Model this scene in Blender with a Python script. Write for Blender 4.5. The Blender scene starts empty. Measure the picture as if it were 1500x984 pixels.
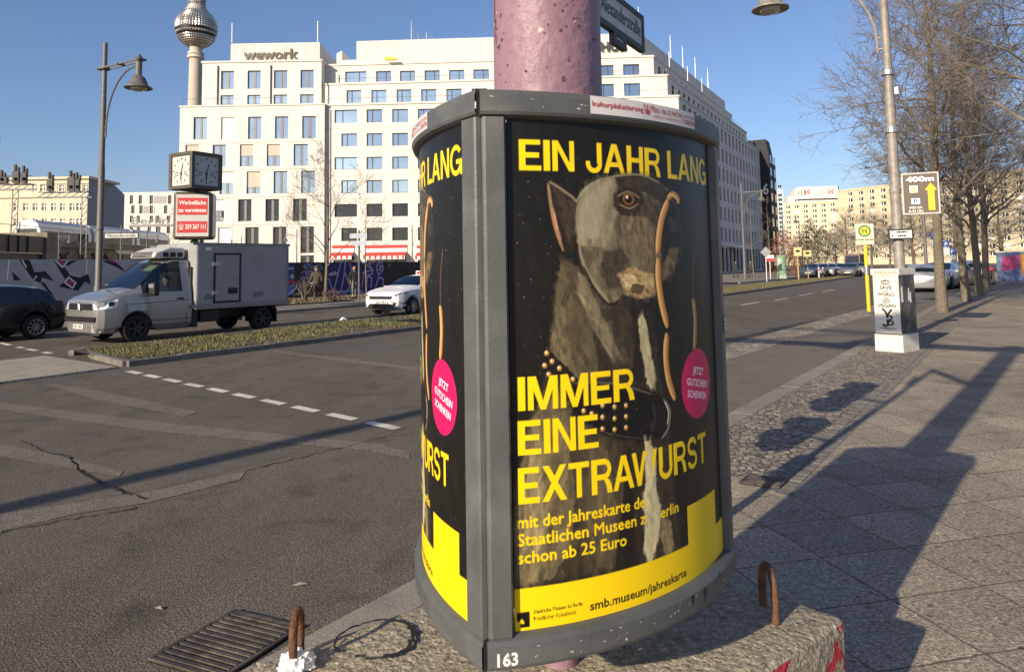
import bpy, bmesh, math, random
import numpy as np
from mathutils import Vector, Matrix

# ------------------------------------------------------------------ camera, sky, sun, exposure
SC = bpy.context.scene
COL = SC.collection
R = math.radians
FPX, EYE, X0, Y0 = 1083.0, 1.6, 750.0, 300.0
TH, RO = R(4.8), R(1.0)
_f = Vector((0, math.cos(TH), math.sin(TH)))
_u0 = Vector((0, -math.sin(TH), math.cos(TH)))
_r0 = Vector((1, 0, 0))
_r = _r0 * math.cos(RO) - _u0 * math.sin(RO)
_u = _u0 * math.cos(RO) + _r0 * math.sin(RO)
cam = bpy.data.cameras.new("camera")
cam.sensor_width = 36
cam.lens = FPX / 1500 * 36
cam.shift_y = (Y0 - 492) / 1500
cam.clip_start = 0.05
cam.clip_end = 4000
cam_o = bpy.data.objects.new("camera", cam)
COL.objects.link(cam_o)
m = Matrix((_r, _u, -_f)).transposed().to_4x4()
m.translation = Vector((0, 0, EYE))
cam_o.matrix_world = m
SC.camera = cam_o

SUN_AZ, SUN_EL = R(218), R(21.6)          # clockwise from +Y; height
w = bpy.data.worlds.new("World")
SC.world = w
w.use_nodes = True
nt = w.node_tree
bg = nt.nodes["Background"]
sky = nt.nodes.new("ShaderNodeTexSky")
sky.sky_type = 'NISHITA'
sky.sun_disc = False
sky.sun_elevation = SUN_EL
sky.sun_rotation = SUN_AZ
sky.air_density = 1.0
sky.dust_density = 0.8
sky.ozone_density = 4.6
tint = nt.nodes.new("ShaderNodeMix"); tint.data_type = 'RGBA'; tint.blend_type = 'MULTIPLY'; tint.inputs[0].default_value = 1; tint.inputs[7].default_value = (1.06, .95, .98, 1)
nt.links.new(sky.outputs[0], tint.inputs[6]); nt.links.new(tint.outputs[2], bg.inputs[0])
bg.inputs[1].default_value = 0.108
sl = bpy.data.lights.new("sun", 'SUN')
sl.energy = 5.0
sl.angle = R(0.55)
sl.color = (1.0, 0.86, 0.66)
so = bpy.data.objects.new("sun", sl)
COL.objects.link(so)
SUN_DIR = Vector((math.sin(SUN_AZ) * math.cos(SUN_EL), math.cos(SUN_AZ) * math.cos(SUN_EL), math.sin(SUN_EL)))
so.rotation_euler = SUN_DIR.to_track_quat('Z', 'Y').to_euler()
so.location = SUN_DIR * 60
vs = SC.view_settings
vs.view_transform = 'Standard'
vs.look = 'None'
vs.exposure = 0.38
vs.gamma = 1

# ------------------------------------------------------------------ survey helpers (photo pixel -> place on a real plane)
def ray(px, py):
    return _f + _r * ((px - X0) / FPX) - _u * ((py - Y0) / FPX)
def G(px, py, z=0.0):
    v = ray(px, py); t = (z - EYE) / v.z
    return (v.x * t, v.y * t)
def D(px, py, Y):
    v = ray(px, py); t = Y / v.y
    return Vector((v.x * t, Y, EYE + v.z * t))
AX = Vector((0.5, 0.866, 0)); NX = Vector((0.866, -0.5, 0))      # along the road, across the road
def rd(t, n, z=0.0):
    return Vector((AX.x * t + NX.x * n, AX.y * t + NX.y * n, z))
class Plane:
    """a vertical wall plane: s along it, z up; d = distance out of the wall towards the viewer"""
    def __init__(s, x, y, ang):
        s.o = Vector((x, y, 0)); s.a = ang
        s.du = Vector((math.cos(ang), math.sin(ang), 0)); s.dn = Vector((math.sin(ang), -math.cos(ang), 0))
    def sz(s, px, py):
        v = ray(px, py); c = Vector((0, 0, EYE))
        t = (s.o - c).dot(s.dn) / v.dot(s.dn)
        p = c + v * t
        return ((p - s.o).dot(s.du), p.z)
    def p(s, a, z, d=0.0):
        return s.o + s.du * a + s.dn * d + Vector((0, 0, z))

# ------------------------------------------------------------------ materials
MATS = {}
def lin(c):
    return tuple(((x / 12.92) if x <= .04045 else ((x + .055) / 1.055) ** 2.4) for x in c)
def pm(name, col, rough=.6, metal=0., var=.15, scale=6., bump=0., bscale=60., spec=.5, coat=0., ior=1.45, detail=5., dirt=None, dscale=1.5, damt=.5):
    if name in MATS: return MATS[name]
    mt = bpy.data.materials.new(name); mt.use_nodes = True
    n = mt.node_tree.nodes; L = mt.node_tree.links
    b = n["Principled BSDF"]
    b.inputs["Roughness"].default_value = rough
    b.inputs["Metallic"].default_value = metal
    b.inputs["IOR"].default_value = ior
    b.inputs["Specular IOR Level"].default_value = spec
    b.inputs["Coat Weight"].default_value = coat
    b.inputs["Coat Roughness"].default_value = .05
    tc = n.new("ShaderNodeTexCoord")
    no = n.new("ShaderNodeTexNoise"); no.inputs["Scale"].default_value = scale; no.inputs["Detail"].default_value = detail
    no.inputs["Roughness"].default_value = .65
    L.new(tc.outputs["Object"], no.inputs["Vector"])
    cr = n.new("ShaderNodeValToRGB")
    cr.color_ramp.elements[0].position = .3; cr.color_ramp.elements[1].position = .7
    cr.color_ramp.elements[0].color = (*[max(0, x * (1 - var)) for x in col], 1)
    cr.color_ramp.elements[1].color = (*[min(1, x * (1 + var)) for x in col], 1)
    L.new(no.outputs[0], cr.inputs[0])
    out = cr.outputs[0]
    if dirt:
        n2 = n.new("ShaderNodeTexNoise"); n2.inputs["Scale"].default_value = dscale; n2.inputs["Detail"].default_value = 8
        L.new(tc.outputs["Object"], n2.inputs["Vector"])
        c2 = n.new("ShaderNodeValToRGB"); c2.color_ramp.elements[0].position = .48; c2.color_ramp.elements[1].position = .68
        c2.color_ramp.elements[0].color = (0, 0, 0, 1); c2.color_ramp.elements[1].color = (damt, damt, damt, 1)
        L.new(n2.outputs[0], c2.inputs[0])
        mx = n.new("ShaderNodeMix"); mx.data_type = 'RGBA'
        L.new(c2.outputs[0], mx.inputs[0]); L.new(out, mx.inputs[6]); mx.inputs[7].default_value = (*dirt, 1)
        out = mx.outputs[2]
    L.new(out, b.inputs["Base Color"])
    if bump:
        n3 = n.new("ShaderNodeTexNoise"); n3.inputs["Scale"].default_value = bscale; n3.inputs["Detail"].default_value = 4
        L.new(tc.outputs["Object"], n3.inputs["Vector"])
        bp = n.new("ShaderNodeBump"); bp.inputs["Strength"].default_value = bump; bp.inputs["Distance"].default_value = .02
        L.new(n3.outputs[0], bp.inputs["Height"]); L.new(bp.outputs[0], b.inputs["Normal"])
    MATS[name] = mt
    return mt

def nd(mt): return mt.node_tree.nodes, mt.node_tree.links, mt.node_tree.nodes["Principled BSDF"]
def ramp(n, stops):
    c = n.new("ShaderNodeValToRGB"); e = c.color_ramp.elements
    while len(e) < len(stops): e.new(.5)
    for k, (p, v) in enumerate(stops):
        e[k].position = p; e[k].color = (*v, 1) if len(v) == 3 else v
    return c
def gray(v): return (v, v, v)

# ------------------------------------------------------------------ mesh builder
class MB:
    def __init__(s, T=None): s.v = []; s.f = []; s.m = []; s.T = T
    def add(s, vs, fs, mi=0):
        b = len(s.v)
        if s.T is not None: vs = [s.T @ Vector(v) for v in vs]
        s.v.extend([tuple(v) for v in vs]); s.f.extend([tuple(i + b for i in f) for f in fs]); s.m.extend([mi] * len(fs))
    def poly(s, pts, mi=0): s.add(pts, [tuple(range(len(pts)))], mi)
    def box(s, c, d, rz=0., mi=0, top=1.0):
        x, y, z = d[0] / 2, d[1] / 2, d[2] / 2; co, si = math.cos(rz), math.sin(rz); vs = []
        for k in (-1, 1):
            q = top if k > 0 else 1
            for (a, b) in ((-1, -1), (1, -1), (1, 1), (-1, 1)):
                X, Y = a * x * q, b * y * q
                vs.append((c[0] + X * co - Y * si, c[1] + X * si + Y * co, c[2] + k * z))
        s.add(vs, [(3, 2, 1, 0), (4, 5, 6, 7), (0, 1, 5, 4), (1, 2, 6, 5), (2, 3, 7, 6), (3, 0, 4, 7)], mi)
    def slab(s, pts, d, mi=0):
        """closed prism: a 3D polygon pts pushed along vector d"""
        d = Vector(d); a = [Vector(p) for p in pts]; n = len(a)
        s.add([*a, *[p + d for p in a]], [tuple(range(n - 1, -1, -1)), tuple(range(n, 2 * n))] + [(i, (i + 1) % n, n + (i + 1) % n, n + i) for i in range(n)], mi)
    def tube(s, path, r, n=8, mi=0, cap=True):
        P = [Vector(p) for p in path]; k = len(P)
        rr = r if isinstance(r, (list, tuple)) else [r] * k
        vs = []; up = None
        for i in range(k):
            t = (P[min(i + 1, k - 1)] - P[max(i - 1, 0)])
            if t.length < 1e-9: t = Vector((0, 0, 1))
            t.normalize()
            if up is None: up = Vector((0, 0, 1)) if abs(t.z) < .9 else Vector((1, 0, 0))
            a = t.cross(up); 
            if a.length < 1e-6: a = t.cross(Vector((0, 1, 0)))
            a.normalize(); b = a.cross(t); b.normalize(); up = b
            for j in range(n):
                g = 2 * math.pi * j / n
                vs.append(P[i] + (a * math.cos(g) + b * math.sin(g)) * rr[i])
        fs = [(i * n + j, i * n + (j + 1) % n, (i + 1) * n + (j + 1) % n, (i + 1) * n + j) for i in range(k - 1) for j in range(n)]
        if cap: fs += [tuple(range(n - 1, -1, -1)), tuple(range((k - 1) * n, k * n))]
        s.add(vs, fs, mi)
    def lathe(s, prof, n=20, c=(0, 0, 0), mi=0, a0=0):
        vs = []; fs = []
        for (r, z) in prof:
            for j in range(n):
                g = a0 + 2 * math.pi * j / n; vs.append((c[0] + r * math.cos(g), c[1] + r * math.sin(g), c[2] + z))
        for i in range(len(prof) - 1):
            for j in range(n): fs.append((i * n + j, i * n + (j + 1) % n, (i + 1) * n + (j + 1) % n, (i + 1) * n + j))
        s.add(vs, fs, mi)
    def build(s, name, mats, parent=None, smooth=False, bevel=0., seg=2, ang=40):
        me = bpy.data.meshes.new(name)
        me.from_pydata(s.v, [], s.f)
        if not isinstance(mats, (list, tuple)): mats = [mats]
        for q in mats: me.materials.append(q)
        if len(mats) > 1: me.polygons.foreach_set("material_index", s.m)
        if smooth:
            me.polygons.foreach_set("use_smooth", [True] * len(s.f))
            me.set_sharp_from_angle(angle=R(ang))
        me.update()
        o = bpy.data.objects.new(name, me); COL.objects.link(o)
        if parent: o.parent = parent
        if bevel:
            bm_ = o.modifiers.new("bevel", 'BEVEL'); bm_.width = bevel; bm_.segments = seg; bm_.limit_method = 'ANGLE'; bm_.angle_limit = R(35)
        return o

def tag(o, label, cat, group=None, kind=None):
    o["label"] = label; o["category"] = cat
    if group: o["group"] = group
    if kind: o["kind"] = kind
    return o
def thing(name, label, cat, loc=(0, 0, 0), rz=0., group=None):
    o = bpy.data.objects.new(name, None); COL.objects.link(o)
    o.location = loc; o.rotation_euler = (0, 0, rz); o.empty_display_size = .2
    return tag(o, label, cat, group)
def struct(o, kind='structure'):
    o["kind"] = kind; return o
KIDS = {}
def copy_tree(o, loc=None, rz=None, label=None, scale=None, parent=None, group=None):
    c = o.copy(); COL.objects.link(c)
    if parent: c.parent = parent
    if loc is not None: c.location = loc
    if rz is not None: c.rotation_euler = (0, 0, rz)
    if scale is not None: c.scale = scale if isinstance(scale, (tuple, list)) else (scale,) * 3
    if label: c["label"] = label
    if group: c["group"] = group
    for ch in [q for q in COL.objects if q.parent == o]: copy_tree(ch, parent=c)
    return c

def text_tris(body, bold=0.0, res=2):
    """2D triangles of the built-in font, cap height scaled to 1, origin at baseline left; returns (verts Nx2, tris)"""
    cu = bpy.data.curves.new("lettering", 'FONT'); cu.body = body; cu.size = 1; cu.offset = bold; cu.resolution_u = res
    ob = bpy.data.objects.new("lettering", cu)
    me = bpy.data.meshes.new_from_object(ob)
    me.calc_loop_triangles()
    v = [(q.co.x / .70, q.co.y / .70) for q in me.vertices]
    t = [tuple(q.vertices) for q in me.loop_triangles]
    bpy.data.objects.remove(ob); bpy.data.curves.remove(cu); bpy.data.meshes.remove(me)
    return v, t
def put_text(mb, body, fn, x, y, h, width=None, center=False, bold=.01, mi=0):
    """letters on any surface: fn(x,y) -> 3D; h = cap height; width squeezes the line to that length"""
    v, t = text_tris(body, bold)
    if not v: return
    x0 = min(p[0] for p in v); x1 = max(p[0] for p in v)
    sx = h if width is None else width / (x1 - x0)
    off = -(x0 + x1) / 2 if center else -x0
    mb.add([fn(x + (p[0] + off) * sx, y + p[1] * h) for p in v], t, mi)

# common materials
white_paint = pm("white_paint", (.78, .77, .73), .6, var=.06)
black_paint = pm("black_paint", (.012, .012, .013), .5, var=.2)
dark_steel = pm("dark_steel", (.045, .045, .045), .5, .2, var=.3)
lamp_grey = pm("lamp_grey", (.13, .12, .11), .55, .1, var=.25, scale=14, bump=.15, bscale=40)
pole_grey = pm("pole_grey", (.27, .24, .21), .55, .1, var=.2, scale=9, bump=.1, bscale=50, dirt=(.12, .10, .09), dscale=6)
steel = pm("steel", (.45, .45, .45), .35, .8, var=.15)
chrome = pm("chrome", (.8, .8, .8), .12, 1, var=.05)
rubber = pm("rubber", (.012, .012, .012), .8, var=.3)
glass_dark = pm("tinted_glass", (.01, .013, .016), .04, 0, var=.1, spec=.8, ior=1.6)
def clear_glass():
    mt = bpy.data.materials.new("car_window_glass"); mt.use_nodes = True; n = mt.node_tree.nodes; L = mt.node_tree.links; n.remove(n["Principled BSDF"])
    tr = n.new("ShaderNodeBsdfTransparent"); tr.inputs[0].default_value = (.50, .55, .55, 1); gl = n.new("ShaderNodeBsdfGlossy"); gl.inputs["Roughness"].default_value = .03; gl.inputs[0].default_value = (.8, .9, 1, 1)
    fr = n.new("ShaderNodeFresnel"); fr.inputs[0].default_value = 1.75; mx = n.new("ShaderNodeMixShader"); L.new(fr.outputs[0], mx.inputs[0]); L.new(tr.outputs[0], mx.inputs[1]); L.new(gl.outputs[0], mx.inputs[2]); L.new(mx.outputs[0], n["Material Output"].inputs[0]); return mt
glass_clear = clear_glass()
plate_white = pm("plate_white", (.6, .6, .58), .4, var=.05)
red_paint = pm("red_paint", (.55, .03, .03), .5, var=.1)
yellow_paint = pm("yellow_paint", (.85, .55, .02), .45, var=.1)
blue_paint = pm("blue_paint", (.03, .13, .5), .45, var=.1)
def lerp(a, b, t): return a + (b - a) * t
# ------------------------------------------------------------------ ground
def ground_mat(name, base, fleck=.35, scale=90, big=.18, bump=.5, bscale=120, tint=(1, 1, 1), rough=.85, stain=.25, grain=0, gamt=.45):
    mt = bpy.data.materials.new(name); mt.use_nodes = True; n, L, b = nd(mt)
    b.inputs["Roughness"].default_value = rough; b.inputs["Specular IOR Level"].default_value = .3
    tc = n.new("ShaderNodeTexCoord")
    a = n.new("ShaderNodeTexNoise"); a.inputs["Scale"].default_value = scale; a.inputs["Detail"].default_value = 3; L.new(tc.outputs["Object"], a.inputs["Vector"])
    ra = ramp(n, [(.32, gray(1 - fleck)), (.5, gray(1.0)), (.68, gray(1 + fleck * 1.3))]); L.new(a.outputs[0], ra.inputs[0])
    g = n.new("ShaderNodeTexNoise"); g.inputs["Scale"].default_value = .45; g.inputs["Detail"].default_value = 7; g.inputs["Roughness"].default_value = .7
    mp = n.new("ShaderNodeMapping"); mp.inputs["Rotation"].default_value = (0, 0, R(30)); mp.inputs["Scale"].default_value = (1.4, .45, 1)
    L.new(tc.outputs["Object"], mp.inputs[0]); L.new(mp.outputs[0], g.inputs["Vector"])
    rg = ramp(n, [(.3, gray(1 - big)), (.7, gray(1 + big))]); L.new(g.outputs[0], rg.inputs[0])
    s = n.new("ShaderNodeTexNoise"); s.inputs["Scale"].default_value = 2.2; s.inputs["Detail"].default_value = 9; L.new(tc.outputs["Object"], s.inputs["Vector"])
    rs = ramp(n, [(.55, gray(1.0)), (.75, gray(1 - stain))]); L.new(s.outputs[0], rs.inputs[0])
    def mul(x, y):
        q = n.new("ShaderNodeMix"); q.data_type = 'RGBA'; q.blend_type = 'MULTIPLY'; q.inputs[0].default_value = 1; L.new(x, q.inputs[6])
        if hasattr(y, "is_linked"): L.new(y, q.inputs[7])
        else: q.inputs[7].default_value = (*y, 1)
        return q.outputs[2]
    c0 = ra.outputs[0]
    if grain:
        vo = n.new("ShaderNodeTexVoronoi"); vo.inputs["Scale"].default_value = grain; L.new(tc.outputs["Object"], vo.inputs["Vector"])
        se = n.new("ShaderNodeSeparateColor"); L.new(vo.outputs["Color"], se.inputs[0]); rv = ramp(n, [(0, gray(1 - gamt)), (.55, gray(1)), (.9, gray(1 + gamt * .6)), (1, gray(1 + gamt * 1.8))]); L.new(se.outputs[0], rv.inputs[0]); c0 = mul(c0, rv.outputs[0])
    c = mul(mul(mul(c0, rg.outputs[0]), rs.outputs[0]), tuple(base * t for t in tint))
    L.new(c, b.inputs["Base Color"])
    n3 = n.new("ShaderNodeTexNoise"); n3.inputs["Scale"].default_value = bscale; n3.inputs["Detail"].default_value = 3; L.new(tc.outputs["Object"], n3.inputs["Vector"])
    bp = n.new("ShaderNodeBump"); bp.inputs["Strength"].default_value = bump; bp.inputs["Distance"].default_value = .012
    L.new(n3.outputs[0], bp.inputs["Height"]); L.new(bp.outputs[0], b.inputs["Normal"])
    mt["c"] = 1
    return mt, c, bp, n3, tc, mul

asphalt = ground_mat("asphalt", .104, .3, 60, .26, .9, 90, (1.18, 1.0, .77), grain=125, gamt=.34, stain=.4)[0]
asphalt_light = ground_mat("asphalt_light", .142, .3, 70, .2, .7, 95, (1.16, 1.0, .80), grain=125, gamt=.4)[0]
asphalt_dark = ground_mat("asphalt_dark_patch", .08, .35, 90, .16, .5, 110, (1.03, 1.0, .95))[0]
kerb_stone = ground_mat("kerb_stone", .22, .25, 120, .2, .4, 120, (1.14, 1, .82))[0]
earth = ground_mat("earth", .07, .5, 30, .3, .9, 30, (1.2, 1.0, .72))[0]
line_white = ground_mat("line_white", .58, .25, 80, .2, .3, 110, (1.06, 1, .86), stain=.6)[0]

def slab_mat():
    mt, c, bp, n3, tc, mul = ground_mat("granite_slabs", .265, .28, 45, .24, .7, 80, (1.17, 1.0, .77), grain=120, gamt=.4, stain=.35)
    n, L, b = nd(mt)
    mp = n.new("ShaderNodeMapping"); mp.inputs["Rotation"].default_value = (0, 0, R(-14))
    L.new(tc.outputs["Object"], mp.inputs[0])
    br = n.new("ShaderNodeTexBrick"); br.offset = 0; br.squash = 1
    br.inputs["Scale"].default_value = 1; br.inputs["Brick Width"].default_value = .52; br.inputs["Row Height"].default_value = .52
    br.inputs["Mortar Size"].default_value = .006; br.inputs["Mortar Smooth"].default_value = .2; br.inputs["Bias"].default_value = 0
    br.inputs["Color1"].default_value = (.83, .82, .82, 1); br.inputs["Color2"].default_value = (1.13, 1.10, 1.06, 1); br.inputs["Mortar"].default_value = (.42, .39, .35, 1)
    wv = n.new("ShaderNodeTexNoise"); wv.inputs["Scale"].default_value = 3; L.new(mp.outputs[0], wv.inputs["Vector"])
    va = n.new("ShaderNodeMix"); va.data_type = 'RGBA'; va.blend_type = 'LINEAR_LIGHT'; va.inputs[0].default_value = .02; L.new(mp.outputs[0], va.inputs[6]); L.new(wv.outputs[1], va.inputs[7])
    L.new(va.outputs[2], br.inputs["Vector"])
    gv = n.new("ShaderNodeTexVoronoi"); gv.inputs["Scale"].default_value = 14; L.new(tc.outputs["Object"], gv.inputs["Vector"]); gs = n.new("ShaderNodeSeparateColor"); L.new(gv.outputs["Color"], gs.inputs[0])
    g1 = n.new("ShaderNodeMath"); g1.operation = 'LESS_THAN'; g1.inputs[1].default_value = .20; L.new(gv.outputs["Distance"], g1.inputs[0]); g2 = n.new("ShaderNodeMath"); g2.operation = 'GREATER_THAN'; g2.inputs[1].default_value = .72; L.new(gs.outputs[0], g2.inputs[0])
    g3 = n.new("ShaderNodeMath"); g3.operation = 'MULTIPLY'; L.new(g1.outputs[0], g3.inputs[0]); L.new(g2.outputs[0], g3.inputs[1]); gr_ = ramp(n, [(0, gray(1)), (1, gray(.5))]); L.new(g3.outputs[0], gr_.inputs[0])
    L.new(mul(mul(c, br.outputs[0]), gr_.outputs[0]), b.inputs["Base Color"])
    ad = n.new("ShaderNodeMath"); ad.operation = 'MULTIPLY_ADD'; ad.inputs[1].default_value = -1.2; L.new(br.outputs[1], ad.inputs[0]); L.new(n3.outputs[0], ad.inputs[2]); L.new(ad.outputs[0], bp.inputs["Height"])
    return mt
def cobble_mat(name="mosaic_cobbles", scale=15, base=.25):
    mt, c, bp, n3, tc, mul = ground_mat(name, base, .2, 110, .2, .5, 110, (1.17, 1.0, .78))
    n, L, b = nd(mt)
    v = n.new("ShaderNodeTexVoronoi"); v.feature = 'DISTANCE_TO_EDGE'; v.inputs["Scale"].default_value = scale; v.inputs["Randomness"].default_value = .65; L.new(tc.outputs["Object"], v.inputs["Vector"])
    v2 = n.new("ShaderNodeTexVoronoi"); v2.inputs["Scale"].default_value = scale; v2.inputs["Randomness"].default_value = .65; L.new(tc.outputs["Object"], v2.inputs["Vector"])
    rj = ramp(n, [(.02, gray(.30)), (.10, gray(1.05))]); L.new(v.outputs["Distance"], rj.inputs[0])
    hs = n.new("ShaderNodeSeparateColor"); L.new(v2.outputs["Color"], hs.inputs[0])
    rc = ramp(n, [(0, gray(.62)), (1, gray(1.32))]); L.new(hs.outputs[0], rc.inputs[0])
    L.new(mul(mul(c, rj.outputs[0]), rc.outputs[0]), b.inputs["Base Color"])
    ad = n.new("ShaderNodeMath"); ad.operation = 'MULTIPLY_ADD'; ad.inputs[1].default_value = .25; L.new(n3.outputs[0], ad.inputs[0])
    rh = ramp(n, [(0, gray(0)), (.16, gray(1))]); L.new(v.outputs["Distance"], rh.inputs[0]); L.new(rh.outputs[0], ad.inputs[2]); L.new(ad.outputs[0], bp.inputs["Height"])
    bp.inputs["Strength"].default_value = .9
    return mt
slabs = slab_mat(); cobbles = cobble_mat()

SA = R(34.5)                                                     # the near kerb runs 34.5 degrees right of straight ahead
KX = Vector((math.sin(SA), math.cos(SA), 0)); KN = Vector((math.cos(SA), -math.sin(SA), 0))
def kp(t, n, z=0.0): return Vector((KX.x * t + KN.x * n, KX.y * t + KN.y * n, z))
def strip(name, n0, n1, t0, t1, z, mat, fn=kp, kind='structure', steps=1):
    mb = MB()
    for k in range(steps):
        a = t0 + (t1 - t0) * k / steps; b = t0 + (t1 - t0) * (k + 1) / steps
        mb.poly([fn(a, n1, z), fn(b, n1, z), fn(b, n0, z), fn(a, n0, z)])
    return struct(mb.build(name, mat), kind)
ZR = -.10
mb = MB(); mb.poly([(-1500, -1500, ZR - .02), (1500, -1500, ZR - .02), (1500, 1500, ZR - .02), (-1500, 1500, ZR - .02)])
struct(mb.build("ground", asphalt_light))
mb = MB(); mb.poly([rd(-60, -23.2, ZR), rd(-60, 60, ZR), rd(400, 60, ZR), rd(400, -23.2, ZR)]); struct(mb.build("road", asphalt))
# sidewalk: slabs, cobble strip, kerb
mb = MB()
mb.poly([kp(-30, -1.46), kp(-30, 40), kp(220, 40), kp(220, -1.46)]); struct(mb.build("sidewalk", slabs))
mb = MB(); mb.poly([kp(6.05, -2.46), kp(5.35, -1.46), kp(60, -1.46), kp(60, -2.46)]); struct(mb.build("cobble_strip", cobbles))
mb = MB(); mb.poly([kp(-30, -2.46), kp(-30, -1.46), kp(5.35, -1.46), kp(6.05, -2.46)]); struct(mb.build("corner_paving", slabs))
mb = MB(); mb.poly([kp(60, -2.46), kp(60, -1.46), kp(220, -1.46), kp(220, -2.46)]); struct(mb.build("far_pavement", slabs))
mb = MB(); t = -12.0
rng = random.Random(3)
while t < 220:
    l = 1.0 if t < 60 else 20
    mb.box(kp(t + l / 2, -2.58, -.06 + rng.uniform(-.002, .002)), (.235, l - .008, .125), -SA); t += l
struct(mb.build("kerb", kerb_stone, bevel=.008))
# row of small edging stones between cobbles and slabs
mb = MB(); t = 5.4
while t < 30:
    mb.box(kp(t, -1.47, -.035 + rng.uniform(-.003, .003)), (.09, .088, .08), -SA + rng.uniform(-.06, .06)); mb.box(kp(t + .045, -1.57, -.035 + rng.uniform(-.003, .003)), (.09, .088, .08), -SA + rng.uniform(-.06, .06)); t += .097
struct(mb.build("edging_stones", pm("edging_stone", (.17, .155, .135), .85, var=.4, scale=9, bump=.3, bscale=90)))
# cycle path between the kerb and the light gutter strip
mb = MB()
A = [G(1063, 507, ZR), G(1160, 480, ZR), G(1270, 452, ZR), G(1292, 440, ZR), G(1310, 425, ZR)]
A.insert(0, (A[0][0] * 2.3 - A[1][0] * 1.3, A[0][1] * 2.3 - A[1][1] * 1.3))
B = [kp(t, -2.70, 0) for t in (4.6, 9.0, 13.5, 20, 26, 48)]
for i in range(5): mb.poly([(*A[i], ZR + .012), (B[i].x, B[i].y, ZR + .012), (B[i + 1].x, B[i + 1].y, ZR + .012), (*A[i + 1], ZR + .012)])
struct(mb.build("cycle_path", asphalt_light))
mb = MB()
for i in range(5):
    a, b = Vector((*A[i], ZR + .016)), Vector((*A[i + 1], ZR + .016)); q = (b - a).cross(Vector((0, 0, 1))).normalized() * (.85 if i < 3 else 1.1)
    q2 = q
    mb.poly([a, a + q, b + q2, b])
struct(mb.build("gutter_strip", cobble_mat("gutter_cobbles", 9, .27)))
# worn lighter and darker strips, cracks and markings of the carriageway
def px_poly(mb, pts, z=ZR): mb.poly([(*G(x, y, z), z) for x, y in pts])
mb = MB()
for q in ([(0, 589), (250, 620), (560, 650), (600, 662), (600, 672), (540, 660), (240, 633), (0, 600)],
          [(0, 650), (70, 663), (180, 690), (175, 697), (60, 678), (0, 668)],
          [(0, 752), (120, 735), (215, 720), (360, 690), (352, 702), (220, 735), (110, 752), (0, 778)],
          [(60, 560), (150, 573), (290, 603), (270, 610), (140, 585)],
          [(405, 513), (612, 538), (612, 543), (400, 516)]):
    px_poly(mb, q, ZR + .004)
struct(mb.build("worn_strip", asphalt_light))
mb = MB()
for q in ([(185, 690), (330, 652), (420, 668), (230, 716)], [(220, 536), (430, 493), (612, 500), (612, 530), (380, 512)]):
    px_poly(mb, q, ZR + .002)
struct(mb.build("asphalt_patch", ground_mat("asphalt_smooth", .096, .3, 70, .25, .6, 90, (1.15, 1.0, .80), grain=130, gamt=.3)[0]))
mb = MB(); rng = random.Random(5)
def crack(pts, wd, seed):
    r = random.Random(seed); P = []
    for (a, b) in zip(pts[:-1], pts[1:]):
        for k in range(9):
            f = k / 9; P.append((a[0] + (b[0] - a[0]) * f + r.uniform(-1, 1) * 3.2, a[1] + (b[1] - a[1]) * f + r.uniform(-1, 1) * 1.6))
    Q = [Vector((*G(x, y, ZR), ZR + .006)) for x, y in P]
    for a, b in zip(Q[:-1], Q[1:]):
        t = (b - a); s = t.cross(Vector((0, 0, 1))).normalized() * wd * .62 * r.uniform(.3, 1.7); mb.poly([a - s, a + s, b + s * .8, b - s * .8])
crack([(100, 668), (118, 690), (160, 712), (220, 733)], .016, 1)
crack([(104, 672), (122, 694), (150, 712), (200, 728)], .011, 4)
crack([(30, 645), (70, 664), (100, 668)], .008, 2)
crack([(360, 690), (450, 668), (540, 645), (610, 632)], .009, 3)
crack([(0, 610), (140, 590), (240, 572)], .009, 6)
crack([(200, 575), (330, 545), (480, 520), (612, 503)], .008, 7)
crack([(170, 600), (260, 605), (330, 612)], .006, 9)
crack([(0, 780), (110, 760), (215, 742)], .009, 8)
crack([(1064, 628), (1100, 631), (1140, 634)], .012, 11)
struct(mb.build("asphalt_crack", pm("crack_black", (.016, .014, .012), .9, var=.2)))
mb = MB()
L0, L1 = Vector((*G(188, 544, ZR), ZR + .008)), Vector((*G(604, 633, ZR), ZR + .008))
dd = (L1 - L0); LL = dd.length; dd.normalize(); pn = AX * .07
t = 0
while t < LL:
    a = L0 + dd * t; b = L0 + dd * min(t + .52, LL + .3); mb.poly([a - pn, b - pn, b + pn, a + pn]); t += .77
for (x0, y0, x1, y1) in ((1086, 447, 1112, 442.5), (1134, 440.5, 1154, 437), (1170, 433.5, 1190, 430), (1205, 427.5, 1222, 424.5)):
    a, b = Vector((*G(x0, y0, ZR), ZR + .008)), Vector((*G(x1, y1, ZR), ZR + .008)); mb.poly([a - NX * .07, b - NX * .07, b + NX * .07, a + NX * .07])
for (x0, y0, x1, y1) in ((0, 502, 14, 506), (26, 508.5, 34, 510), (40, 511.5, 54, 514), (64, 516, 74, 518), (330, 492, 352, 494), (0, 477, 30, 481)):
    a, b = Vector((*G(x0, y0, ZR), ZR + .008)), Vector((*G(x1, y1, ZR), ZR + .008)); mb.poly([a - pn, b - pn, b + pn, a + pn])
struct(mb.build("road_marking", line_white))
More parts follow.
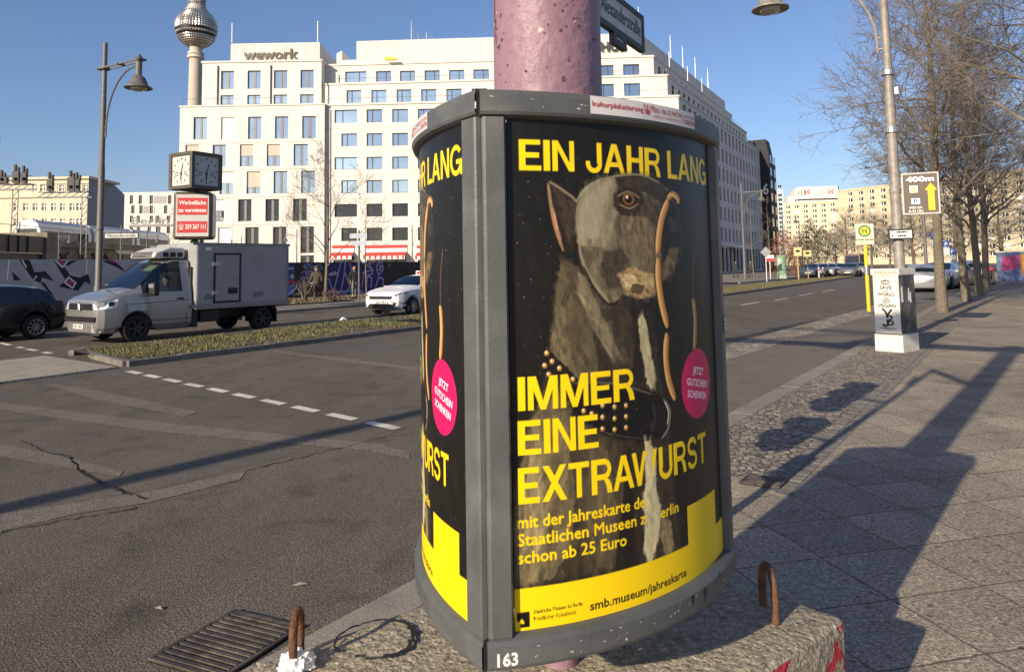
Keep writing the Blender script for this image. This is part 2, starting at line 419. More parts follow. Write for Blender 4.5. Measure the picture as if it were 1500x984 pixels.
# median strip: kerb, soil, grass, paved refuge
med_a = [(-8.26, 15.30), (-7.13, 13.76), (-2.67, 20.84), (11.23, 39.18), (24.5, 60.0), (37.85, 81.1)]
med_b = [rd(9.6, -16.4), rd(9.0, -16.0), rd(16.7, -16.5), rd(39.5, -13.6), rd(64, -11.9), rd(86, -9.6)]
med_a = [Vector((x, y, 0)) for x, y in med_a]
med_a[0] = rd(8.9, -15.0)
mb = MB(); kb = MB()
rng = random.Random(8)
for i in range(1, 5):
    mb.poly([(*med_a[i].xy, ZR + .10), (*med_a[i + 1].xy, ZR + .10), (*med_b[i + 1].xy, ZR + .10), (*med_b[i].xy, ZR + .10)])
    for P in (med_a, med_b):
        a, b = P[i], P[i + 1]; n = max(1, int((b - a).length / (1 if i < 3 else 6))); ang = math.atan2((b - a).y, (b - a).x)
        for k in range(n):
            c = a.lerp(b, (k + .5) / n); kb.box((c.x, c.y, ZR + .035 + rng.uniform(-.006, .006)), ((b - a).length / n - .012, .14, .15), ang)
for a, b in ((med_a[1], med_a[0]), (med_a[0], med_b[0]), (med_b[0], med_b[1])):
    c = (a + b) / 2; ang = math.atan2((b - a).y, (b - a).x); kb.box((c.x, c.y, ZR + .035), ((b - a).length - .02, .14, .145), ang)
kb.box((*med_a[5].lerp(med_b[5], .5).xy, ZR + .06), ((med_a[5] - med_b[5]).length, .3, .17), math.atan2((med_b[5] - med_a[5]).y, (med_b[5] - med_a[5]).x))
struct(mb.build("median_strip", earth)); struct(kb.build("median_kerb", pm("median_kerb_stone", (.16, .145, .125), .85, var=.35, scale=3, bump=.3, bscale=60), bevel=.01))
def refuge_mat():
    mt, c, bp, n3, tc, mul = ground_mat("ribbed_paving", .34, .2, 90, .15, .3, 100, (1.1, 1.0, .82))
    n, L, b = nd(mt)
    mp = n.new("ShaderNodeMapping"); mp.inputs["Rotation"].default_value = (0, 0, R(-60)); L.new(tc.outputs["Object"], mp.inputs[0])
    br = n.new("ShaderNodeTexBrick"); br.offset = .5; br.inputs["Scale"].default_value = 1; br.inputs["Brick Width"].default_value = .2; br.inputs["Row Height"].default_value = .1
    br.inputs["Mortar Size"].default_value = .01; br.inputs["Color1"].default_value = (.85, .85, .85, 1); br.inputs["Color2"].default_value = (1.15, 1.12, 1.05, 1); br.inputs["Mortar"].default_value = (.4, .37, .33, 1)
    L.new(mp.outputs[0], br.inputs["Vector"]); L.new(mul(c, br.outputs[0]), b.inputs["Base Color"])
    return mt
mb = MB(); mb.slab([rd(-4, -12.95, ZR - .01), rd(8.1, -12.95, ZR - .01), rd(8.6, -16.2, ZR - .01), rd(-4, -16.2, ZR - .01)], (0, 0, .045)); struct(mb.build("refuge_paving", refuge_mat()))
# far pavement behind the far kerb
mb = MB(); mb.poly([rd(-30, -33.6, ZR + .10), rd(-30, -23.4, ZR + .10), rd(62, -23.4, ZR + .10), rd(62, -33.6, ZR + .10)])
mb.poly([rd(62, -60, ZR + .10), rd(62, -14.5, ZR + .10), rd(150, -9, ZR + .10), rd(150, -60, ZR + .10)]); struct(mb.build("far_sidewalk", ground_mat("far_paving", .18, .3, 60, .2, .4, 80, (1.14, 1, .82))[0]))
kb = MB()
for k in range(46): kb.box(rd(-30 + 2 * k + 1, -23.3, ZR + .05), (1.99, .16, .13), R(60))
for k in range(30):
    t = 62 + 3 * k + 1.5; kb.box(rd(t, -14.45 + (t - 62) * .0625, ZR + .05), (2.99, .16, .13), R(60 - 3.6))
struct(kb.build("far_kerb", kerb_stone))
mb = MB()
for (t0, t1) in ((12, 29), (31, 48)): mb.slab([rd(t0, -30.4, ZR + .1), rd(t0, -26.2, ZR + .1), rd(t1, -26.2, ZR + .1), rd(t1, -30.4, ZR + .1)], (0, 0, .05))
struct(mb.build("planting_bed", earth))
# grass
def blades(name, region, count, hmin, hmax, mats, seed, wd=.012):
    r = np.random.default_rng(seed); v = []; f = []; mi = []
    for k in range(count):
        x, y, z = region(r)
        h = r.uniform(hmin, hmax); a = r.uniform(0, 2 * math.pi); l = r.uniform(0, .7) * h; b = r.uniform(0, 2 * math.pi)
        dx, dy = math.cos(a) * wd, math.sin(a) * wd
        n = len(v); v += [(x - dx, y - dy, z), (x + dx, y + dy, z), (x + l * math.cos(b), y + l * math.sin(b), z + h)]; f.append((n, n + 1, n + 2)); mi.append(int(r.integers(0, len(mats))))
    me = bpy.data.meshes.new(name); me.from_pydata(v, [], f)
    for q in mats: me.materials.append(q)
    me.polygons.foreach_set("material_index", mi)
    o = bpy.data.objects.new(name, me); COL.objects.link(o); return o
grass_m = [pm("grass_green", (.07, .105, .03), .8, var=.3), pm("grass_dry", (.16, .125, .06), .85, var=.3), pm("grass_olive", (.085, .10, .035), .8, var=.3), pm("grass_straw", (.24, .19, .10), .85, var=.2)]
def reg_med(r):
    while True:
        t = 8.6 + (r.random() ** 1.6) * 80; u = r.random()
        y = None
        for i in range(1, 5):
            ta, tb = med_a[i].dot(AX), med_a[i + 1].dot(AX)
            if ta <= t <= tb:
                k = (t - ta) / (tb - ta); p = med_a[i].lerp(med_a[i + 1], k); q = med_b[i].lerp(med_b[i + 1], k); y = p.lerp(q, .05 + .9 * u)
        if y is None: continue
        from mathutils import noise as mn_
        q_ = mn_.noise(Vector((y.x * .9, y.y * .9, 0))) + .6 * mn_.noise(Vector((y.x * 3.1, y.y * 3.1, 5)))
        if q_ < -.12 and r.random() < .85: continue
        if q_ < .15 and r.random() < .4: continue
        return y.x, y.y, ZR + .095
o = blades("grass", reg_med, 70000, .012, .085, grass_m, 4); tag(o, "short patchy green and straw coloured grass on the median strip", "grass", kind="stuff")
def reg_bed(r):
    t = r.uniform(12, 48); 
    if 29 < t < 31: t = 28
    p = rd(t, r.uniform(-30.2, -26.4)); return p.x, p.y, ZR + .14
o = blades("dry_ground_cover", reg_bed, 5000, .04, .22, [grass_m[1], grass_m[3], pm("dead_leaf", (.10, .055, .03), .9, var=.4)], 9, .03); tag(o, "brown dry ground cover in the bed before the painted fence", "ground cover", kind="stuff")
# ------------------------------------------------------------------ buildings
def solid_text(mb, body, fn, x, y, h, width=None, center=False, bold=.01, depth=.1, mi=0):
    """raised letters: fn(x, y, d)"""
    cu = bpy.data.curves.new("lettering", 'FONT'); cu.body = body; cu.size = 1; cu.offset = bold; cu.extrude = .5; cu.resolution_u = 2
    ob = bpy.data.objects.new("lettering", cu); me = bpy.data.meshes.new_from_object(ob)
    v = [(q.co.x / .7, q.co.y / .7, q.co.z) for q in me.vertices]; f = [tuple(p.vertices) for p in me.polygons]
    bpy.data.objects.remove(ob); bpy.data.curves.remove(cu); bpy.data.meshes.remove(me)
    x0 = min(p[0] for p in v); x1 = max(p[0] for p in v); sx = h if width is None else width / (x1 - x0); off = -(x0 + x1) / 2 if center else -x0
    mb.add([fn(x + (p[0] + off) * sx, y + p[1] * h, (p[2] + .5) * depth) for p in v], f, mi)

def wall_mat(name, col, pitch=(3.0, 3.2), line=.75, var=.05):
    """render or panel wall with faint joints and weathering"""
    mt = pm(name, col, .75, var=var, scale=.35, bump=.05, bscale=8)
    n, L, b = nd(mt)
    src = b.inputs["Base Color"].links[0].from_socket
    tc = n.new("ShaderNodeTexCoord"); s = n.new("ShaderNodeTexNoise"); s.inputs["Scale"].default_value = 1.0; s.inputs["Detail"].default_value = 9
    mp = n.new("ShaderNodeMapping"); mp.inputs["Scale"].default_value = (1.2, 1.2, .12); L.new(tc.outputs["Object"], mp.inputs[0]); L.new(mp.outputs[0], s.inputs["Vector"])
    r = ramp(n, [(.5, gray(1)), (.8, gray(line))]); L.new(s.outputs[0], r.inputs[0])
    mx = n.new("ShaderNodeMix"); mx.data_type = 'RGBA'; mx.blend_type = 'MULTIPLY'; mx.inputs[0].default_value = 1; L.new(src, mx.inputs[6]); L.new(r.outputs[0], mx.inputs[7]); L.new(mx.outputs[2], b.inputs["Base Color"])
    return mt
def glass_mat(name, col, rough=.03, metal=.9, bump=.06, ior=1.5):
    mt = pm(name, col, rough, metal, var=.18, scale=.15, detail=2., ior=ior)
    n, L, b = nd(mt); tc = n.new("ShaderNodeTexCoord"); no = n.new("ShaderNodeTexNoise"); no.inputs["Scale"].default_value = .5; no.inputs["Detail"].default_value = 2; L.new(tc.outputs["Object"], no.inputs["Vector"])
    bp = n.new("ShaderNodeBump"); bp.inputs["Strength"].default_value = bump; bp.inputs["Distance"].default_value = .2; L.new(no.outputs[0], bp.inputs["Height"]); L.new(bp.outputs[0], b.inputs["Normal"])
    return mt
wall_white = wall_mat("white_render", (.65, .625, .57), line=.88)
wall_panel = wall_mat("white_metal_cladding", (.68, .65, .58), line=.92)
wall_cream = wall_mat("cream_panel_wall", (.62, .52, .35), line=.88)
wall_yellow = wall_mat("yellow_render", (.62, .545, .40), line=.85)
wall_grey = wall_mat("grey_gable_render", (.30, .295, .30), line=.8)
wall_dark = wall_mat("black_cladding", (.03, .03, .033), line=.8)
gl_blue = glass_mat("coated_window_glass", (.40, .48, .52))
gl_blue2 = glass_mat("bright_window_glass", (.52, .62, .62))
gl_dark = glass_mat("dark_window_glass", (.05, .055, .06), .05, .6)
frame_dark = pm("dark_window_frame", (.05, .052, .055), .5, .3, var=.1)
frame_grey = pm("grey_window_frame", (.16, .16, .16), .5, .3, var=.1)
blind_white = pm("white_blind", (.78, .76, .71), .7, var=.04); blind_beige = pm("beige_blind", (.50, .45, .37), .7, var=.06)

def facade(mb, P, s0, s1, z0, z1, wins, d=.3, back=None, mi=0, P0=0.):
    """wall sheet with real openings (reveals d deep); back = depth of the block behind it"""
    ws = [w for w in wins if w[0] > s0 and w[1] < s1 and w[2] > z0 and w[3] < z1]
    zs = sorted({z0, z1, *[w[2] for w in ws], *[w[3] for w in ws]})
    zs = [z for i, z in enumerate(zs) if i == 0 or z - zs[i - 1] > 1e-5]
    for a, b in zip(zs[:-1], zs[1:]):
        c = (a + b) / 2; cur = s0
        for w in sorted([w for w in ws if w[2] < c < w[3]]):
            if w[0] > cur: mb.poly([P.p(cur, a, P0), P.p(w[0], a, P0), P.p(w[0], b, P0), P.p(cur, b, P0)], mi)
            cur = max(cur, w[1])
        if cur < s1: mb.poly([P.p(cur, a, P0), P.p(s1, a, P0), P.p(s1, b, P0), P.p(cur, b, P0)], mi)
    for w in ws:
        q = [(w[0], w[2]), (w[1], w[2]), (w[1], w[3]), (w[0], w[3])]
        for k in range(4):
            a, b = q[k], q[(k + 1) % 4]; mb.poly([P.p(*a, P0), P.p(*a, P0 - d), P.p(*b, P0 - d), P.p(*b, P0)], mi)
    if back:
        for (a, b) in (((s0, z0), (s0, z1)), ((s0, z1), (s1, z1)), ((s1, z1), (s1, z0))):
            mb.poly([P.p(*a, P0), P.p(*b, P0), P.p(*b, P0 - back), P.p(*a, P0 - back)], mi)
        mb.poly([P.p(s0, z0, P0 - back), P.p(s0, z1, P0 - back), P.p(s1, z1, P0 - back), P.p(s1, z0, P0 - back)], mi)
def window_mb(mb, P, w, d=.24, bars=(.5,), fr=.07, barw=None, P0=0., hb=()):
    s0, s1, z0, z1 = w; d = P0 - d
    mb.poly([P.p(s0, z0, d), P.p(s1, z0, d), P.p(s1, z1, d), P.p(s0, z1, d)], 0)
    def bar(a0, a1, b0, b1): mb.slab([P.p(a0, b0, d + .01), P.p(a1, b0, d + .01), P.p(a1, b1, d + .01), P.p(a0, b1, d + .01)], P.dn * .06, 1)
    bar(s0, s0 + fr, z0, z1); bar(s1 - fr, s1, z0, z1); bar(s0 + fr, s1 - fr, z0, z0 + fr); bar(s0 + fr, s1 - fr, z1 - fr, z1)
    bw = barw or fr
    xs = [s0 + fr] + [s0 + (s1 - s0) * k for k in bars]
    for k in bars: c = s0 + (s1 - s0) * k; bar(c - bw / 2, c + bw / 2, z0 + fr, z1 - fr)
def rect(P, x0, x1, y0, y1):
    a = P.sz(x0, y1); b = P.sz(x1, y0); return (a[0], b[0], a[1], b[1])
def blind(P, w, parent, mat, d=.16, P0=0.):
    mb = MB(); mb.slab([P.p(w[0] + .03, w[2], P0 - d), P.p(w[1] - .03, w[2], P0 - d), P.p(w[1] - .03, w[3] - .02, P0 - d), P.p(w[0] + .03, w[3] - .02, P0 - d)], P.dn * .06)
    n = 10
    mb.build("roller_blind", mat, parent)
def railing(mb, P, s0, s1, z0, h=1.05, d=0.):
    mb.tube([P.p(s0, z0 + h, d), P.p(s1, z0 + h, d)], .03, 5)
    n = max(2, int((s1 - s0) / 2.2))
    for k in range(n + 1): s = s0 + (s1 - s0) * k / n; mb.tube([P.p(s, z0, d), P.p(s, z0 + h, d)], .02, 4)

# --- left wing with the lettering on its roof box
W0 = Plane(0, 99.5, 0); W1 = Plane(0, 101.2, 0); W2 = Plane(0, 103, 0)
wing = thing("office_building", "white office wing with tall windows and the lettering wework on its roof box", "building", (-34, 97, ZR))
wl = MB(T=Matrix.Translation((34, -97, -ZR)))
rows = [[(283, 303.5, 171.6, 204.5, 1), (323.5, 344, 171.6, 204.5, 'B'), (363, 383, 171, 204, 1), (402.5, 422.4, 170.5, 203.5, 1), (442.5, 462.7, 170, 203, 1)],
        [(271, 291.5, 212, 244.5, 'b'), (311, 331, 212, 244.5, 1), (351, 371, 211.5, 244, 'h'), (390.5, 410.6, 211.2, 243.6, 'h'), (430, 451, 211, 243, 1)],
        [(281, 302, 251.5, 284.5, 1), (321.5, 342, 251.5, 284.5, 'w'), (361, 381.5, 251, 284, 'H'), (400.6, 421, 250.6, 283.6, 1), (441, 461.6, 250, 283, 1)],
        [(271, 289, 292, 325, 1), (308, 328.5, 292, 325, 'w'), (348.5, 368.5, 291.8, 324.6, 2), (388.6, 408.8, 291.4, 324.4, 2), (429, 449.5, 291, 324, 2)],
        [(280, 299, 333, 364, 2), (319, 339, 333, 364, 'B'), (359, 379, 332.6, 364, 2), (399.6, 419.5, 332, 364, 2), (440, 460, 331.6, 371, 2)],
        [(280, 299, 373, 392, 2), (319, 339, 373, 392, 2), (359, 379, 373, 392, 2), (399.6, 419.5, 373, 392, 2), (440, 460, 374, 400, 2)]]  # kind two: dark reflection put into the colour of the lower panes
top_rows = [[(a, b, c, d, 1) for (a, b, c, d) in ((323.4, 343, 104, 131), (362.4, 382, 103.4, 130.5), (401, 421, 103, 130), (440, 459.6, 102.4, 129.4))],
            [(a, b, c, d, 3) for (a, b, c, d) in ((322.6, 342.6, 139.5, 158), (362, 381.6, 139, 157.6), (400.6, 420.6, 138.6, 157.2), (439.5, 459.4, 138, 156.6))]]
M_I = wl.T
def add_windows(P, rws, parent, T, bars=(.5,), barw=.35, fr=.09, d=.34):
    out = []
    for rw in rws:
        for (x0, x1, y0, y1, k) in rw:
            w = rect(P, x0, x1, y0, y1); out.append(w)
            b = MB(T=T); window_mb(b, P, w, d, bars, fr, barw)
            b.build("window", [{1: gl_blue2 if (int(x0 * 7 + y0 * 3) % 10) < 3 else gl_blue, 3: gl_blue2, 2: gl_dark}.get(k, gl_blue), frame_dark if barw < .3 else frame_grey], parent)
            if k in ('B', 'b', 'w', 'h', 'H'):
                f = {'B': 0.02, 'b': .35, 'w': .5, 'h': .48, 'H': .3}[k]
                h = w[3] - w[2]; bb = (w[0], w[1], w[2] + h * f, w[3])
                mb = MB(T=T); mb.slab([P.p(bb[0] + .03, bb[2], -d + .1), P.p(bb[1] - .03, bb[2], -d + .1), P.p(bb[1] - .03, bb[3] - .02, -d + .1), P.p(bb[0] + .03, bb[3] - .02, -d + .1)], P.dn * .05)
                mb.build("roller_blind", blind_white if k in 'Bw' else blind_beige, parent)
    return out
ws = add_windows(W0, rows, wing, M_I)
wt = add_windows(W1, top_rows, wing, M_I)
a = W0.sz(263.8, 160); b = W0.sz(475.5, 156)
zt = a[1] + .25
facade(wl, W0, a[0], b[0], ZR, zt, ws, .4, back=24)
a1 = W1.sz(296.6, 94); b1 = W1.sz(471, 91)
facade(wl, W1, a1[0], b1[0], zt - .02, a1[1] + .1, wt, .4, back=20)
wl.slab([W1.p(a1[0] - .15, a1[1] + .1, .15), W1.p(b1[0] + .15, a1[1] + .1, .15), W1.p(b1[0] + .15, a1[1] + .35, .15), W1.p(a1[0] - .15, a1[1] + .35, .15)], W1.dn * -20.3)
for z in [W0.sz(370, y)[1] for y in (208, 248, 288, 328.5)]:
    wl.slab([W0.p(a[0], z - .06, .003), W0.p(b[0], z - .06, .003), W0.p(b[0], z + .06, .003), W0.p(a[0], z + .06, .003)], W0.dn * .03)
wl.slab([W0.p(a[0] - .12, zt, .12), W0.p(b[0] + .12, zt, .12), W0.p(b[0] + .12, zt + .2, .12), W0.p(a[0] - .12, zt + .2, .12)], W0.dn * -.5)
wl.build("wall", wall_white, wing)
mb = MB(T=M_I); jz = [W0.sz(370, y)[1] for y in (208, 248, 288, 328.5)]
for z in jz: mb.slab([W0.p(a[0], z - .10, .002), W0.p(b[0], z - .10, .002), W0.p(b[0], z - .065, .002), W0.p(a[0], z - .065, .002)], W0.dn * .004)
for q in ws:
    for s in (q[0] - .12, q[1] + .12):
        zl = max([z for z in jz if z < q[2]] + [ZR]); zh = min([z for z in jz if z > q[3]] + [zt]); mb.slab([W0.p(s - .02, q[3] + .05, .002), W0.p(s + .02, q[3] + .05, .002), W0.p(s + .02, zh - .12, .002), W0.p(s - .02, zh - .12, .002)], W0.dn * .003)
mb.build("panel_joint", pm("joint_grey", (.33, .31, .28), .8), wing)
mb = MB(T=M_I); mb.tube([W0.p(b[0] + .1, ZR + 2, .12), W0.p(b[0] + .1, zt - .2, .12)], .08, 6); mb.build("downpipe", frame_grey, wing)
mb = MB(T=M_I); a2 = W2.sz(338.5, 64.5); b2 = W2.sz(468, 62)
mb.slab([W2.p(a2[0], a1[1] + .36), W2.p(b2[0], a1[1] + .36), W2.p(b2[0], a2[1]), W2.p(a2[0], a2[1])], W2.dn * -14)
n = 40
for k in range(n + 1):
    s = a2[0] + (b2[0] - a2[0]) * k / n; mb.slab([W2.p(s - .03, a1[1] + .4, .003), W2.p(s + .03, a1[1] + .4, .003), W2.p(s + .03, a2[1] - .1, .003), W2.p(s - .03, a2[1] - .1, .003)], W2.dn * .04)
mb.build("roof_box", wall_panel, wing)
mb = MB(T=M_I); l0 = W2.sz(357, 88); l1 = W2.sz(437.5, 86)
solid_text(mb, "wework", lambda x, y, d: W2.p(l0[0] + x, l0[1] + y, .06 + d), 0, 0, W2.sz(400, 73)[1] - W2.sz(400, 87.5)[1], width=l1[0] - l0[0], bold=.028, depth=.12)
mb.build("roof_lettering", pm("bronze_letters", (.07, .06, .045), .4, .5, var=.15), wing)
mb = MB(T=M_I)
railing(mb, W0, a[0] + .2, b[0] - 6, zt + .2, .95, -.25); mb.build("railing", frame_grey, wing)
for px, y0, y1 in ((338.6, 62, 33), (464.5, 61, 30)):
    mb = MB(T=M_I); p = W2.sz(px, y0); mb.tube([W2.p(p[0], p[1], -.3), W2.p(p[0], W2.sz(px, y1)[1], -.3)], .07, 6); mb.build("roof_mast", white_paint, wing)
for px, y0, y1 in ((319.5, 97, 158), (397, 96, 157), (475.5, 95, 156)):
    mb = MB(T=M_I); p0_, p1_ = W1.sz(px, y0), W1.sz(px, y1); mb.tube([W1.p(p0_[0], p0_[1], .12), W1.p(p0_[0], p1_[1] + .3, .12)], .09, 6); mb.build("downpipe", frame_grey, wing)

# --- main block
ANG = R(-2.2)
M0 = Plane(0, 99.2, ANG); M8 = Plane(0, 100.7, ANG); M9 = Plane(0, 102.2, ANG); MR = Plane(0, 103.5, ANG)
hub = thing("office_building", "large white stepped office block with the letters HUB on its roof box", "building", (0, 100, ZR))
TM = Matrix.Translation((0, -100, -ZR))
def cols(y0, y1, xs, wdt=23, k=1, slope=-.0115):
    return [(x, x + wdt, y0 + (x - 500) * slope, y1 + (x - 500) * slope, k) for x in xs]
X = [500.3, 537, 574.6, 612.3, 650, 687.6, 725.3, 763, 800, 838, 875, 911, 949]
def mixk(xs, y0, y1, k):
    r = [(490, 523, y0 + .1, y1 + .1, k)] if k and (y0 in (160.5, 230, 298.6)) else [(500, 523, y0, y1, k)]
    return r + cols(y0, y1, xs[1:], 23, k)
main_rows = [mixk(X, 160.5, 180.3, 1), mixk(X, 195.5, 214.6, 1), mixk(X, 230, 248.6, 1), mixk(X, 264, 283.4, 1), mixk(X, 298.6, 318, 2), mixk(X, 333.8, 353.4, 2)]  # lowest rows: dark glass stands in for the dark street they would reflect
for rw in main_rows[3:4]: rw[:] = [(a_, b_, c_, d_, 3 if i == 0 else 1) for i, (a_, b_, c_, d_, k_) in enumerate(rw)]
shops = [[(488, 519, 375.5, 391, 2), (537, 595, 375.5, 390, 2), (612, 668, 374.5, 389, 2), (690, 745, 374, 389, 2)]]
mw = add_windows(M0, main_rows, hub, TM, bars=(.34,), barw=.1, fr=.08)
mw += add_windows(M0, shops, hub, TM, bars=(.25, .5, .75), barw=.12, fr=.1)
row8 = [[(507.6, 529, 132, 151.4, 3), (544, 566, 131.6, 151, 1), (581, 602.5, 131, 150.6, 3), (617, 639, 130.6, 150, 3), (654, 676, 130, 149.6, 3), (691, 713, 129.6, 149, 3), (840, 860, 124, 143, 1), (877, 899, 123, 142.6, 1), (914.5, 937.6, 122, 141.8, 1)]]
row9 = [[(505.6, 536.7, 104.5, 121, 1), (551, 572.7, 104, 120.4, 1), (586, 608, 103.6, 120, 3), (622, 644, 103, 119.4, 3), (658, 680, 102.4, 118.8, 3), (693.6, 716, 101.6, 118, 1), (840, 862, 97, 114, 1), (876, 898.6, 95.4, 112, 1), (913, 936.4, 94, 110.6, 1)]]
w8 = add_windows(M8, row8, hub, TM, bars=(.34,), barw=.1, fr=.08)
w9 = add_windows(M9, row9, hub, TM, bars=(.64,), barw=.1, fr=.08)
hw = MB(T=TM)
sL = M0.sz(476, 200)[0]; sR = M0.sz(996, 200)[0]
z7 = M0.sz(600, 152.5)[1]; z8 = M8.sz(600, 122)[1]; z9 = M9.sz(600, 94)[1]; zr = MR.sz(600, 58.5)[1]
facade(hw, M0, sL, sR, ZR, z7, mw, .4)
s8 = M8.sz(977.5, 120)[0]; s9 = M9.sz(957.5, 95)[0]; sr = MR.sz(938.5, 60)[0]; sLr = MR.sz(522.5, 70)[0]
facade(hw, M8, sL - 1, s8, z7, z8, w8, .4); facade(hw, M9, sL - 2, s9, z8, z9, w9, .4)
def ledge(P, s0, s1, z, dep):
    hw.slab([P.p(s0, z, .15), P.p(s1, z, .15), P.p(s1, z + .28, .15), P.p(s0, z + .28, .15)], P.dn * -dep)
# side facade runs down the street
SAZ = R(61.2)
c0 = M0.p(sR, 0); c8 = M8.p(s8, 0); c9 = M9.p(s9, 0); cR = MR.p(sr, 0)
S0 = Plane(c0.x, c0.y, SAZ); S8 = Plane(c8.x, c8.y, SAZ); S9 = Plane(c9.x, c9.y, SAZ); SR = Plane(cR.x, cR.y, SAZ)
SLEN = 57.0
side = []
zc = [M0.sz(560, y)[1] for y in (170.5, 205, 239.5, 273.6, 308, 343.5)]
for z in zc:
    for k in range(21): s = 2.2 + k * 2.75; side.append((s, s + 1.35, z - 1.15, z + 1.05))
for k in range(21): s = 2.0 + k * 2.75; side.append((s, s + 1.9, .2, 4.1))
facade(hw, S0, 0, SLEN, ZR, z7, side, .35)
z8c = (z7 + z8) / 2; z9c = (z8 + z9) / 2
side8 = [(2 + k * 2.75, 3.5 + k * 2.75, z8c - .9, z8c + .9) for k in range(19)]; side9 = [(2 + k * 2.75, 3.5 + k * 2.75, z9c - .9, z9c + .8) for k in range(17)]
facade(hw, S8, 0, SLEN - 4, z7, z8, side8, .35); facade(hw, S9, 0, SLEN - 8, z8, z9, side9, .35)
# flat roofs of the steps
for (Pa, Pb, z, ln) in ((M0, S0, z7, SLEN), (M8, S8, z8, SLEN - 4), (M9, S9, z9, SLEN - 8)):
    hw.poly([Pa.p(sL - 3, z), Pb.p(0, z), Pb.p(ln, z), Pb.p(ln, z, -22), Pa.p(sL - 3, z, -26)])
for (P, s0, s1, z) in ((M0, sL, sR, z7), (M8, sL - 1, s8, z8), (M9, sL - 2, s9, z9), (S0, .15, SLEN, z7), (S8, .15, SLEN - 4, z8), (S9, .15, SLEN - 8, z9)):
    hw.slab([P.p(s0, z + .003, .14), P.p(s1, z + .003, .14), P.p(s1, z + .26, .14), P.p(s0, z + .26, .14)], P.dn * -.45)
for z in [(zc[i] + zc[i + 1]) / 2 - .05 for i in range(5)]:
    hw.slab([S0.p(.2, z - .05, .003), S0.p(SLEN, z - .05, .003), S0.p(SLEN, z + .05, .003), S0.p(.2, z + .05, .003)], S0.dn * .05)
hw.poly([S0.p(SLEN, ZR), S0.p(SLEN, z7), S0.p(SLEN, z7, -30), S0.p(SLEN, ZR, -30)])
hw.build("wall", wall_white, hub)
mb = MB(T=TM)
for i in range(6):
    z = zc[i] - 1.6; mb.slab([M0.p(sL, z, .002), M0.p(sR, z, .002), M0.p(sR, z + .035, .002), M0.p(sL, z + .035, .002)], M0.dn * .004)
mb.build("panel_joint", pm("joint_grey", (.33, .31, .28), .8), hub)

rb = MB(T=TM)
rb.slab([MR.p(sLr, z9 + .004), MR.p(sr, z9 + .004), MR.p(sr, zr), MR.p(sLr, zr)], MR.dn * -10)
q0 = SR.p(.02, z9 + .004, -.02); rb.slab([q0, SR.p(52, z9 + .004, -.02), SR.p(52, zr - .05, -.02), SR.p(.02, zr - .05, -.02)], SR.dn * -9)
for k in range(101):
    s = sLr + (sr - sLr) * k / 100; rb.slab([MR.p(s - .03, z9 + .3, .003), MR.p(s + .03, z9 + .3, .003), MR.p(s + .03, zr - .15, .003), MR.p(s - .03, zr - .15, .003)], MR.dn * .04)
st = MR.sz(493, 95); st2 = MR.sz(522, 84)
rb.slab([MR.p(st[0], z9 + .004), MR.p(st2[0] - .02, z9 + .004), MR.p(st2[0] - .02, z9 + 1.2), MR.p(st[0], z9 + 1.2)], MR.dn * -6)
rb.slab([MR.p(st[0], z9 + 1.21), MR.p(st[0] + .8, z9 + 1.21), MR.p(st[0] + .8, z9 + 2.6), MR.p(st[0], z9 + 2.2)], MR.dn * -4)
rb.build("roof_box", wall_panel, hub)
mb = MB(T=TM); h0 = MR.sz(880, 76); h1 = MR.sz(917, 75)
solid_text(mb, "HUB", lambda x, y, d: MR.p(h0[0] + x, h0[1] + y, .2 + d), 0, 0, MR.sz(900, 62.5)[1] - MR.sz(900, 75.5)[1], width=h1[0] - h0[0], bold=.022, depth=.2)
mb.build("roof_lettering", pm("dark_letters", (.06, .06, .06), .5, var=.1), hub)
sw = MB(T=TM)
for w in side: window_mb(sw, S0, w, .28, (), .07) if w[3] > 4.2 else window_mb(sw, S0, w, .28, (.5,), .09)
for w in side8: window_mb(sw, S8, w, .28, (), .07)
for w in side9: window_mb(sw, S9, w, .28, (), .07)
o = sw.build("window_rows", [gl_dark, frame_dark], hub); o["kind"] = "stuff"
mb = MB(T=TM)
for (P_, a_, b_, z_, h_) in ((M0, sL + .3, sR - .4, z7 + .26, .8), (M8, sL, s8 - .4, z8 + .26, .7), (S0, .4, SLEN - 1, z7 + .26, .8), (S8, .4, SLEN - 6, z8 + .26, .7)):
    mb = MB(T=TM); railing(mb, P_, a_, b_, z_, h_, -.2); mb.build("railing", steel, hub)
mast = pm("white_mast", (.62, .62, .62), .4, .3, var=.05)
def rod(P, s, z, h, d=-.4):
    b = MB(T=TM); b.tube([P.p(s, z, d), P.p(s, z + h * .6, d), P.p(s, z + h, d)], [.07, .05, .025], 6); b.tube([P.p(s, z + h * .55, d), P.p(s + .8, z + h * .35, d - .2), P.p(s + 1.1, z, d - .3)], .018, 4); b.build("lightning_rod", mast, hub)
rod(MR, MR.sz(602, 60)[0], zr, 3.0); rod(MR, MR.sz(624, 60)[0], zr, 1.2)
for s in (.6, 16, 23, 31, 40): rod(SR, s, zr - .1, 4.2)
for s in (9, 19, 28): rod(S9, s, z9 + .2, 3.0)
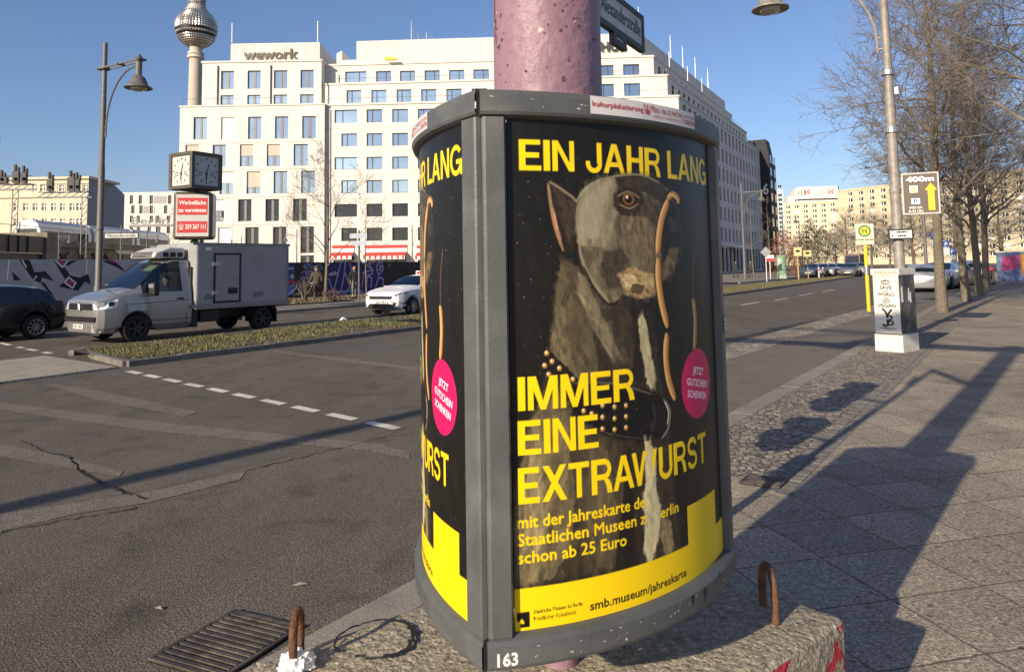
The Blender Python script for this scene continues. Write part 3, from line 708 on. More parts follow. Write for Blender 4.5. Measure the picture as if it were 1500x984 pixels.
# red and white shop awnings on the ground floor
def awning(x0, x1):
    mb = MB(T=TM); a = M0.sz(x0, 376); b = M0.sz(x1, 359.5); z0, z1 = M0.sz(x0, 371.5)[1], M0.sz(x0, 359.5)[1]
    h = z1 - z0; n = int((b[0] - a[0]) / .35)
    mb.slab([M0.p(a[0], z0 + h * .62, .02), M0.p(b[0], z0 + h * .62, .02), M0.p(b[0], z1, .02), M0.p(a[0], z1, .02)], M0.dn * .12, 0)
    mb.slab([M0.p(a[0], z0 + h * .14, .02), M0.p(b[0], z0 + h * .14, .02), M0.p(b[0], z0 + h * .60, .02), M0.p(a[0], z0 + h * .60, .02)], M0.dn * .10, 1)
    p = [M0.p(a[0], z0 + h * .1, .14), M0.p(b[0], z0 + h * .1, .14), M0.p(b[0], z0 - h * .35, 1.5), M0.p(a[0], z0 - h * .35, 1.5)]
    mb.slab(p, (0, 0, .04), 0); mb.slab([p[3] + Vector((0, 0, -.45)), p[2] + Vector((0, 0, -.45)), p[2], p[3]], M0.dn * .03, 1)
    for k in range(0, n, 2):
        f0 = k / n; f1 = (k + .8) / n; q0 = p[3].lerp(p[2], f0); q1 = p[3].lerp(p[2], f1)
        mb.slab([q0 + Vector((0, 0, -.4)) + M0.dn * .035, q1 + Vector((0, 0, -.4)) + M0.dn * .035, q1 + M0.dn * .035, q0 + M0.dn * .035], M0.dn * .01, 0)
    mb.build("awning", [pm("awning_red", (.50, .055, .04), .7, var=.15), white_paint], hub)
for x0, x1 in ((487, 519), (536, 596), (611, 668), (690, 745)): awning(x0, x1)
mb = MB(T=TM); a = S0.sz(1074, 377); mb.slab([S0.p(9, 4.3, .05), S0.p(22, 4.3, .05), S0.p(22, 4.2, 2.2), S0.p(9, 4.2, 2.2)], (0, 0, .15)); mb.slab([S0.p(26, 4.3, .05), S0.p(31, 4.3, .05), S0.p(31, 4.0, 2.4), S0.p(26, 4.0, 2.4)], (0, 0, .3)); mb.build("entrance_canopy", white_paint, hub)
mb = MB(T=TM); mb.slab([M9.p(M9.sz(566, 92)[0], z9 + .4, 1.1), M9.p(M9.sz(583, 92)[0], z9 + .4, 1.1), M9.p(M9.sz(583, 92)[0], z9 + .62, 1.1), M9.p(M9.sz(566, 92)[0], z9 + .85, 1.1)], M9.dn * -.5); mb.build("roof_cradle", yellow_paint, hub)

# --- dark building with a white 6 on its end wall
dk = thing("office_building", "black clad building with a white 6 on its end wall beyond the white block", "building", (*S0.p(SLEN, 0).xy, ZR))
TD = Matrix.Translation(-dk.location)
mb = MB(T=TD); e0 = S0.p(SLEN + .6, 0)
zz = S0.p(0, 0).z
mb.slab([S0.p(SLEN + .6, ZR, 1.7), S0.p(SLEN + .6, ZR, -20), S0.p(SLEN + .6, z7 + 2.4, -20), S0.p(SLEN + .6, z7 + 2.4, 1.2), S0.p(SLEN + .6, z7 - .6, 1.7)], S0.du * 4.5)
mb.slab([S0.p(SLEN + 5.2, ZR, 1.7), S0.p(SLEN + 5.2, ZR, -20), S0.p(SLEN + 5.2, z7 - 2.2, -20), S0.p(SLEN + 5.2, z7 - 2.2, 1.7)], S0.du * 3.0)
mb.build("wall", wall_dark, dk)
mb = MB(T=TD); E6 = S0.p(SLEN + .6, 0); fr = S0.dn; 
solid_text(mb, "6", lambda x, y, d: S0.p(SLEN + .58 - d, 15.3 + y, .85 + x), 0, 0, 2.1, width=1.15, center=True, bold=.02, depth=.06)
mb.build("house_number", white_paint, dk)
mb = MB(T=TD)
for i in range(9):
    for k in range(2): s = SLEN + 1.6 + k * 4.3; z = 1.0 + i * 2.6; mb.slab([S0.p(s, z, 1.705), S0.p(s + 1.8, z, 1.705), S0.p(s + 1.8, z + 1.6, 1.705), S0.p(s, z + 1.6, 1.705)], S0.dn * .02)
o = mb.build("window_rows", gl_dark, dk); o["kind"] = "stuff"

# --- cream slab blocks closing the street
def far_block(name, label, P, s0, s1, z1, ncol, nrow, zfirst, dz, back, xs=None):
    t = thing(name, label, "building", (*P.p(s0, 0).xy, ZR)); T = Matrix.Translation(-t.location)
    xs = xs or [s0 + (s1 - s0) * (k + .5) / ncol for k in range(ncol)]
    wn = [(x - 1.15, x + 1.15, zfirst + i * dz, zfirst + i * dz + 1.7) for x in xs for i in range(nrow)]
    mb = MB(T=T); facade(mb, P, s0, s1, ZR, z1, wn, .35, back=back)
    mb.slab([P.p(s0 - .2, z1 + .003, .3), P.p(s1 + .2, z1 + .003, .3), P.p(s1 + .2, z1 + .6, .3), P.p(s0 - .2, z1 + .6, .3)], P.dn * -back)
    for k in range(int((s1 - s0) / 1.6)): mb.slab([P.p(s0 + .4 + k * 1.6, z1 - .55, .003), P.p(s0 + 1.1 + k * 1.6, z1 - .55, .003), P.p(s0 + 1.1 + k * 1.6, z1 - .02, .003), P.p(s0 + .4 + k * 1.6, z1 - .02, .003)], P.dn * .25)
    for i in range(nrow): z = zfirst + i * dz - .75; mb.slab([P.p(s0, z - .05, .003), P.p(s1, z - .05, .003), P.p(s1, z + .05, .003), P.p(s0, z + .05, .003)], P.dn * .03)
    mb.build("wall", wall_cream, t)
    r = random.Random(len(label))
    src = {}
    for w in wn:
        k = r.choice((0, 0, 0, 1, 2)); key = k
        if key not in src:
            b = MB(); Q = Plane(0, 0, P.a); window_mb(b, Q, (0, w[1] - w[0], 0, 1.7), .25, (.42,), .14, .3)
            src[key] = b.build("window", [(gl_dark, gl_dark, blind_white)[k], white_paint], t); o = src[key]
        else: o = src[key].copy(); COL.objects.link(o)
        o.location = P.p(w[0], w[2]) - t.location
    return t
pA = Vector(((1231 - 752) / 1083 * 330, 330, 0)); pB = Vector(((1322 - 752) / 1083 * 303, 303, 0)); vv = pB - pA
F1 = Plane(pA.x, pA.y, math.atan2(vv.y, vv.x))
far_block("apartment_block", "cream slab apartment block nearest behind the bus stop sign and trees", F1, 0, 110, F1.sz(1300, 272.5)[1], 0, 11, 2.6, 2.75, 14, xs=[6.5 + k * 5.4 for k in range(19)])
pC = Vector(((1149 - 750) / 1083 * 398, 398, 0)); pD = pA + Vector((3, 50, 0)); pD = Vector(((1231 - 752) / 1083 * 383, 383, 0)); vv = pD - pC
F2 = Plane(pC.x, pC.y, math.atan2(vv.y, vv.x))
far_block("apartment_block", "cream slab apartment block at the end of the street right of the black building", F2, 0, vv.length + 4, F2.sz(1190, 297.5)[1], 7, 11, 2.6, 2.75, 14)
t = thing("tower_block", "white rounded tower top with red signs rising behind the cream blocks", "building", (158, 430, ZR)); T = Matrix.Translation(-t.location)
PW = Plane(158, 430, R(-6)); mb = MB(T=T)
a = PW.sz(1168, 297); b = PW.sz(1234, 297); zt_ = PW.sz(1200, 273)[1]; zm = PW.sz(1200, 290)[1]
for (e, z0, z1) in ((0, ZR, zm - 1.2), (.6, zm - .4, zt_ - 2.2), (-.5, zt_ - 2.2, zt_)):
    pts = []; 
    for (s, d) in ((a[0] - e, -14), (a[0] - e, -3), (a[0] + 2 - e, -.6 + e * .2), (a[0] + 9, e), (b[0] - 2, e), (b[0] + e, -3), (b[0] + e, -14)): pts.append(PW.p(s, z0, d))
    mb.slab(pts, (0, 0, z1 - z0))
mb.slab([PW.p(a[0] + .8, zm - 1.3, -1.5), PW.p(b[0] - .5, zm - 1.3, -1.5), PW.p(b[0] - .5, zm - 1.3, -13), PW.p(a[0] + .8, zm - 1.3, -13)], (0, 0, 1.0))
mb.slab([PW.p(PW.sz(1157, 300)[0], ZR, -4), PW.p(a[0] - .3, ZR, -4), PW.p(a[0] - .3, PW.sz(1160, 287)[1], -4), PW.p(PW.sz(1157, 300)[0], PW.sz(1157, 287)[1], -4)], PW.dn * -8)
mb.build("wall", wall_white, t)
mb = MB(T=T); mb.slab([PW.p(a[0] + .5, zm - 1.1, -.9), PW.p(b[0], zm - 1.1, -.9), PW.p(b[0], zm - .5, -.9), PW.p(a[0] + .5, zm - .5, -.9)], PW.dn * .3); mb.build("window", gl_dark, t)
mb = MB(T=T)
for px in (1181, 1216):
    s, z = PW.sz(px, 281)
    for sx in (-1, 1):
        for sz_ in (-1, 1): mb.slab([PW.p(s, z, .75), PW.p(s + sx * 1.3, z + sz_ * 1.6, .75), PW.p(s + sx * 1.5, z + sz_ * .4, .75)][::sx * sz_], PW.dn * .15)
mb.build("roof_sign", pm("sign_red", (.60, .20, .14), .5, var=.05), t)
mb = MB(T=T)
for px in (1172, 1205.5):
    s, z = PW.sz(px, 281)
    for k in range(3): mb.slab([PW.p(s - 1.8 + k * 1.7, z - 1.7, .75), PW.p(s - 1.3 + k * 1.7, z - 1.7, .75), PW.p(s - 1.3 + k * 1.7, z + 1.7, .75), PW.p(s - 1.8 + k * 1.7, z + 1.7, .75)], PW.dn * .1)
mb.build("roof_sign", pm("sign_grey", (.5, .5, .5), .5, var=.05), t)
t = thing("tower_block", "narrow pale blue high rise seen between the black building and the cream block", "building", (195, 520, ZR)); T = Matrix.Translation(-t.location)
PN = Plane(195, 520, 0); a = PN.sz(1139, 300); b = PN.sz(1147, 278); wn = [(a[0] + .8, b[0] - .8, 6 + 3.2 * i, 8 + 3.2 * i) for i in range(16)]
mb = MB(T=T); facade(mb, PN, a[0] - 8, b[0], ZR, b[1], wn, .4, back=12); mb.build("wall", pm("pale_blue_panel", (.50, .58, .62), .7, var=.06, scale=.5), t)
for w in wn: mb = MB(T=T); window_mb(mb, PN, w, .3, (.5,), .1); mb.build("window", [gl_dark, white_paint], t)

# --- television tower
tv = thing("television_tower", "tall concrete television tower with a faceted steel sphere", "tower", ((283 - 752) / 1083 * 578, 578, ZR))
zb = D(283, 42, 578).z
mb = MB(); mb.lathe([(14, 0), (8.5, 30), (6.3, 80), (5.0, zb - 40), (4.7, zb - 14)], 28); mb.build("shaft", pm("tower_concrete", (.46, .41, .33), .8, var=.08, scale=.05), tv, True)
mb = MB(); mb.lathe([(4.8, zb - 25), (6.4, zb - 24.5), (6.4, zb - 22.6), (5.2, zb - 22.4), (5.2, zb - 21.6), (6.2, zb - 21.4), (6.2, zb - 20), (4.8, zb - 19.6)], 28); mb.build("ring_collar", pm("tower_concrete_light", (.58, .53, .44), .8, var=.05), tv)
bm = bmesh.new()
def ball():
    mb = MB(); vs = []; fs = []; nu, nv, rr = 46, 26, 16.0
    for i in range(nv):
        a0, a1 = math.pi * (i + .06) / nv, math.pi * (i + .94) / nv; c = math.pi * (i + .5) / nv
        for j in range(nu):
            b0, b1, bc = [2 * math.pi * (j + q) / nu for q in (.06, .94, .5)]
            def S(a, b, r): return (r * math.sin(a) * math.cos(b), r * math.sin(a) * math.sin(b), zb + r * math.cos(a))
            q = [S(a1, b0, rr), S(a1, b1, rr), S(a0, b1, rr), S(a0, b0, rr)]; t = S(c, bc, rr + .55)
            if i in (14, 16): mb.poly(q, 1)
            else:
                n = len(mb.v); mb.add([*q, t], [(0, 1, 4), (1, 2, 4), (2, 3, 4), (3, 0, 4)], 0)
    mb.lathe([(.1, zb - 15.8)] + [(15.8 * math.sin(math.pi * k / 24), zb - 15.8 * math.cos(math.pi * k / 24)) for k in range(1, 24)] + [(.1, zb + 15.8)], 40, mi=2)
    return mb
bm.free()
ball().build("sphere", [pm("sphere_steel", (.62, .58, .52), .28, .9, var=.25, scale=.4), gl_dark, pm("sphere_seam", (.14, .13, .12), .6, .3)], tv)
mb = MB(); mb.lathe([(8.4, zb + 13.2), (8.6, zb + 15.2), (7.4, zb + 15.4), (7.0, zb + 17), (7.0, zb + 18), (6.2, zb + 18.2)], 28)
for i in range(12):
    for j in range(24):
        if (i * 7 + j * 3) % 4 == 0: continue
        a = 2 * math.pi * j / 24; mb.box((6.2 * math.cos(a), 6.2 * math.sin(a), zb + 19 + i * 1.9), (.9, .9, 1.2), a)
for i in range(12): mb.lathe([(5.4, zb + 18.2 + i * 1.9), (6.6, zb + 18.2 + i * 1.9), (6.6, zb + 18.5 + i * 1.9), (5.4, zb + 18.5 + i * 1.9)], 20)
mb.lathe([(4.6, zb + 17), (4.6, zb + 41), (2.0, zb + 43), (1.7, zb + 80), (.6, zb + 120)], 16)
mb.build("antenna", pm("antenna_grey", (.40, .38, .35), .6, .2, var=.2, scale=.3), tv)

# --- left: old houses, viaduct, train, gantries
t = thing("town_house", "cream yellow old building with rows of cross windows behind the railway", "building", (-95, 150, ZR)); T = Matrix.Translation(-t.location)
PY = Plane(0, 150, 0); wn = []
for xs, ys in (([20, 34, 48, 61, 75, 88, 102, 112], (297.5, 309)), ([20, 34, 48, 61, 75, 88, 102, 112], (320, 331)), ([20, 34, 48, 61, 75, 88, 102, 112], (343, 352)), ([47, 59, 73, 87, 101, 122], (270.5, 280.5))):
    for x in xs: wn.append(rect(PY, x - .4, x + 7.2, *ys))
mb = MB(T=T); a = PY.sz(-60, 300); b = PY.sz(130, 262)
facade(mb, PY, a[0], b[0], ZR, b[1], wn, .3)
mb.slab([PY.p(a[0], b[1] + .003, .5), PY.p(b[0] + .3, b[1] + .003, .5), PY.p(b[0] + .3, b[1] + .5, .5), PY.p(a[0], b[1] + .5, .5)], PY.dn * -12)
z = PY.sz(60, 288)[1]; mb.slab([PY.p(a[0], z - .2, .003), PY.p(b[0], z - .2, .003), PY.p(b[0], z + .2, .003), PY.p(a[0], z + .2, .003)], PY.dn * .35)
mb.build("wall", wall_yellow, t)
for w in wn:
    b2_ = MB(T=T); window_mb(b2_, PY, w, .22, (.5,), .12, .18); zc_ = w[2] + (w[3] - w[2]) * .62; b2_.slab([PY.p(w[0] + .1, zc_ - .09, -.2), PY.p(w[1] - .1, zc_ - .09, -.2), PY.p(w[1] - .1, zc_ + .09, -.2), PY.p(w[0] + .1, zc_ + .09, -.2)], PY.dn * .075, 1); b2_.build("window", [gl_dark, white_paint], t)
mb = MB(T=T); g0 = PY.p(b[0] + .02, 0); zt_ = b[1]
mb.poly([(g0.x, 150, ZR), (g0.x - 2.6, 169, ZR), (g0.x - 2.6, 169, zt_ - 1.4), (g0.x - 1.2, 160, zt_ + .9), (g0.x, 150.0, zt_ + .6)])
mb.poly([(g0.x, 150, zt_ + .6), (g0.x - 1.2, 160, zt_ + .9), (g0.x - 60, 160, zt_ + .9), (g0.x - 60, 150, zt_ + .6)])
mb.build("gable_wall", wall_grey, t)
t = thing("apartment_block", "white four storey block with grey panels seen left of the clock", "building", (-105, 205, ZR)); T = Matrix.Translation(-t.location)
PB = Plane(0, 205, 0); wn = []
for xs, ys in (([190, 203, 219, 246, 258], (286, 299)), ([192, 204, 219, 240, 257], (301, 313)), ([190, 200, 219, 228, 244], (316, 326)), ([190, 200, 216, 228, 244], (331, 342))):
    for x in xs: wn.append(rect(PB, x, x + 5.2, *ys))
mb = MB(T=T); a = PB.sz(160, 300); b = PB.sz(285, 280); facade(mb, PB, a[0], b[0], ZR, PB.sz(220, 281.5)[1], wn, .35, back=15); mb.build("wall", wall_white, t)
for w in wn: mb = MB(T=T); window_mb(mb, PB, w, .28, (.5,), .12); mb.build("window", [gl_dark, frame_grey], t)
mb = MB(T=T)
for (x0, x1, y0, y1) in ((225, 244, 287, 298), (210, 218, 302, 312.5), (225.5, 227, 302, 312.5)):
    w = rect(PB, x0, x1, y0, y1); mb.slab([PB.p(w[0], w[2], .003), PB.p(w[1], w[2], .003), PB.p(w[1], w[3], .003), PB.p(w[0], w[3], .003)], PB.dn * .05)
mb.build("grey_panel", pm("grey_panel", (.35, .34, .32), .7), t)
t = thing("tower_block", "dark grey high rise cut by the left edge of the picture", "building", (-150, 210, ZR)); mb = MB()
PT = Plane(0, 210, 0); e = PT.sz(4, 185); mb.box((e[0] - 15 + 150, 6, e[1] / 2), (12, 12, e[1] + .1)); mb.build("wall", pm("slate_cladding", (.09, .11, .14), .4, .2, var=.1), t)
mb = MB()
for i in range(14): mb.slab([(e[0] - 20 + 150, -.004, 4 + i * 2.7), (e[0] - 10 + 150, -.004, 4 + i * 2.7), (e[0] - 10 + 150, -.004, 5.6 + i * 2.7), (e[0] - 20 + 150, -.004, 5.6 + i * 2.7)], (0, -.02, 0))
mb.build("window", gl_dark, t)
conc = pm("viaduct_concrete", (.20, .17, .13), .85, var=.25, scale=.4, dirt=(.06, .05, .045), dscale=.5, bump=.2, bscale=3)
vt = thing("railway_viaduct", "brown retaining wall and dark girder bridge of the railway viaduct at left", "viaduct", (-49, 70, ZR)); T = Matrix.Translation(-vt.location)
PV = Plane(-49, 60, R(92))
mb = MB(T=T); mb.slab([PV.p(20, ZR), PV.p(75, ZR), PV.p(75, 4.6), PV.p(20, 4.6)], PV.dn * -14); mb.slab([PV.p(20, 4.61, .35), PV.p(75, 4.61, .35), PV.p(75, 5.35, .35), PV.p(20, 5.35, .35)], PV.dn * -.5); mb.slab([PV.p(18.0, ZR, .5), PV.p(19.9, ZR, .5), PV.p(19.9, 6.1, .5), PV.p(18.0, 6.1, .5)], PV.dn * -14); mb.build("retaining_wall", conc, vt)
mb = MB(T=T); mb.slab([PV.p(-12, 3.9, .3), PV.p(17.9, 3.9, .3), PV.p(17.9, 5.6, .3), PV.p(-12, 5.6, .3)], PV.dn * -.4); mb.slab([PV.p(-12, 2.9, 0), PV.p(17.9, 2.9, 0), PV.p(17.9, 3.85, 0), PV.p(-12, 3.85, 0)], PV.dn * -10)
for k in range(19): mb.slab([PV.p(-12 + k * 1.5, 3.95, .302), PV.p(-11.88 + k * 1.5, 3.95, .302), PV.p(-11.88 + k * 1.5, 5.55, .302), PV.p(-12 + k * 1.5, 5.55, .302)], PV.dn * .12)
mb.build("bridge_girder", dark_steel, vt)
mb = MB(T=T); railing(mb, PV, -12, 75, 5.6, 1.0, .1); mb.build("railing", frame_grey, vt)
r = random.Random(2)
for k in range(9):
    s = 21 + k * 3.2; a0 = r.uniform(-.5, .5)
    mb = MB(T=T); p = [PV.p(s + r.uniform(0, 2), 2.6 + r.uniform(0, 1.6), .012) for _ in range(14)]; mb.tube(p, .09, 4)
    mb.build("graffiti_tag", pm("faded_rust_spray", (.13, .05, .03), .9, var=.4), vt)
# train
tr = thing("commuter_train", "white and grey commuter train with dark windows on the viaduct", "train", (-51.6, 79, 4.05))
def tcar(y0, L):
    mb = MB(); prof = [(-1.4, 0), (-1.48, 1.2), (-1.45, 2.3), (-1.15, 3.05), (-.6, 3.42), (0, 3.5), (.6, 3.42), (1.15, 3.05), (1.45, 2.3), (1.48, 1.2), (1.4, 0)]
    mb.slab([(x, y0, z) for x, z in prof], (0, L, 0)); mb.build("carriage_body", pm("train_white", (.55, .57, .6), .35, .2, var=.08), tr, bevel=.12)
    b = MB(); b.slab([(1.47, y0 + .8, 1.35), (1.47, y0 + L - .8, 1.35), (1.455, y0 + L - .8, 2.25), (1.455, y0 + .8, 2.25)], (.03, 0, 0)); b.slab([(-1.1, y0 - .01, 1.3), (1.1, y0 - .01, 1.3), (1.0, y0 - .01, 2.5), (-1.0, y0 - .01, 2.5)], (0, -.03, 0)); b.build("window_band", gl_dark, tr)
tcar(-.5, 9.6); tcar(9.6, 9.6); tcar(19.7, 9.6)
# station sign
t = thing("station_sign", "skeleton roof sign reading Berlin in front of the white block", "sign", (-64, 125, ZR)); T = Matrix.Translation(-t.location); PS = Plane(0, 125, 0)
mb = MB(T=T); a = PS.sz(193, 328.5); b = PS.sz(252, 316.5); solid_text(mb, "Berlin", lambda x, y, d: PS.p(a[0] + x, a[1] + y, d), 0, 0, (b[1] - a[1]) * .92, width=b[0] - a[0] - .5, bold=.012, depth=.15); mb.build("lettering", pm("sign_letters", (.18, .17, .16), .5), t)
mb = MB(T=T); mb.slab([PS.p(a[0] - .5, a[1] - .5, 0), PS.p(b[0] + .5, a[1] - .5, 0), PS.p(b[0] + .5, a[1] - .1, 0), PS.p(a[0] - .5, a[1] - .1, 0)], PS.dn * -.3)
for x in (201.5, 233): s = PS.sz(x, 340)[0]; mb.tube([PS.p(s, 0, -.15), PS.p(s, a[1] - .5, -.15)], .14, 6)
mb.build("sign_frame", frame_grey, t)
# gantries with signals
def gantry(label, px0, px1, py, posts, sigs, Y):
    P = Plane(0, Y, 0); a = P.sz(px0, py); b = P.sz(px1, py); z = a[1]
    t = thing("signal_gantry", label, "signal gantry", (a[0], Y, ZR)); T = Matrix.Translation(-t.location)
    mb = MB(T=T)
    for dz in (0, .55):
        for dy in (0, .7): mb.slab([P.p(a[0], z + dz, -dy), P.p(b[0], z + dz, -dy), P.p(b[0], z + dz + .13, -dy), P.p(a[0], z + dz + .13, -dy)], P.dn * -.12)
    n = int((b[0] - a[0]) / .9) + 1
    for k in range(n):
        s = a[0] + k * .9; mb.tube([P.p(s, z + .1, 0), P.p(min(s + .9, b[0]), z + .6, 0)], .04, 4); mb.tube([P.p(s, z + .7, -.35), P.p(s, z + 1.5, -.35)], .025, 4)
    mb.tube([P.p(a[0], z + 1.5, -.35), P.p(b[0], z + 1.5, -.35)], .03, 4); mb.build("beam", frame_grey, t)
    for px in posts:
        s = P.sz(px, py)[0]; mb = MB(T=T)
        for dx in (-.3, .3): mb.tube([P.p(s + dx, 0, -.3), P.p(s + dx, z, -.3)], .06, 5)
        for k in range(9): zz_ = 3.5 + k * (z - 3.5) / 9; mb.tube([P.p(s - .3, zz_, -.3), P.p(s + .3, zz_ + (z - 3.5) / 9, -.3)], .035, 4)
        mb.build("lattice_post", frame_grey, t)
    for (px, w_, h_) in sigs:
        w_ *= .8; h_ *= .72
        s = P.sz(px, py)[0]; mb = MB(T=T); mb.box(P.p(s, z + .7 + h_ / 2, .1), (w_, .35, h_)); mb.box(P.p(s - .12, z + .9 + h_ + .2, .1), (.22, .3, .7)); mb.box(P.p(s + .22, z + .7 + h_ + .15, .1), (.18, .3, .6)); mb.lathe([(.16, 0), (.16, .25)], 10, P.p(s, z + 1.0, .35)); mb.build("signal_head", black_paint, t, bevel=.03)
gantry("railway signal gantry with a lattice post at the far left edge", -40, 44, 279, (20,), [(24, .9, 1.7), (36, .7, 1.5), (4, 1.4, .9)], 78)
gantry("railway signal gantry with two dark signal heads left of the street lamp", 56, 128, 290, (122,), [(74, .8, 1.8), (105, 1.0, 2.0), (114, .6, 1.7)], 79)
# overhead dark pole set
# --- grey wall with black and magenta graffiti, and the dark fence with violet graffiti
WP = rd(-8, -41); GW = Plane(WP.x, WP.y, R(60))
def px2(P, pts, d): return [P.p(*P.sz(x, y), d) for x, y in pts]
gw = thing("graffiti_wall", "grey concrete wall painted with black and magenta angular graffiti", "wall", (*rd(20, -41).xy, ZR)); T = Matrix.Translation(-gw.location)
s0 = GW.sz(-30, 380)[0]; s1 = GW.sz(300, 385)[0]; zt_ = GW.sz(60, 380)[1]
mb = MB(T=T); mb.slab([GW.p(s0, ZR), GW.p(s1, ZR), GW.p(s1, zt_), GW.p(s0, zt_)], GW.dn * -.25); mb.build("wall_panel", pm("wall_concrete_grey", (.40, .385, .375), .85, var=.15, scale=1.2, bump=.15, bscale=14), gw)
Z5 = lambda pts: [(x / 5.469, 370 + y / 5.469) for x, y in pts]
gb = MB(T=T)
for i, q in enumerate(([(150, 57), (235, 57), (275, 150), (262, 215), (205, 130)], [(262, 158), (365, 150), (432, 228), (335, 200), (325, 245), (275, 225), (290, 205), (265, 212)], [(428, 57), (478, 60), (560, 180), (520, 215), (470, 130)], [(560, 182), (640, 200), (706, 170), (728, 255), (680, 232), (625, 305), (470, 272), (532, 220)],
           [(325, 240), (350, 235), (450, 372), (500, 400), (490, 442), (440, 440), (400, 330)], [(95, 150), (170, 222), (110, 222)], [(520, 100), (560, 66), (640, 57), (600, 72), (545, 105)], [(820, 66), (880, 60), (960, 105), (1010, 160), (940, 120)])):
    pts = px2(GW, Z5(q), .004 + i * .0012); gb.poly(pts, 0)
gb.build("graffiti_black", black_paint, gw)
gb = MB(T=T)
for i, q in enumerate(([(440, 60), (540, 66), (498, 118), (470, 80)], [(518, 240), (550, 198), (606, 243), (580, 285)], [(850, 57), (905, 57), (955, 98), (900, 80)])): gb.poly(px2(GW, Z5(q), .018 + i * .001), 0)
gb.build("graffiti_magenta", pm("magenta_spray", (.38, .05, .12), .8, var=.2), gw)
gb = MB(T=T)
def ribbon(P, pts, wd, d, mb, mi=0):
    Q = [P.sz(x, y) for x, y in pts]
    for k, (a, b) in enumerate(zip(Q[:-1], Q[1:])):
        l = math.hypot(b[0] - a[0], b[1] - a[1]) or 1; nx, nz = -(b[1] - a[1]) / l * wd, (b[0] - a[0]) / l * wd; ex, ez = (b[0] - a[0]) / l * wd * .4, (b[1] - a[1]) / l * wd * .4
        dd_ = d + (k % 2) * .001
        mb.poly([P.p(a[0] - nx - ex, a[1] - nz - ez, dd_), P.p(b[0] - nx + ex, b[1] - nz + ez, dd_), P.p(b[0] + nx + ex, b[1] + nz + ez, dd_), P.p(a[0] + nx - ex, a[1] + nz - ez, dd_)], mi)
for q in ([(518, 240), (550, 198), (606, 243), (580, 285), (518, 240)], [(175, 60), (210, 118)], [(440, 60), (498, 118), (540, 66)], [(72, 57), (55, 215)], [(275, 205), (292, 190)], [(696, 60), (690, 170)]): ribbon(GW, Z5(q), .035, .021, gb)
gb.build("graffiti_white", white_paint, gw)
FP = rd(0, -33.3); FW = Plane(FP.x, FP.y, R(60))
gf = thing("hoarding_fence", "dark site hoarding with violet and white bubble graffiti before the white buildings", "fence", (*rd(35, -33.3).xy, ZR)); T = Matrix.Translation(-gf.location)
s0 = FW.sz(360, 384)[0]; s1 = FW.sz(1000, 390)[0]; s1 = min(s1, s0 + 80) if s1 > s0 else s0 + 60; zt_ = FW.sz(500, 384)[1]
mb = MB(T=T); n = 14; sl_ = (min(s1, s0 + 45) - s0) / n
for k in range(n): mb.slab([FW.p(s0 + k * sl_, ZR), FW.p(s0 + (k + 1) * sl_ - .02, ZR), FW.p(s0 + (k + 1) * sl_ - .02, zt_), FW.p(s0 + k * sl_, zt_)], FW.dn * -.08)
mb.build("hoarding_panel", pm("hoarding_brown", (.055, .035, .032), .8, var=.4, scale=1.1), gf)
Z1 = lambda pts: [(400 + x / 6.148, 330 + y / 6.148) for x, y in pts]
mb = MB(T=T); mb.poly(px2(FW, [(481, 385.5), (563, 384), (561, 431), (481, 434)], .004)); mb.build("graffiti_violet", pm("violet_spray", (.045, .03, .12), .8, var=.3, scale=2), gf)
mb = MB(T=T)
for i, q in enumerate(([(285, 345), (330, 335), (360, 345), (400, 335), (440, 345), (455, 400), (420, 410), (440, 470), (400, 520), (340, 515), (270, 525), (245, 470), (260, 420), (290, 400), (270, 370)],)): mb.poly(px2(FW, Z1(q), .004))
mb.build("graffiti_lilac", pm("lilac_spray", (.22, .21, .30), .8, var=.3, scale=2), gf)
mb = MB(T=T)
mb2 = MB(T=T)
for q in ([(500, 440), (560, 420), (580, 435), (520, 450), (500, 440)], [(500, 480), (540, 600), (590, 420), (610, 330), (650, 325), (640, 440), (610, 600), (650, 610), (690, 560), (640, 400)], [(690, 340), (720, 480), (700, 590), (640, 610)], [(800, 340), (860, 330), (890, 400), (840, 360), (810, 470), (800, 560)], [(800, 430), (900, 400), (890, 440), (830, 460)],
          [(840, 560), (850, 450), (890, 480), (880, 560)], [(920, 560), (950, 470), (990, 480), (990, 540)], [(940, 340), (980, 330), (990, 400), (950, 450), (930, 390), (940, 340)], [(950, 360), (975, 370), (950, 400), (975, 405)], [(510, 600), (800, 590)], [(780, 470), (760, 590), (820, 610)]): ribbon(FW, Z1(q), .05, .010, mb)
for q in ([(285, 345), (330, 335), (360, 345), (400, 335), (440, 345), (455, 400), (420, 410), (440, 470)], [(290, 400), (330, 390), (300, 360)], [(340, 360), (380, 350), (370, 400), (330, 400)], [(400, 350), (430, 380), (400, 400)]): ribbon(FW, Z1(q), .04, .012, mb2)
for q in ([(1070, 340), (1075, 460)], [(1100, 345), (1095, 440)], [(1130, 340), (1140, 430)], [(1170, 345), (1165, 430)], [(1210, 340), (1200, 420)], [(245, 470), (280, 430), (300, 520)], [(330, 440), (340, 515)]): ribbon(FW, Z1(q), .06, .008, mb2)
mb.build("graffiti_outline", pm("pale_spray", (.42, .38, .52), .8, var=.2), gf); mb2.build("graffiti_black", black_paint, gf)
t = thing("advertising_board", "blue advertising board fixed to the hoarding behind the van", "sign", (*FW.p(FW.sz(424, 410)[0], 0).xy, ZR)); T = Matrix.Translation(-t.location)
mb = MB(T=T); mb.slab(px2(FW, [(417, 388), (430.5, 388), (430.5, 433), (417, 433)], .02), FW.dn * .06); mb.build("board", pm("board_navy", (.02, .05, .16), .5, var=.2), t)
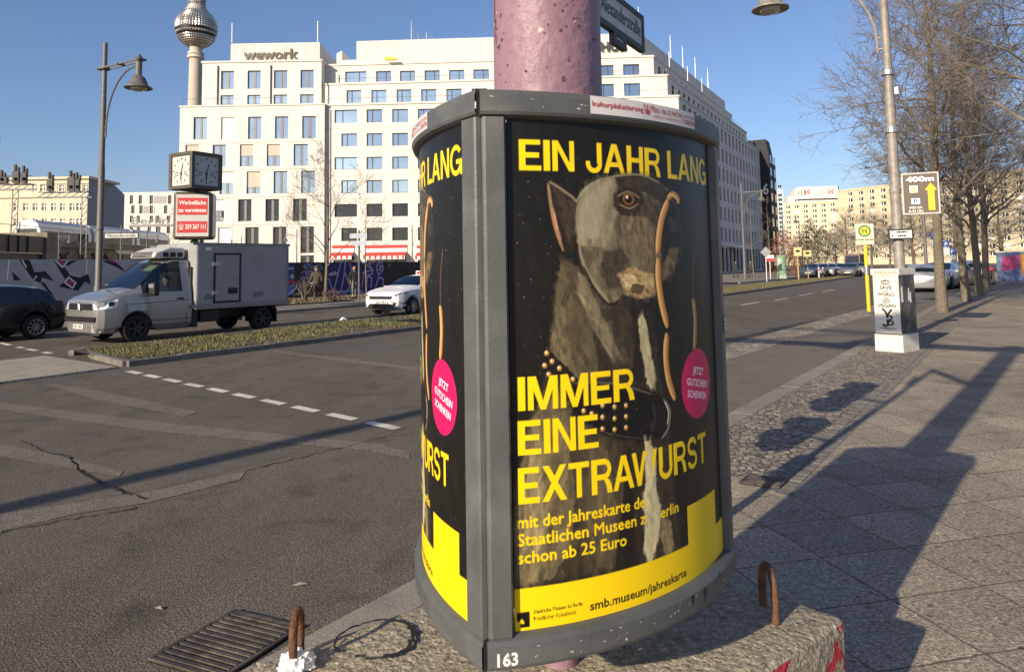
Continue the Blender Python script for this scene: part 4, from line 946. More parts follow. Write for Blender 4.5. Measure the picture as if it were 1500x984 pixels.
mb = MB(T=T); mb.poly(px2(FW, [(417.3, 418), (430.2, 418), (430.2, 432.5), (417.3, 432.5)], .084)); mb.build("lower_panel", blue_paint, t)
mb = MB(T=T)
for q in ([(418.5, 392), (429, 391.5), (429, 394.5), (418.5, 395)], [(418.5, 400), (421, 400), (421, 410), (418.5, 410)], [(424, 402), (429, 402), (429, 408), (424, 408)]): mb.poly(px2(FW, q, .084))
mb.build("print_white", pm("print_pale", (.4, .42, .5), .6), t)
mb = MB(T=T); mb.poly(px2(FW, [(418, 411), (430, 411), (430, 414.5), (418, 414.5)], .084)); mb.build("print_red", red_paint, t)
# ------------------------------------------------------------------ vehicles

RING = 8
def ring(st):
    """half cross-section, bottom centre to roof centre"""
    zb, wm, zm, wb, zB, wr, zr = st
    return [(0, zb), (wm * .86, zb), (wm * .97, zb + (zm - zb) * .32), (wm, zm), (wb, zB), (lerp(wb, wr, .9), lerp(zB, zr, .93)), (wr * .78, zr), (0, zr + .015)]
def smooth_interp(keys, xs):
    kx = [k[0] for k in keys]; out = []
    for x in xs:
        i = max(j for j in range(len(kx)) if kx[j] >= x - 1e-9); i = min(i, len(kx) - 2)
        t = (kx[i] - x) / (kx[i] - kx[i + 1]); out.append([lerp(a, b, t) for a, b in zip(keys[i][1:], keys[i + 1][1:])])
    return out
def body(keys, axles, wr, catf, extra=()):
    xs = sorted({k[0] for k in keys} | {a + q * (wr + .06) for a in axles for q in (-1, -.92, -.7, -.4, 0, .4, .7, .92, 1)} | set(extra), reverse=True)
    xs = [x for x in xs if keys[-1][0] - 1e-9 <= x <= keys[0][0] + 1e-9]
    sts = smooth_interp(keys, xs); rings = []
    for x, st in zip(xs, sts):
        rg = ring(st)
        for a in axles:
            if abs(x - a) < wr + .0601:
                za = wr + math.sqrt(max(0, (wr + .06) ** 2 - (x - a) ** 2))
                rg[1] = (rg[1][0], max(rg[1][1], za)); rg[2] = (rg[2][0], max(rg[2][1], za + .02)); rg[3] = (rg[3][0], max(rg[3][1], za + .05))
        rings.append(rg)
    parts = {}
    def quad(cat, pts):
        parts.setdefault(cat, MB()).poly(pts)
    for i in range(len(xs) - 1):
        for j in range(RING - 1):
            cat = catf(xs[i], xs[i + 1], j)
            a, b, c, d = rings[i][j], rings[i + 1][j], rings[i + 1][j + 1], rings[i][j + 1]
            L = [(xs[i], a[0], a[1]), (xs[i + 1], b[0], b[1]), (xs[i + 1], c[0], c[1]), (xs[i], d[0], d[1])]
            quad(cat, L[::-1]); quad(cat + '|' if cat == 'side_window' else cat, [(x, -y, z) for x, y, z in L])
    for k, sgn in ((0, 1), (len(xs) - 1, -1)):
        rg = rings[k]; pts = [(xs[k], y, z) for y, z in rg] + [(xs[k], -y, z) for y, z in rg[-2:0:-1]]
        quad('body', pts if sgn > 0 else pts[::-1])
    return parts
def split_windows(P):
    """each side window pane on its own"""
    out = []
    for k, mb in P.items():
        if not k.startswith('side_window'): out.append((k, mb)); continue
        runs = []; 
        for f in mb.f:
            pts = [mb.v[i] for i in f]; x0, x1 = min(p[0] for p in pts), max(p[0] for p in pts)
            if runs and abs(runs[-1][0] - x1) < 1e-4: runs[-1][0] = x0; runs[-1][1].poly(pts)
            else: b = MB(); b.poly(pts); runs.append([x0, b])
        out += [('side_window', b) for _, b in runs]
    return out
def merge(mb, dist=1e-4):
    bm = bmesh.new(); me = bpy.data.meshes.new("tmp"); me.from_pydata(mb.v, [], mb.f); bm.from_mesh(me)
    bmesh.ops.remove_doubles(bm, verts=bm.verts, dist=dist); bmesh.ops.recalc_face_normals(bm, faces=bm.faces)
    mb.v = [tuple(v.co) for v in bm.verts]; bm.verts.index_update(); mb.f = [tuple(v.index for v in f.verts) for f in bm.faces]; mb.m = [0] * len(mb.f)
    bm.free(); bpy.data.meshes.remove(me); return mb
def wheel(parent, x, y, r, wd, alloy, side, spokes=10, hub=(.62,)):
    mb = MB(); p = [(r * .66, -wd / 2), (r * .93, -wd / 2), (r, -wd / 2 + .03), (r, wd / 2 - .03), (r * .93, wd / 2), (r * .66, wd / 2), (r * .66, -wd / 2)]
    T = Matrix.Translation((x, y, r)) @ Matrix.Rotation(R(90), 4, 'X')
    mb.T = T; mb.lathe(p, 28); t = mb.build("wheel", rubber, parent, True)
    b = MB(T=T); zf = -side * wd / 2 * .8
    b.lathe([(r * .67, zf * 1.15), (r * .62, zf), (r * .60, zf * .3), (.02, zf * .25)], 24, mi=1)
    for k in range(spokes):
        a = 2 * math.pi * k / spokes; c, s = math.cos(a), math.sin(a); w_ = r * (.05 if spokes > 8 else .09)
        q = [(c * r * .12 - s * w_, s * r * .12 + c * w_, zf), (c * r * .12 + s * w_, s * r * .12 - c * w_, zf), (c * r * .63 + s * w_ * .8, s * r * .63 - c * w_ * .8, zf * 1.05), (c * r * .63 - s * w_ * .8, s * r * .63 + c * w_ * .8, zf * 1.05)]
        b.slab(q, (0, 0, zf * .25))
    b.lathe([(r * .69, zf * 1.18), (r * .60, zf * 1.05), (r * .62, zf * .9)], 28); b.lathe([(.001, zf * 1.15), (r * .15, zf * 1.1), (r * .16, zf * .5)], 14)
    b.build("rim", [alloy, black_paint], t, True)
def paint(name, col, metal=.0, rough=.35): return pm(name, col, rough, metal, var=.05, scale=1.5, coat=.8, spec=.5)
alloy_m = pm("alloy", (.42, .42, .43), .35, .7, var=.1); steel_rim = pm("steel_rim", (.035, .035, .036), .5, .3, var=.2)
HATCH = [(2.12, .34, .60, .58, .54, .74, .46, .79), (2.04, .24, .78, .60, .74, .80, .60, .85), (1.85, .19, .86, .62, .83, .86, .68, .92), (1.45, .18, .885, .64, .865, .91, .71, .985), (.95, .18, .89, .66, .875, .945, .72, 1.05), (.80, .18, .89, .66, .875, .95, .72, 1.075),
         (.42, .18, .89, .64, .87, .93, .64, 1.25), (.02, .18, .89, .64, .865, .945, .58, 1.41), (-.45, .18, .89, .64, .86, .955, .575, 1.455), (-.95, .18, .89, .64, .86, .965, .57, 1.44), (-1.45, .18, .885, .65, .85, .98, .56, 1.37), (-1.72, .19, .88, .66, .84, .99, .55, 1.27), (-1.98, .22, .86, .68, .80, 1.0, .60, 1.06), (-2.09, .26, .82, .68, .76, .88, .62, .93), (-2.14, .34, .66, .62, .60, .74, .5, .78)]
def hatch_cat(x0, x1, j):
    c = (x0 + x1) / 2
    if j >= 5 and .02 < c < .80: return 'windscreen'
    if j >= 5 and -1.98 < c < -1.72: return 'rear_window'
    if j == 4 and -1.5 < c < .50 and not -.42 < c < -.34 and not -1.24 < c < -1.16: return 'side_window'
    return 'body'
def hatch(name, label, loc, rz, pnt, rim, plate=None, group=None, detail=True):
    t = thing(name, label, "car", loc, rz, group)
    P = body(HATCH, (1.31, -1.31), .32, hatch_cat, (-.34, -.42, -1.16, -1.24, .5, .62, -1.5))
    for k, mb in split_windows(P): merge(mb); mb.build(k, pnt if k == 'body' else (glass_clear if detail and plate else glass_dark), t, True, ang=38)
    for x in (1.31, -1.31):
        for s in (1, -1): wheel(t, x, s * .80, .32, .2, rim, s, 10)
    mb = MB(); mb.box((0, 0, .42), (3.0, 1.5, .4)); mb.build("underbody", black_paint, t)
    for s in (1, -1):
        mb = MB(); mb.slab([(1.72, s * .86, .74), (2.06, s * .66, .69), (2.09, s * .56, .745), (1.98, s * .76, .82), (1.60, s * .87, .86)][::s], (.03, s * .03, .0)); mb.build("headlight", pm("headlight_glass", (.16, .17, .18), .08, .4, var=.8, scale=9), t)
        mb = MB(); mb.slab([(-2.085, s * .60, .80), (-2.04, s * .77, .80), (-1.80, s * .845, .90), (-1.93, s * .80, .98), (-2.06, s * .60, .95)][::-s], (-.012, s * .01, 0)); mb.build("tail_light", pm("tail_light_red", (.30, .012, .012), .15, var=.3, scale=20), t)
        mb = MB(); mb.box((.55, s * 1.0, .985), (.13, .2, .13)); mb.tube([(.52, s * .86, .95), (.55, s * .95, .96)], .02, 5); mb.build("wing_mirror", pnt, t, bevel=.03)
        if detail:
            mb = MB()
            for x in (.62, -.40, -1.20): mb.slab([(x, s * .893, .30), (x + .012, s * .893, .30), (x + .012, s * .872, .93), (x, s * .872, .93)][::s], (0, s * .002, 0))
            mb.slab([(.7, s * .893, .30), (-1.0, s * .893, .30), (-1.0, s * .893, .315), (.7, s * .893, .315)][::s], (0, s * .002, 0)); mb.build("door_gap", black_paint, t)
            for x in (-.22, -1.05): mb = MB(); mb.box((x, s * .893, .83), (.2, .03, .03)); mb.build("door_handle", pnt, t, bevel=.01)
    mb = MB(); mb.slab([(2.10, -.50, .60), (2.10, .50, .60), (2.10, .56, .71), (2.10, -.56, .71)], (.03, 0, .0)); mb.build("grille", black_paint, t)
    mb = MB(); mb.slab([(2.10, -.66, .26), (2.10, .66, .26), (2.115, .5, .43), (2.115, -.5, .43)], (.03, 0, .0)); mb.build("lower_grille", black_paint, t)
    mb = MB(); mb.box((2.145, 0, .50), (.015, .52, .11)); mb.build("number_plate", plate_white, t); mb = MB(); mb.box((-2.15, 0, .62), (.015, .52, .11)); mb.build("number_plate", plate_white, t)
    return t
HD = R(240)                                                       # heading down the far carriageway, towards the lower left
hx, hy = math.cos(HD), math.sin(HD)
def from_wheel(p, fore, side, z=ZR, hd=HD, wy=.8):
    """vehicle origin from the ground point of its wheel: fore = wheel's x in the car, side = +1 left"""
    return (p[0] - math.cos(hd) * fore + math.sin(hd) * side * wy, p[1] - math.sin(hd) * fore - math.cos(hd) * side * wy, z)
wc = hatch("parked_car" if 0 else "car", "white hatchback with a dark plane sticker on its bumper, half hidden by the poster column", from_wheel(G(603, 461, ZR), 1.31, 1), HD, paint("car_white", (.62, .63, .66)), alloy_m, plate=True)
mb = MB()   # plane shaped sticker on the front corner
for q in ([(1.50, .889, .46), (2.0, .80, .46), (2.0, .80, .475), (1.50, .889, .475)], [(1.68, .87, .475), (1.80, .853, .475), (1.60, .88, .60), (1.55, .886, .60)], [(1.68, .87, .46), (1.80, .853, .46), (1.62, .877, .36), (1.58, .882, .36)]): mb.slab(q, (.012, .03, 0))
mb.build("sticker", black_paint, wc)
mb = MB(); mb.box((-.35, .1, 1.53), (.16, .62, .16)); s_ = mb.build("roof_sign", white_paint, wc, bevel=.02)
mb = MB(); mb.box((-.265, .1, 1.53), (.012, .52, .10)); mb.build("sign_face", red_paint, s_)
mb = MB(); put_text(mb, "WD·PL 1508", lambda x, y: (2.156, x, .475 + y), 0, 0, .055, width=.42, center=True); mb.build("plate_lettering", black_paint, wc)
hatch("car", "black hatchback with silver multi spoke wheel, cut off by the left edge", from_wheel(G(50, 496, ZR), -1.31, 1), R(238), paint("car_black", (.012, .013, .018), .2), pm("bright_alloy", (.55, .55, .55), .3, .8))

# --- silver cab van with a grey refrigerated box
VAN = [(.93, .40, .70, .64, .66, .93, .56, 1.00), (.90, .30, .82, .64, .78, .99, .66, 1.06), (.78, .26, .905, .66, .86, 1.06, .74, 1.13), (.50, .24, .945, .72, .90, 1.14, .78, 1.21), (.12, .24, .955, .76, .92, 1.19, .80, 1.29), (.02, .24, .955, .76, .92, 1.20, .80, 1.33), (-.38, .24, .955, .76, .92, 1.215, .755, 1.68), (-.76, .24, .955, .76, .92, 1.22, .71, 1.98), (-.98, .24, .955, .76, .92, 1.22, .71, 2.06), (-1.44, .24, .955, .76, .92, 1.22, .71, 2.07)]
def van_cat(x0, x1, j):
    c = (x0 + x1) / 2
    if j >= 5 and -.76 < c < .02: return 'windscreen'
    if j == 4 and -1.18 < c < -.12: return 'side_window'
    return 'body'
fw = Vector((*G(197, 500.5, ZR), 0)); rw = Vector((*G(381, 483.5, ZR), 0)); vd = (fw - rw).normalized()
VH = math.atan2(vd.y, vd.x)
silver = paint("van_silver", (.34, .335, .33), .6, .36)
vo = from_wheel((fw.x, fw.y), 0, 1, ZR, VH, .82)
van = thing("box_van", "silver cab van with a grey refrigerated box body and roof cooling unit", "van", vo, VH)
P = body(VAN, (0,), .34, van_cat, (-.12, -1.18, -.3, -.6))
for k, mb in split_windows(P): merge(mb); mb.build({'body': 'cab_body'}.get(k, k), silver if k == 'body' else glass_clear, van, True, ang=24)
WB = -(fw - rw).length
for x in (0, WB):
    for s in (1, -1): wheel(van, x, s * .82, .34, .23, steel_rim, s, 6)
mb = MB(); bx0, bx1, bz0, bz1, bw = -1.50, WB - .82, .70, 2.50, 1.02
mb.slab([(bx0, -bw, bz0), (bx0, bw, bz0), (bx0, bw, bz1), (bx0, -bw, bz1)], (bx1 - bx0, 0, 0)); box_g = pm("box_panel_grey", (.32, .32, .315), .45, .0, var=.05, scale=1, dirt=(.16, .15, .13), dscale=1.2, damt=.4, coat=.2)
bxo = mb.build("cargo_box", box_g, van, bevel=.06, seg=3)
mb = MB()
for (z, h) in ((bz1 - .07, .07), (bz0 + .05, .10)):
    mb.slab([(bx0 + .1, bw + .002, z), (bx1 - .05, bw + .002, z), (bx1 - .05, bw + .002, z + h), (bx0 + .1, bw + .002, z + h)][::-1], (0, .012, 0))
mb.slab([(bx1, bw - .02, bz0), (bx1 + .05, bw - .02, bz0), (bx1 + .05, bw - .02, bz1), (bx1, bw - .02, bz1)], (0, .03, 0)); mb.build("edge_trim", pm("trim_grey", (.24, .24, .25), .4, .3), van)
dx0, dx1, dz0, dz1 = bx0 - .55, bx0 - 1.32, .86, 2.22
mb = MB()
for (a, b, c, d) in ((dx0 + .035, dx0 - .015, dz0, dz1), (dx1 + .015, dx1 - .035, dz0, dz1), (dx0 - .015, dx1 + .015, dz1 - .05, dz1), (dx0 - .015, dx1 + .015, dz0, dz0 + .05)): mb.slab([(a, bw + .004, c), (b, bw + .004, c), (b, bw + .004, d), (a, bw + .004, d)], (0, .02, 0))
dr = mb.build("side_door", black_paint, van)
mb = MB(); mb.slab([(dx0 - .02, bw + .003, dz0 + .05), (dx1 + .02, bw + .003, dz0 + .05), (dx1 + .02, bw + .003, dz1 - .05), (dx0 - .02, bw + .003, dz1 - .05)], (0, .012, 0)); mb.build("door_panel", box_g, dr)
mb = MB()
for z in (dz0 + .28, dz1 - .30): mb.box((dx0 - .03, bw + .03, z), (.16, .03, .07)); mb.box((dx0 + .06, bw + .02, z), (.05, .04, .12))
mb.build("hinge", steel, dr); mb = MB(); mb.box((dx1 + .22, bw + .02, dz0 + .32), (.28, .02, .16)); mb.build("latch_plate", black_paint, dr)
for x in (bx0 - .38, dx1 - .6): mb = MB(); mb.slab([(x + .17, bw + .002, .98), (x - .17, bw + .002, .98), (x - .20, bw + .002, 1.12), (x + .12, bw + .002, 1.12)], (0, .01, 0)); mb.build("reflector_panel", pm("panel_dark_grey", (.17, .17, .18), .5), van)
mb = MB(); put_text(mb, "ESX", lambda x, y: (bx0 - .28 - x, bw + .006, 2.30 + y), 0, 0, .07, bold=.02); mb.build("maker_badge", chrome, van)
mb = MB(); mb.slab([(-.55, -.62, 2.10), (-1.42, -.62, 2.08), (-1.42, -.62, 2.36), (-.98, -.62, 2.38), (-.60, -.62, 2.25)], (0, 1.24, 0)); cu_ = mb.build("cooling_unit", pm("unit_white", (.55, .54, .51), .5, var=.1, dirt=(.2, .18, .15), dscale=5), van, bevel=.05, seg=3)
mb = MB()
for k in range(4): z = 2.13 + k * .035; x = -.545 - k * .013; mb.slab([(x, -.5, z), (x, .5, z), (x - .01, .5, z + .018), (x - .01, -.5, z + .018)], (.012, 0, .003))
for k in range(3): mb.slab([(-.80 - k * .2, .622, 2.12), (-.95 - k * .2, .622, 2.12), (-.95 - k * .2, .622, 2.24), (-.80 - k * .2, .622, 2.24)], (0, .006, 0))
mb.build("vent_slot", black_paint, cu_)
mb = MB(); mb.box((-1.47, 0, 1.2), (.06, 1.75, 1.3)); mb.box(((bx0 + bx1) / 2, 0, .55), (bx1 - bx0 if 0 else abs(bx1 - bx0), .9, .26)); mb.box((-2.0, .72, .52), (.55, .35, .32)); mb.box((-1.55, .78, .5), (.16, .3, .5)); mb.box((-2.55, -.72, .52), (.55, .35, .32)); mb.build("chassis", black_paint, van, bevel=.02)
for s in (1, -1):
    mb = MB(); pts = [(WB + .43 * math.cos(a), s * .70, .36 + .43 * math.sin(a)) for a in [R(-10 + k * 20) for k in range(11)]]; 
    for a, b in zip(pts[:-1], pts[1:]): mb.slab([a, b, (b[0], s * .98, b[2]), (a[0], s * .98, a[2])], (0, 0, .015))
    mb.slab([(WB - .44, s * .72, .22), (WB - .44, s * .98, .22), (WB - .43, s * .98, .62), (WB - .43, s * .72, .62)], (-.015, 0, 0)); mb.build("mudguard", black_paint, van)
    mb = MB(); mb.slab([(.50, s * .935, .88), (.76, s * .895, .85), (.925, s * .70, .83), (.925, s * .62, .98), (.80, s * .86, 1.05), (.46, s * .925, 1.09)][::s], (.03, s * .03, 0)); hl = mb.build("headlight", pm("van_headlight", (.72, .73, .75), .10, .0, var=.25, scale=9, coat=1), van)
    mb = MB(); mb.slab([(.58, s * .945, .93), (.70, s * .93, .92), (.68, s * .925, 1.01), (.55, s * .94, 1.03)][::s], (.035, s * .035, 0)); mb.build("lamp_housing", black_paint, hl)
    mb = MB(); mb.box((-.32, s * 1.10, 1.30), (.16, .28, .34)); mr = mb.build("wing_mirror", black_paint, van, bevel=.04); mb = MB(); mb.tube([(-.30, s * .93, 1.16), (-.3, s * 1.05, 1.18)], .035, 6); mb.build("mirror_arm", black_paint, mr); mb = MB(); mb.box((-.245, s * 1.10, 1.38), (.03, .22, .10)); mb.build("mirror_cap", silver, mr, bevel=.01)
    mb = MB()
    for x in (-.22, -1.30): mb.slab([(x, s * .958, .36), (x + .014, s * .958, .36), (x + .014, s * .923, 1.16), (x, s * .923, 1.16)][::s], (0, s * .003, 0))
    mb.slab([(-.22, s * .958, .50), (-1.40, s * .958, .50), (-1.40, s * .958, .515), (-.22, s * .958, .515)][::s], (0, s * .003, 0)); mb.slab([(.3, s * .948, .93), (-1.40, s * .94, .98), (-1.40, s * .94, .995), (.3, s * .948, .945)][::s], (0, s * .006, 0)); mb.build("door_gap", pm("seam_shadow_grey", (.06, .06, .06), .6), van)
    mb = MB(); mb.box((-1.12, s * .955, 1.03), (.2, .04, .045)); mb.build("door_handle", black_paint, van, bevel=.012)
    mb = MB(); mb.box((.60, s * .93, .40), (.02, .02, .02)); mb.slab([(.80, s * .62, .385), (.88, s * .46, .385), (.89, s * .46, .44), (.80, s * .64, .44)][::s], (.03, 0, 0)); mb.build("fog_light", chrome, van)
mb = MB()
for (z, h, w0) in ((.83, .045, .60), (.885, .045, .60), (.94, .04, .59)): mb.slab([(.93, -w0, z), (.93, w0, z), (.93, w0, z + h), (.93, -w0, z + h)], (.016, 0, 0))
gr = mb.build("grille", black_paint, van)
mb = MB()
for z in (.876, .931): mb.slab([(.932, -.60, z), (.932, .60, z), (.932, .60, z + .010), (.932, -.60, z + .010)], (.02, 0, 0))
mb.build("chrome_strip", chrome, gr)
mb = MB(); mb.slab([(.86, -.84, .21), (.955, -.60, .21), (.955, .60, .21), (.86, .84, .21)], (0, 0, .07)); mb.build("bumper_lip", black_paint, van, bevel=.01)
for s in (1, -1):
    mb = MB(); mb.slab([(.05, s * .80, 1.30), (-.78, s * .715, 1.965), (-.84, s * .715, 1.965), (-.02, s * .815, 1.29)][::s], (.012, s * .012, 0)); mb.build("windscreen_trim", black_paint, van)
    mb = MB(); mb.slab([(-.40, s * .963, .34), (-1.42, s * .963, .34), (-1.42, s * .963, .40), (-.40, s * .963, .40)][::-s], (0, s * .006, 0)); mb.build("side_moulding", pm("moulding_grey", (.10, .10, .10), .6), van)
mb = MB(); mb.slab([(.06, -.80, 1.285), (.06, .80, 1.285), (.0, .80, 1.335), (.0, -.80, 1.335)], (.02, 0, .01)); mb.build("scuttle_panel", black_paint, van)
mb = MB(); mb.T = Matrix.Translation((.955, 0, .905)) @ Matrix.Rotation(R(80), 4, 'Y'); mb.lathe([(.001, .005), (.066, .006), (.082, .012), (.09, .004), (.09, -.02)], 24); bd = mb.build("badge", black_paint, van)
mb = MB(); mb.T = Matrix.Translation((.957, 0, .905)) @ Matrix.Rotation(R(80), 4, 'Y'); mb.lathe([(.078, .012), (.094, .014), (.096, -.01), (.076, -.01), (.078, .012)], 24); mb.build("badge_ring", chrome, bd)
mb = MB()
def bd3(pts):
    for a, b in zip(pts[:-1], pts[1:]): mb.tube([(.972, a[0], .905 + a[1]), (.972, b[0], .905 + b[1])], .006, 5)
bd3([(-.03, .07), (0, .016), (.03, .07)]); bd3([(-.066, .04), (-.032, -.06), (0, .005), (.032, -.06), (.066, .04)]); mb.build("emblem", chrome, bd)
mb = MB(); mb.slab([(.91, -.74, .54), (.91, .74, .54), (.91, .76, .66), (.91, -.76, .66)], (.045, 0, 0)); mb.build("lower_grille", black_paint, van)
mb = MB(); mb.slab([(.80, -.82, .26), (.94, -.6, .26), (.94, .6, .26), (.80, .82, .26), (.80, .82, .46), (.945, .62, .46), (.945, -.62, .46), (.80, -.82, .46)][:4], (0, 0, .22)); mb.build("bumper", silver, van, bevel=.03)
mb = MB(); mb.box((.955, -.05, .42), (.015, .52, .11)); mb.build("number_plate", plate_white, van); mb = MB(); put_text(mb, "B·RT 5823", lambda x, y: (.965, -.05 + x, .39 + y), 0, 0, .06, width=.42, center=True); mb.build("plate_lettering", black_paint, van)
mb = MB(); mb.slab([(-.50, .18, 1.76), (-.50, .60, 1.75), (-.70, .58, 1.90), (-.70, .18, 1.91)], (.01, 0, .005)); mb.build("visor_card", pm("visor_card", (.35, .42, .30), .6), van)
mb = MB(); mb.tube([(-.05, -.55, 1.285), (-.30, .05, 1.51)], .012, 4); mb.tube([(-.05, .25, 1.285), (-.28, .72, 1.48)], .012, 4); mb.build("wiper", black_paint, van)
# ------------------------------------------------------------------ street lamps
def lamp(name, label, base, ang, group="curved arm street lamps", L=2.0, h=1.0, mat=None):
    """ang = world direction of the arm"""
    mt = mat or lamp_grey
    t = thing(name, label, "street lamp", base, ang, group)
    mb = MB(); mb.lathe([(.13, 0), (.13, 1.2), (.105, 1.25), (.10, 5.0), (.085, 5.3), (.075, 9.2), (.06, 9.25), (0.001, 9.25)], 14); mb.lathe([(.107, 3.0), (.115, 3.02), (.115, 3.1), (.107, 3.12)], 14); mb.build("pole", mt, t, True)
    mb = MB()
    for dy in (-.11, .11): mb.slab([(-.20, dy - .02, 8.34), (L + .18, dy - .02, 8.34), (L + .18, dy + .02, 8.34), (-.20, dy + .02, 8.34)], (0, 0, .05))
    for x in (-.2, L * .5, L + .17): mb.slab([(x - .04, -.13, 8.335), (x + .04, -.13, 8.335), (x + .04, .13, 8.335), (x - .04, .13, 8.335)], (0, 0, .06))
    mb.lathe([(.16, 8.33), (.17, 8.36), (.16, 8.40)], 14); mb.build("arm", mt, t)
    mb = MB(); mb.tube([(.17, 0, 6.05), (.17, 0, 6.3)] + [(.17 + (L - .35) * (1 - math.cos(a)), 0, 6.3 + 1.9 * math.sin(a)) for a in [R(k * 10) for k in range(1, 10)]], .03, 7); mb.tube([(.09, 0, 6.15), (.17, 0, 6.15)], .02, 5); mb.tube([(.09, 0, 6.4), (.17, 0, 6.4)], .02, 5); mb.build("bracket", mt, t, True)
    mb = MB(); mb.lathe([(.05, 8.55), (.07, 8.5), (.12, 8.42), (.08, 8.38), (.10, 8.3), (.10, 7.9), (.12, 7.85), (.2, 7.8), (.26, 7.66), (.30, 7.55), (.42, 7.48), (.42, 7.45), (.26, 7.46)], 18, (L, 0, 0)); ln = mb.build("lantern", mt, t, True)
    mb = MB(); mb.lathe([(.25, 7.47), (.22, 7.40), (.10, 7.36), (.001, 7.35)], 16, (L, 0, 0)); mb.build("glass_bowl", pm("lamp_glass", (.45, .43, .38), .15, .2, var=.1), ln, True)
    return t
TOROAD = math.atan2(.5, -.866)
lb = rd(24 * .866 - 13.42 * .5, -13.42 * .866 - 12)
left_lamp = lamp("street_lamp", "dark street lamp behind the van with the bracket arm pointing right", D(144.5, 400, 24).xy.to_3d() + Vector((0, 0, ZR + .1)), R(-30), None, 1.85)
rl = D(1318, 391, 15.6)
right_lamp = lamp("street_lamp", "tall grey street lamp with signs on its pole behind the white cabinet", (rl.x, rl.y, 0), R(150), None, 2.35, mat=pole_grey)
for p in right_lamp.children if 0 else []: pass
mb = MB(); mb.lathe([(.125, 4.3), (.14, 4.31), (.14, 4.42), (.125, 4.43)], 14); mb.lathe([(.12, 5.55), (.135, 5.56), (.135, 5.65), (.12, 5.66)], 14)
mb.box((-.14, 0, 5.2), (.06, .06, .14)); mb.build("pole_clamp", steel, right_lamp)
far = [(1091, 411, 71, R(-30)), (1149.5, 409, 111, R(-28)), (1174, 408, 136, R(-28)), (1184, 407, 178, R(-28))]
nm = ["nearest of the far lamps, before the white side facade", "far lamp at the corner of the black building, arm over the cream block", "second far lamp right of the black building", "smallest far lamp, farthest down the street"]
for (px, py, d, a), l in zip(far, nm):
    p = D(px, 395, d); copy_tree(left_lamp, (p.x, p.y, ZR + .1), a, "street lamp, " + l)
for (px, d, l) in ((85, 55, "leftmost of the three small lamps before the viaduct"), (176, 50, "small lamp just right of the tall lamp pole"), (214, 57, "small lamp nearest the clock, before the viaduct")):
    p = D(px, 395, d); copy_tree(left_lamp, (p.x, p.y, ZR + .1), R(-15), "curved lamp, " + l, .53)
for (px, d, l) in ((434.5, 75, "pale lamp before the white wing above the hoarding"), (604, 70, "pale lamp beside the red and white awning"), (353, 85, "pale lamp before the white wing just above the van box")):
    p = D(px, 395, d); copy_tree(left_lamp, (p.x, p.y, ZR + .1), R(180 if px < 500 else 0), "thin street lamp, " + l, .62)
p = D(1357, 390, 48); copy_tree(left_lamp, (p.x, p.y, 0), R(150), "curved arm street lamp hanging among the bare trees at right")
# lamp standing on the corner behind the camera's left: only its shadow crosses the road
copy_tree(left_lamp, (-11.5, -4.3, ZR + .1), R(-45), "tall dark street lamp left of the camera casting the long road shadow", 1.4)
# sign on the left lamp
def plate(parent, name, c, w_, h_, ang, mat, th=.02, rim=None, bev=0):
    mb = MB(T=Matrix.Translation(c) @ Matrix.Rotation(ang, 4, 'Z')); mb.box((0, 0, 0), (w_, th, h_)); o = mb.build(name, mat, parent, bevel=bev)
    if rim:
        b = MB(T=mb.T)
        for (x, z, a, h) in ((0, h_ / 2, w_ + .03, .03), (0, -h_ / 2, w_ + .03, .03), (w_ / 2, 0, .03, h_ - .03), (-w_ / 2, 0, .03, h_ - .03)): b.box((x, 0, z), (a, th + .012, h))
        b.build("sign_rim", rim, o)
    return o
def text_part(parent, name, body, c, ang, h, width=None, mat=None, bold=.012, d=.013, rows=None, slope=0):
    co, si = math.cos(ang), math.sin(ang); mb = MB()
    put_text(mb, body, lambda x, y: (c[0] + co * x + si * d, c[1] + si * x - co * d, c[2] + y), 0, 0, h, width, True, bold); return mb.build(name, mat or black_paint, parent)
sign_white = pm("sign_white", (.62, .62, .60), .45, var=.06)
ls = left_lamp.location
t = thing("street_sign", "white street name sign hanging from the dark left street lamp", "street sign", (ls.x, ls.y, 0)); a = R(5)
plate(t, "sign_plate", (.72, -.02, 2.83), 1.05, .16, a, sign_white, .03, dark_steel); text_part(t, "lettering", "Alexanderstraße", (.72, -.02, 2.795), a, .085, .9, d=.02)
mb = MB(); mb.tube([(.08, 0, 2.84), (.2, 0, 2.84)], .02, 5); mb.build("bracket", dark_steel, t)

# ------------------------------------------------------------------ clock column
cb = D(284, 400, 29)
ck = thing("clock_column", "public clock cube on a pole above a white and red advertising box", "clock", (cb.x, cb.y, ZR + .1))
clock_frame = pm("clock_frame", (.10, .085, .07), .5, .2, var=.2)
mb = MB(); mb.lathe([(.16, 0), (.16, 2.8), (.12, 2.85), (.12, 4.9)], 16); mb.build("pole", lamp_grey, ck, True)
TC = Matrix.Rotation(R(-30), 4, 'Z'); S = 1.38
cz0, cz1 = 4.83, 6.25
mb = MB(T=TC); h = S / 2
for k in range(4):
    q = Matrix.Rotation(R(90 * k), 4, 'Z'); mb.T = TC @ q
    mb.box((h - .06, h - .06, (cz0 + cz1) / 2), (.15, .15, cz1 - cz0)); mb.box((0, h - .05, cz1 - .06), (S - .2, .13, .14)); mb.box((0, h - .05, cz0 + .06), (S - .2, .13, .14))
mb.T = TC; mb.box((0, 0, cz1 - .03), (S - .05, S - .05, .05)); mb.box((0, 0, cz0 + .03), (S - .05, S - .05, .05)); mb.build("case", clock_frame, ck, bevel=.05, seg=3)
mb = MB(T=Matrix.Rotation(R(15), 4, 'Z')); mb.box((-.1, 0, cz1 + .05), (.5, .5, .08)); mb.build("roof_hatch", lamp_grey, ck)
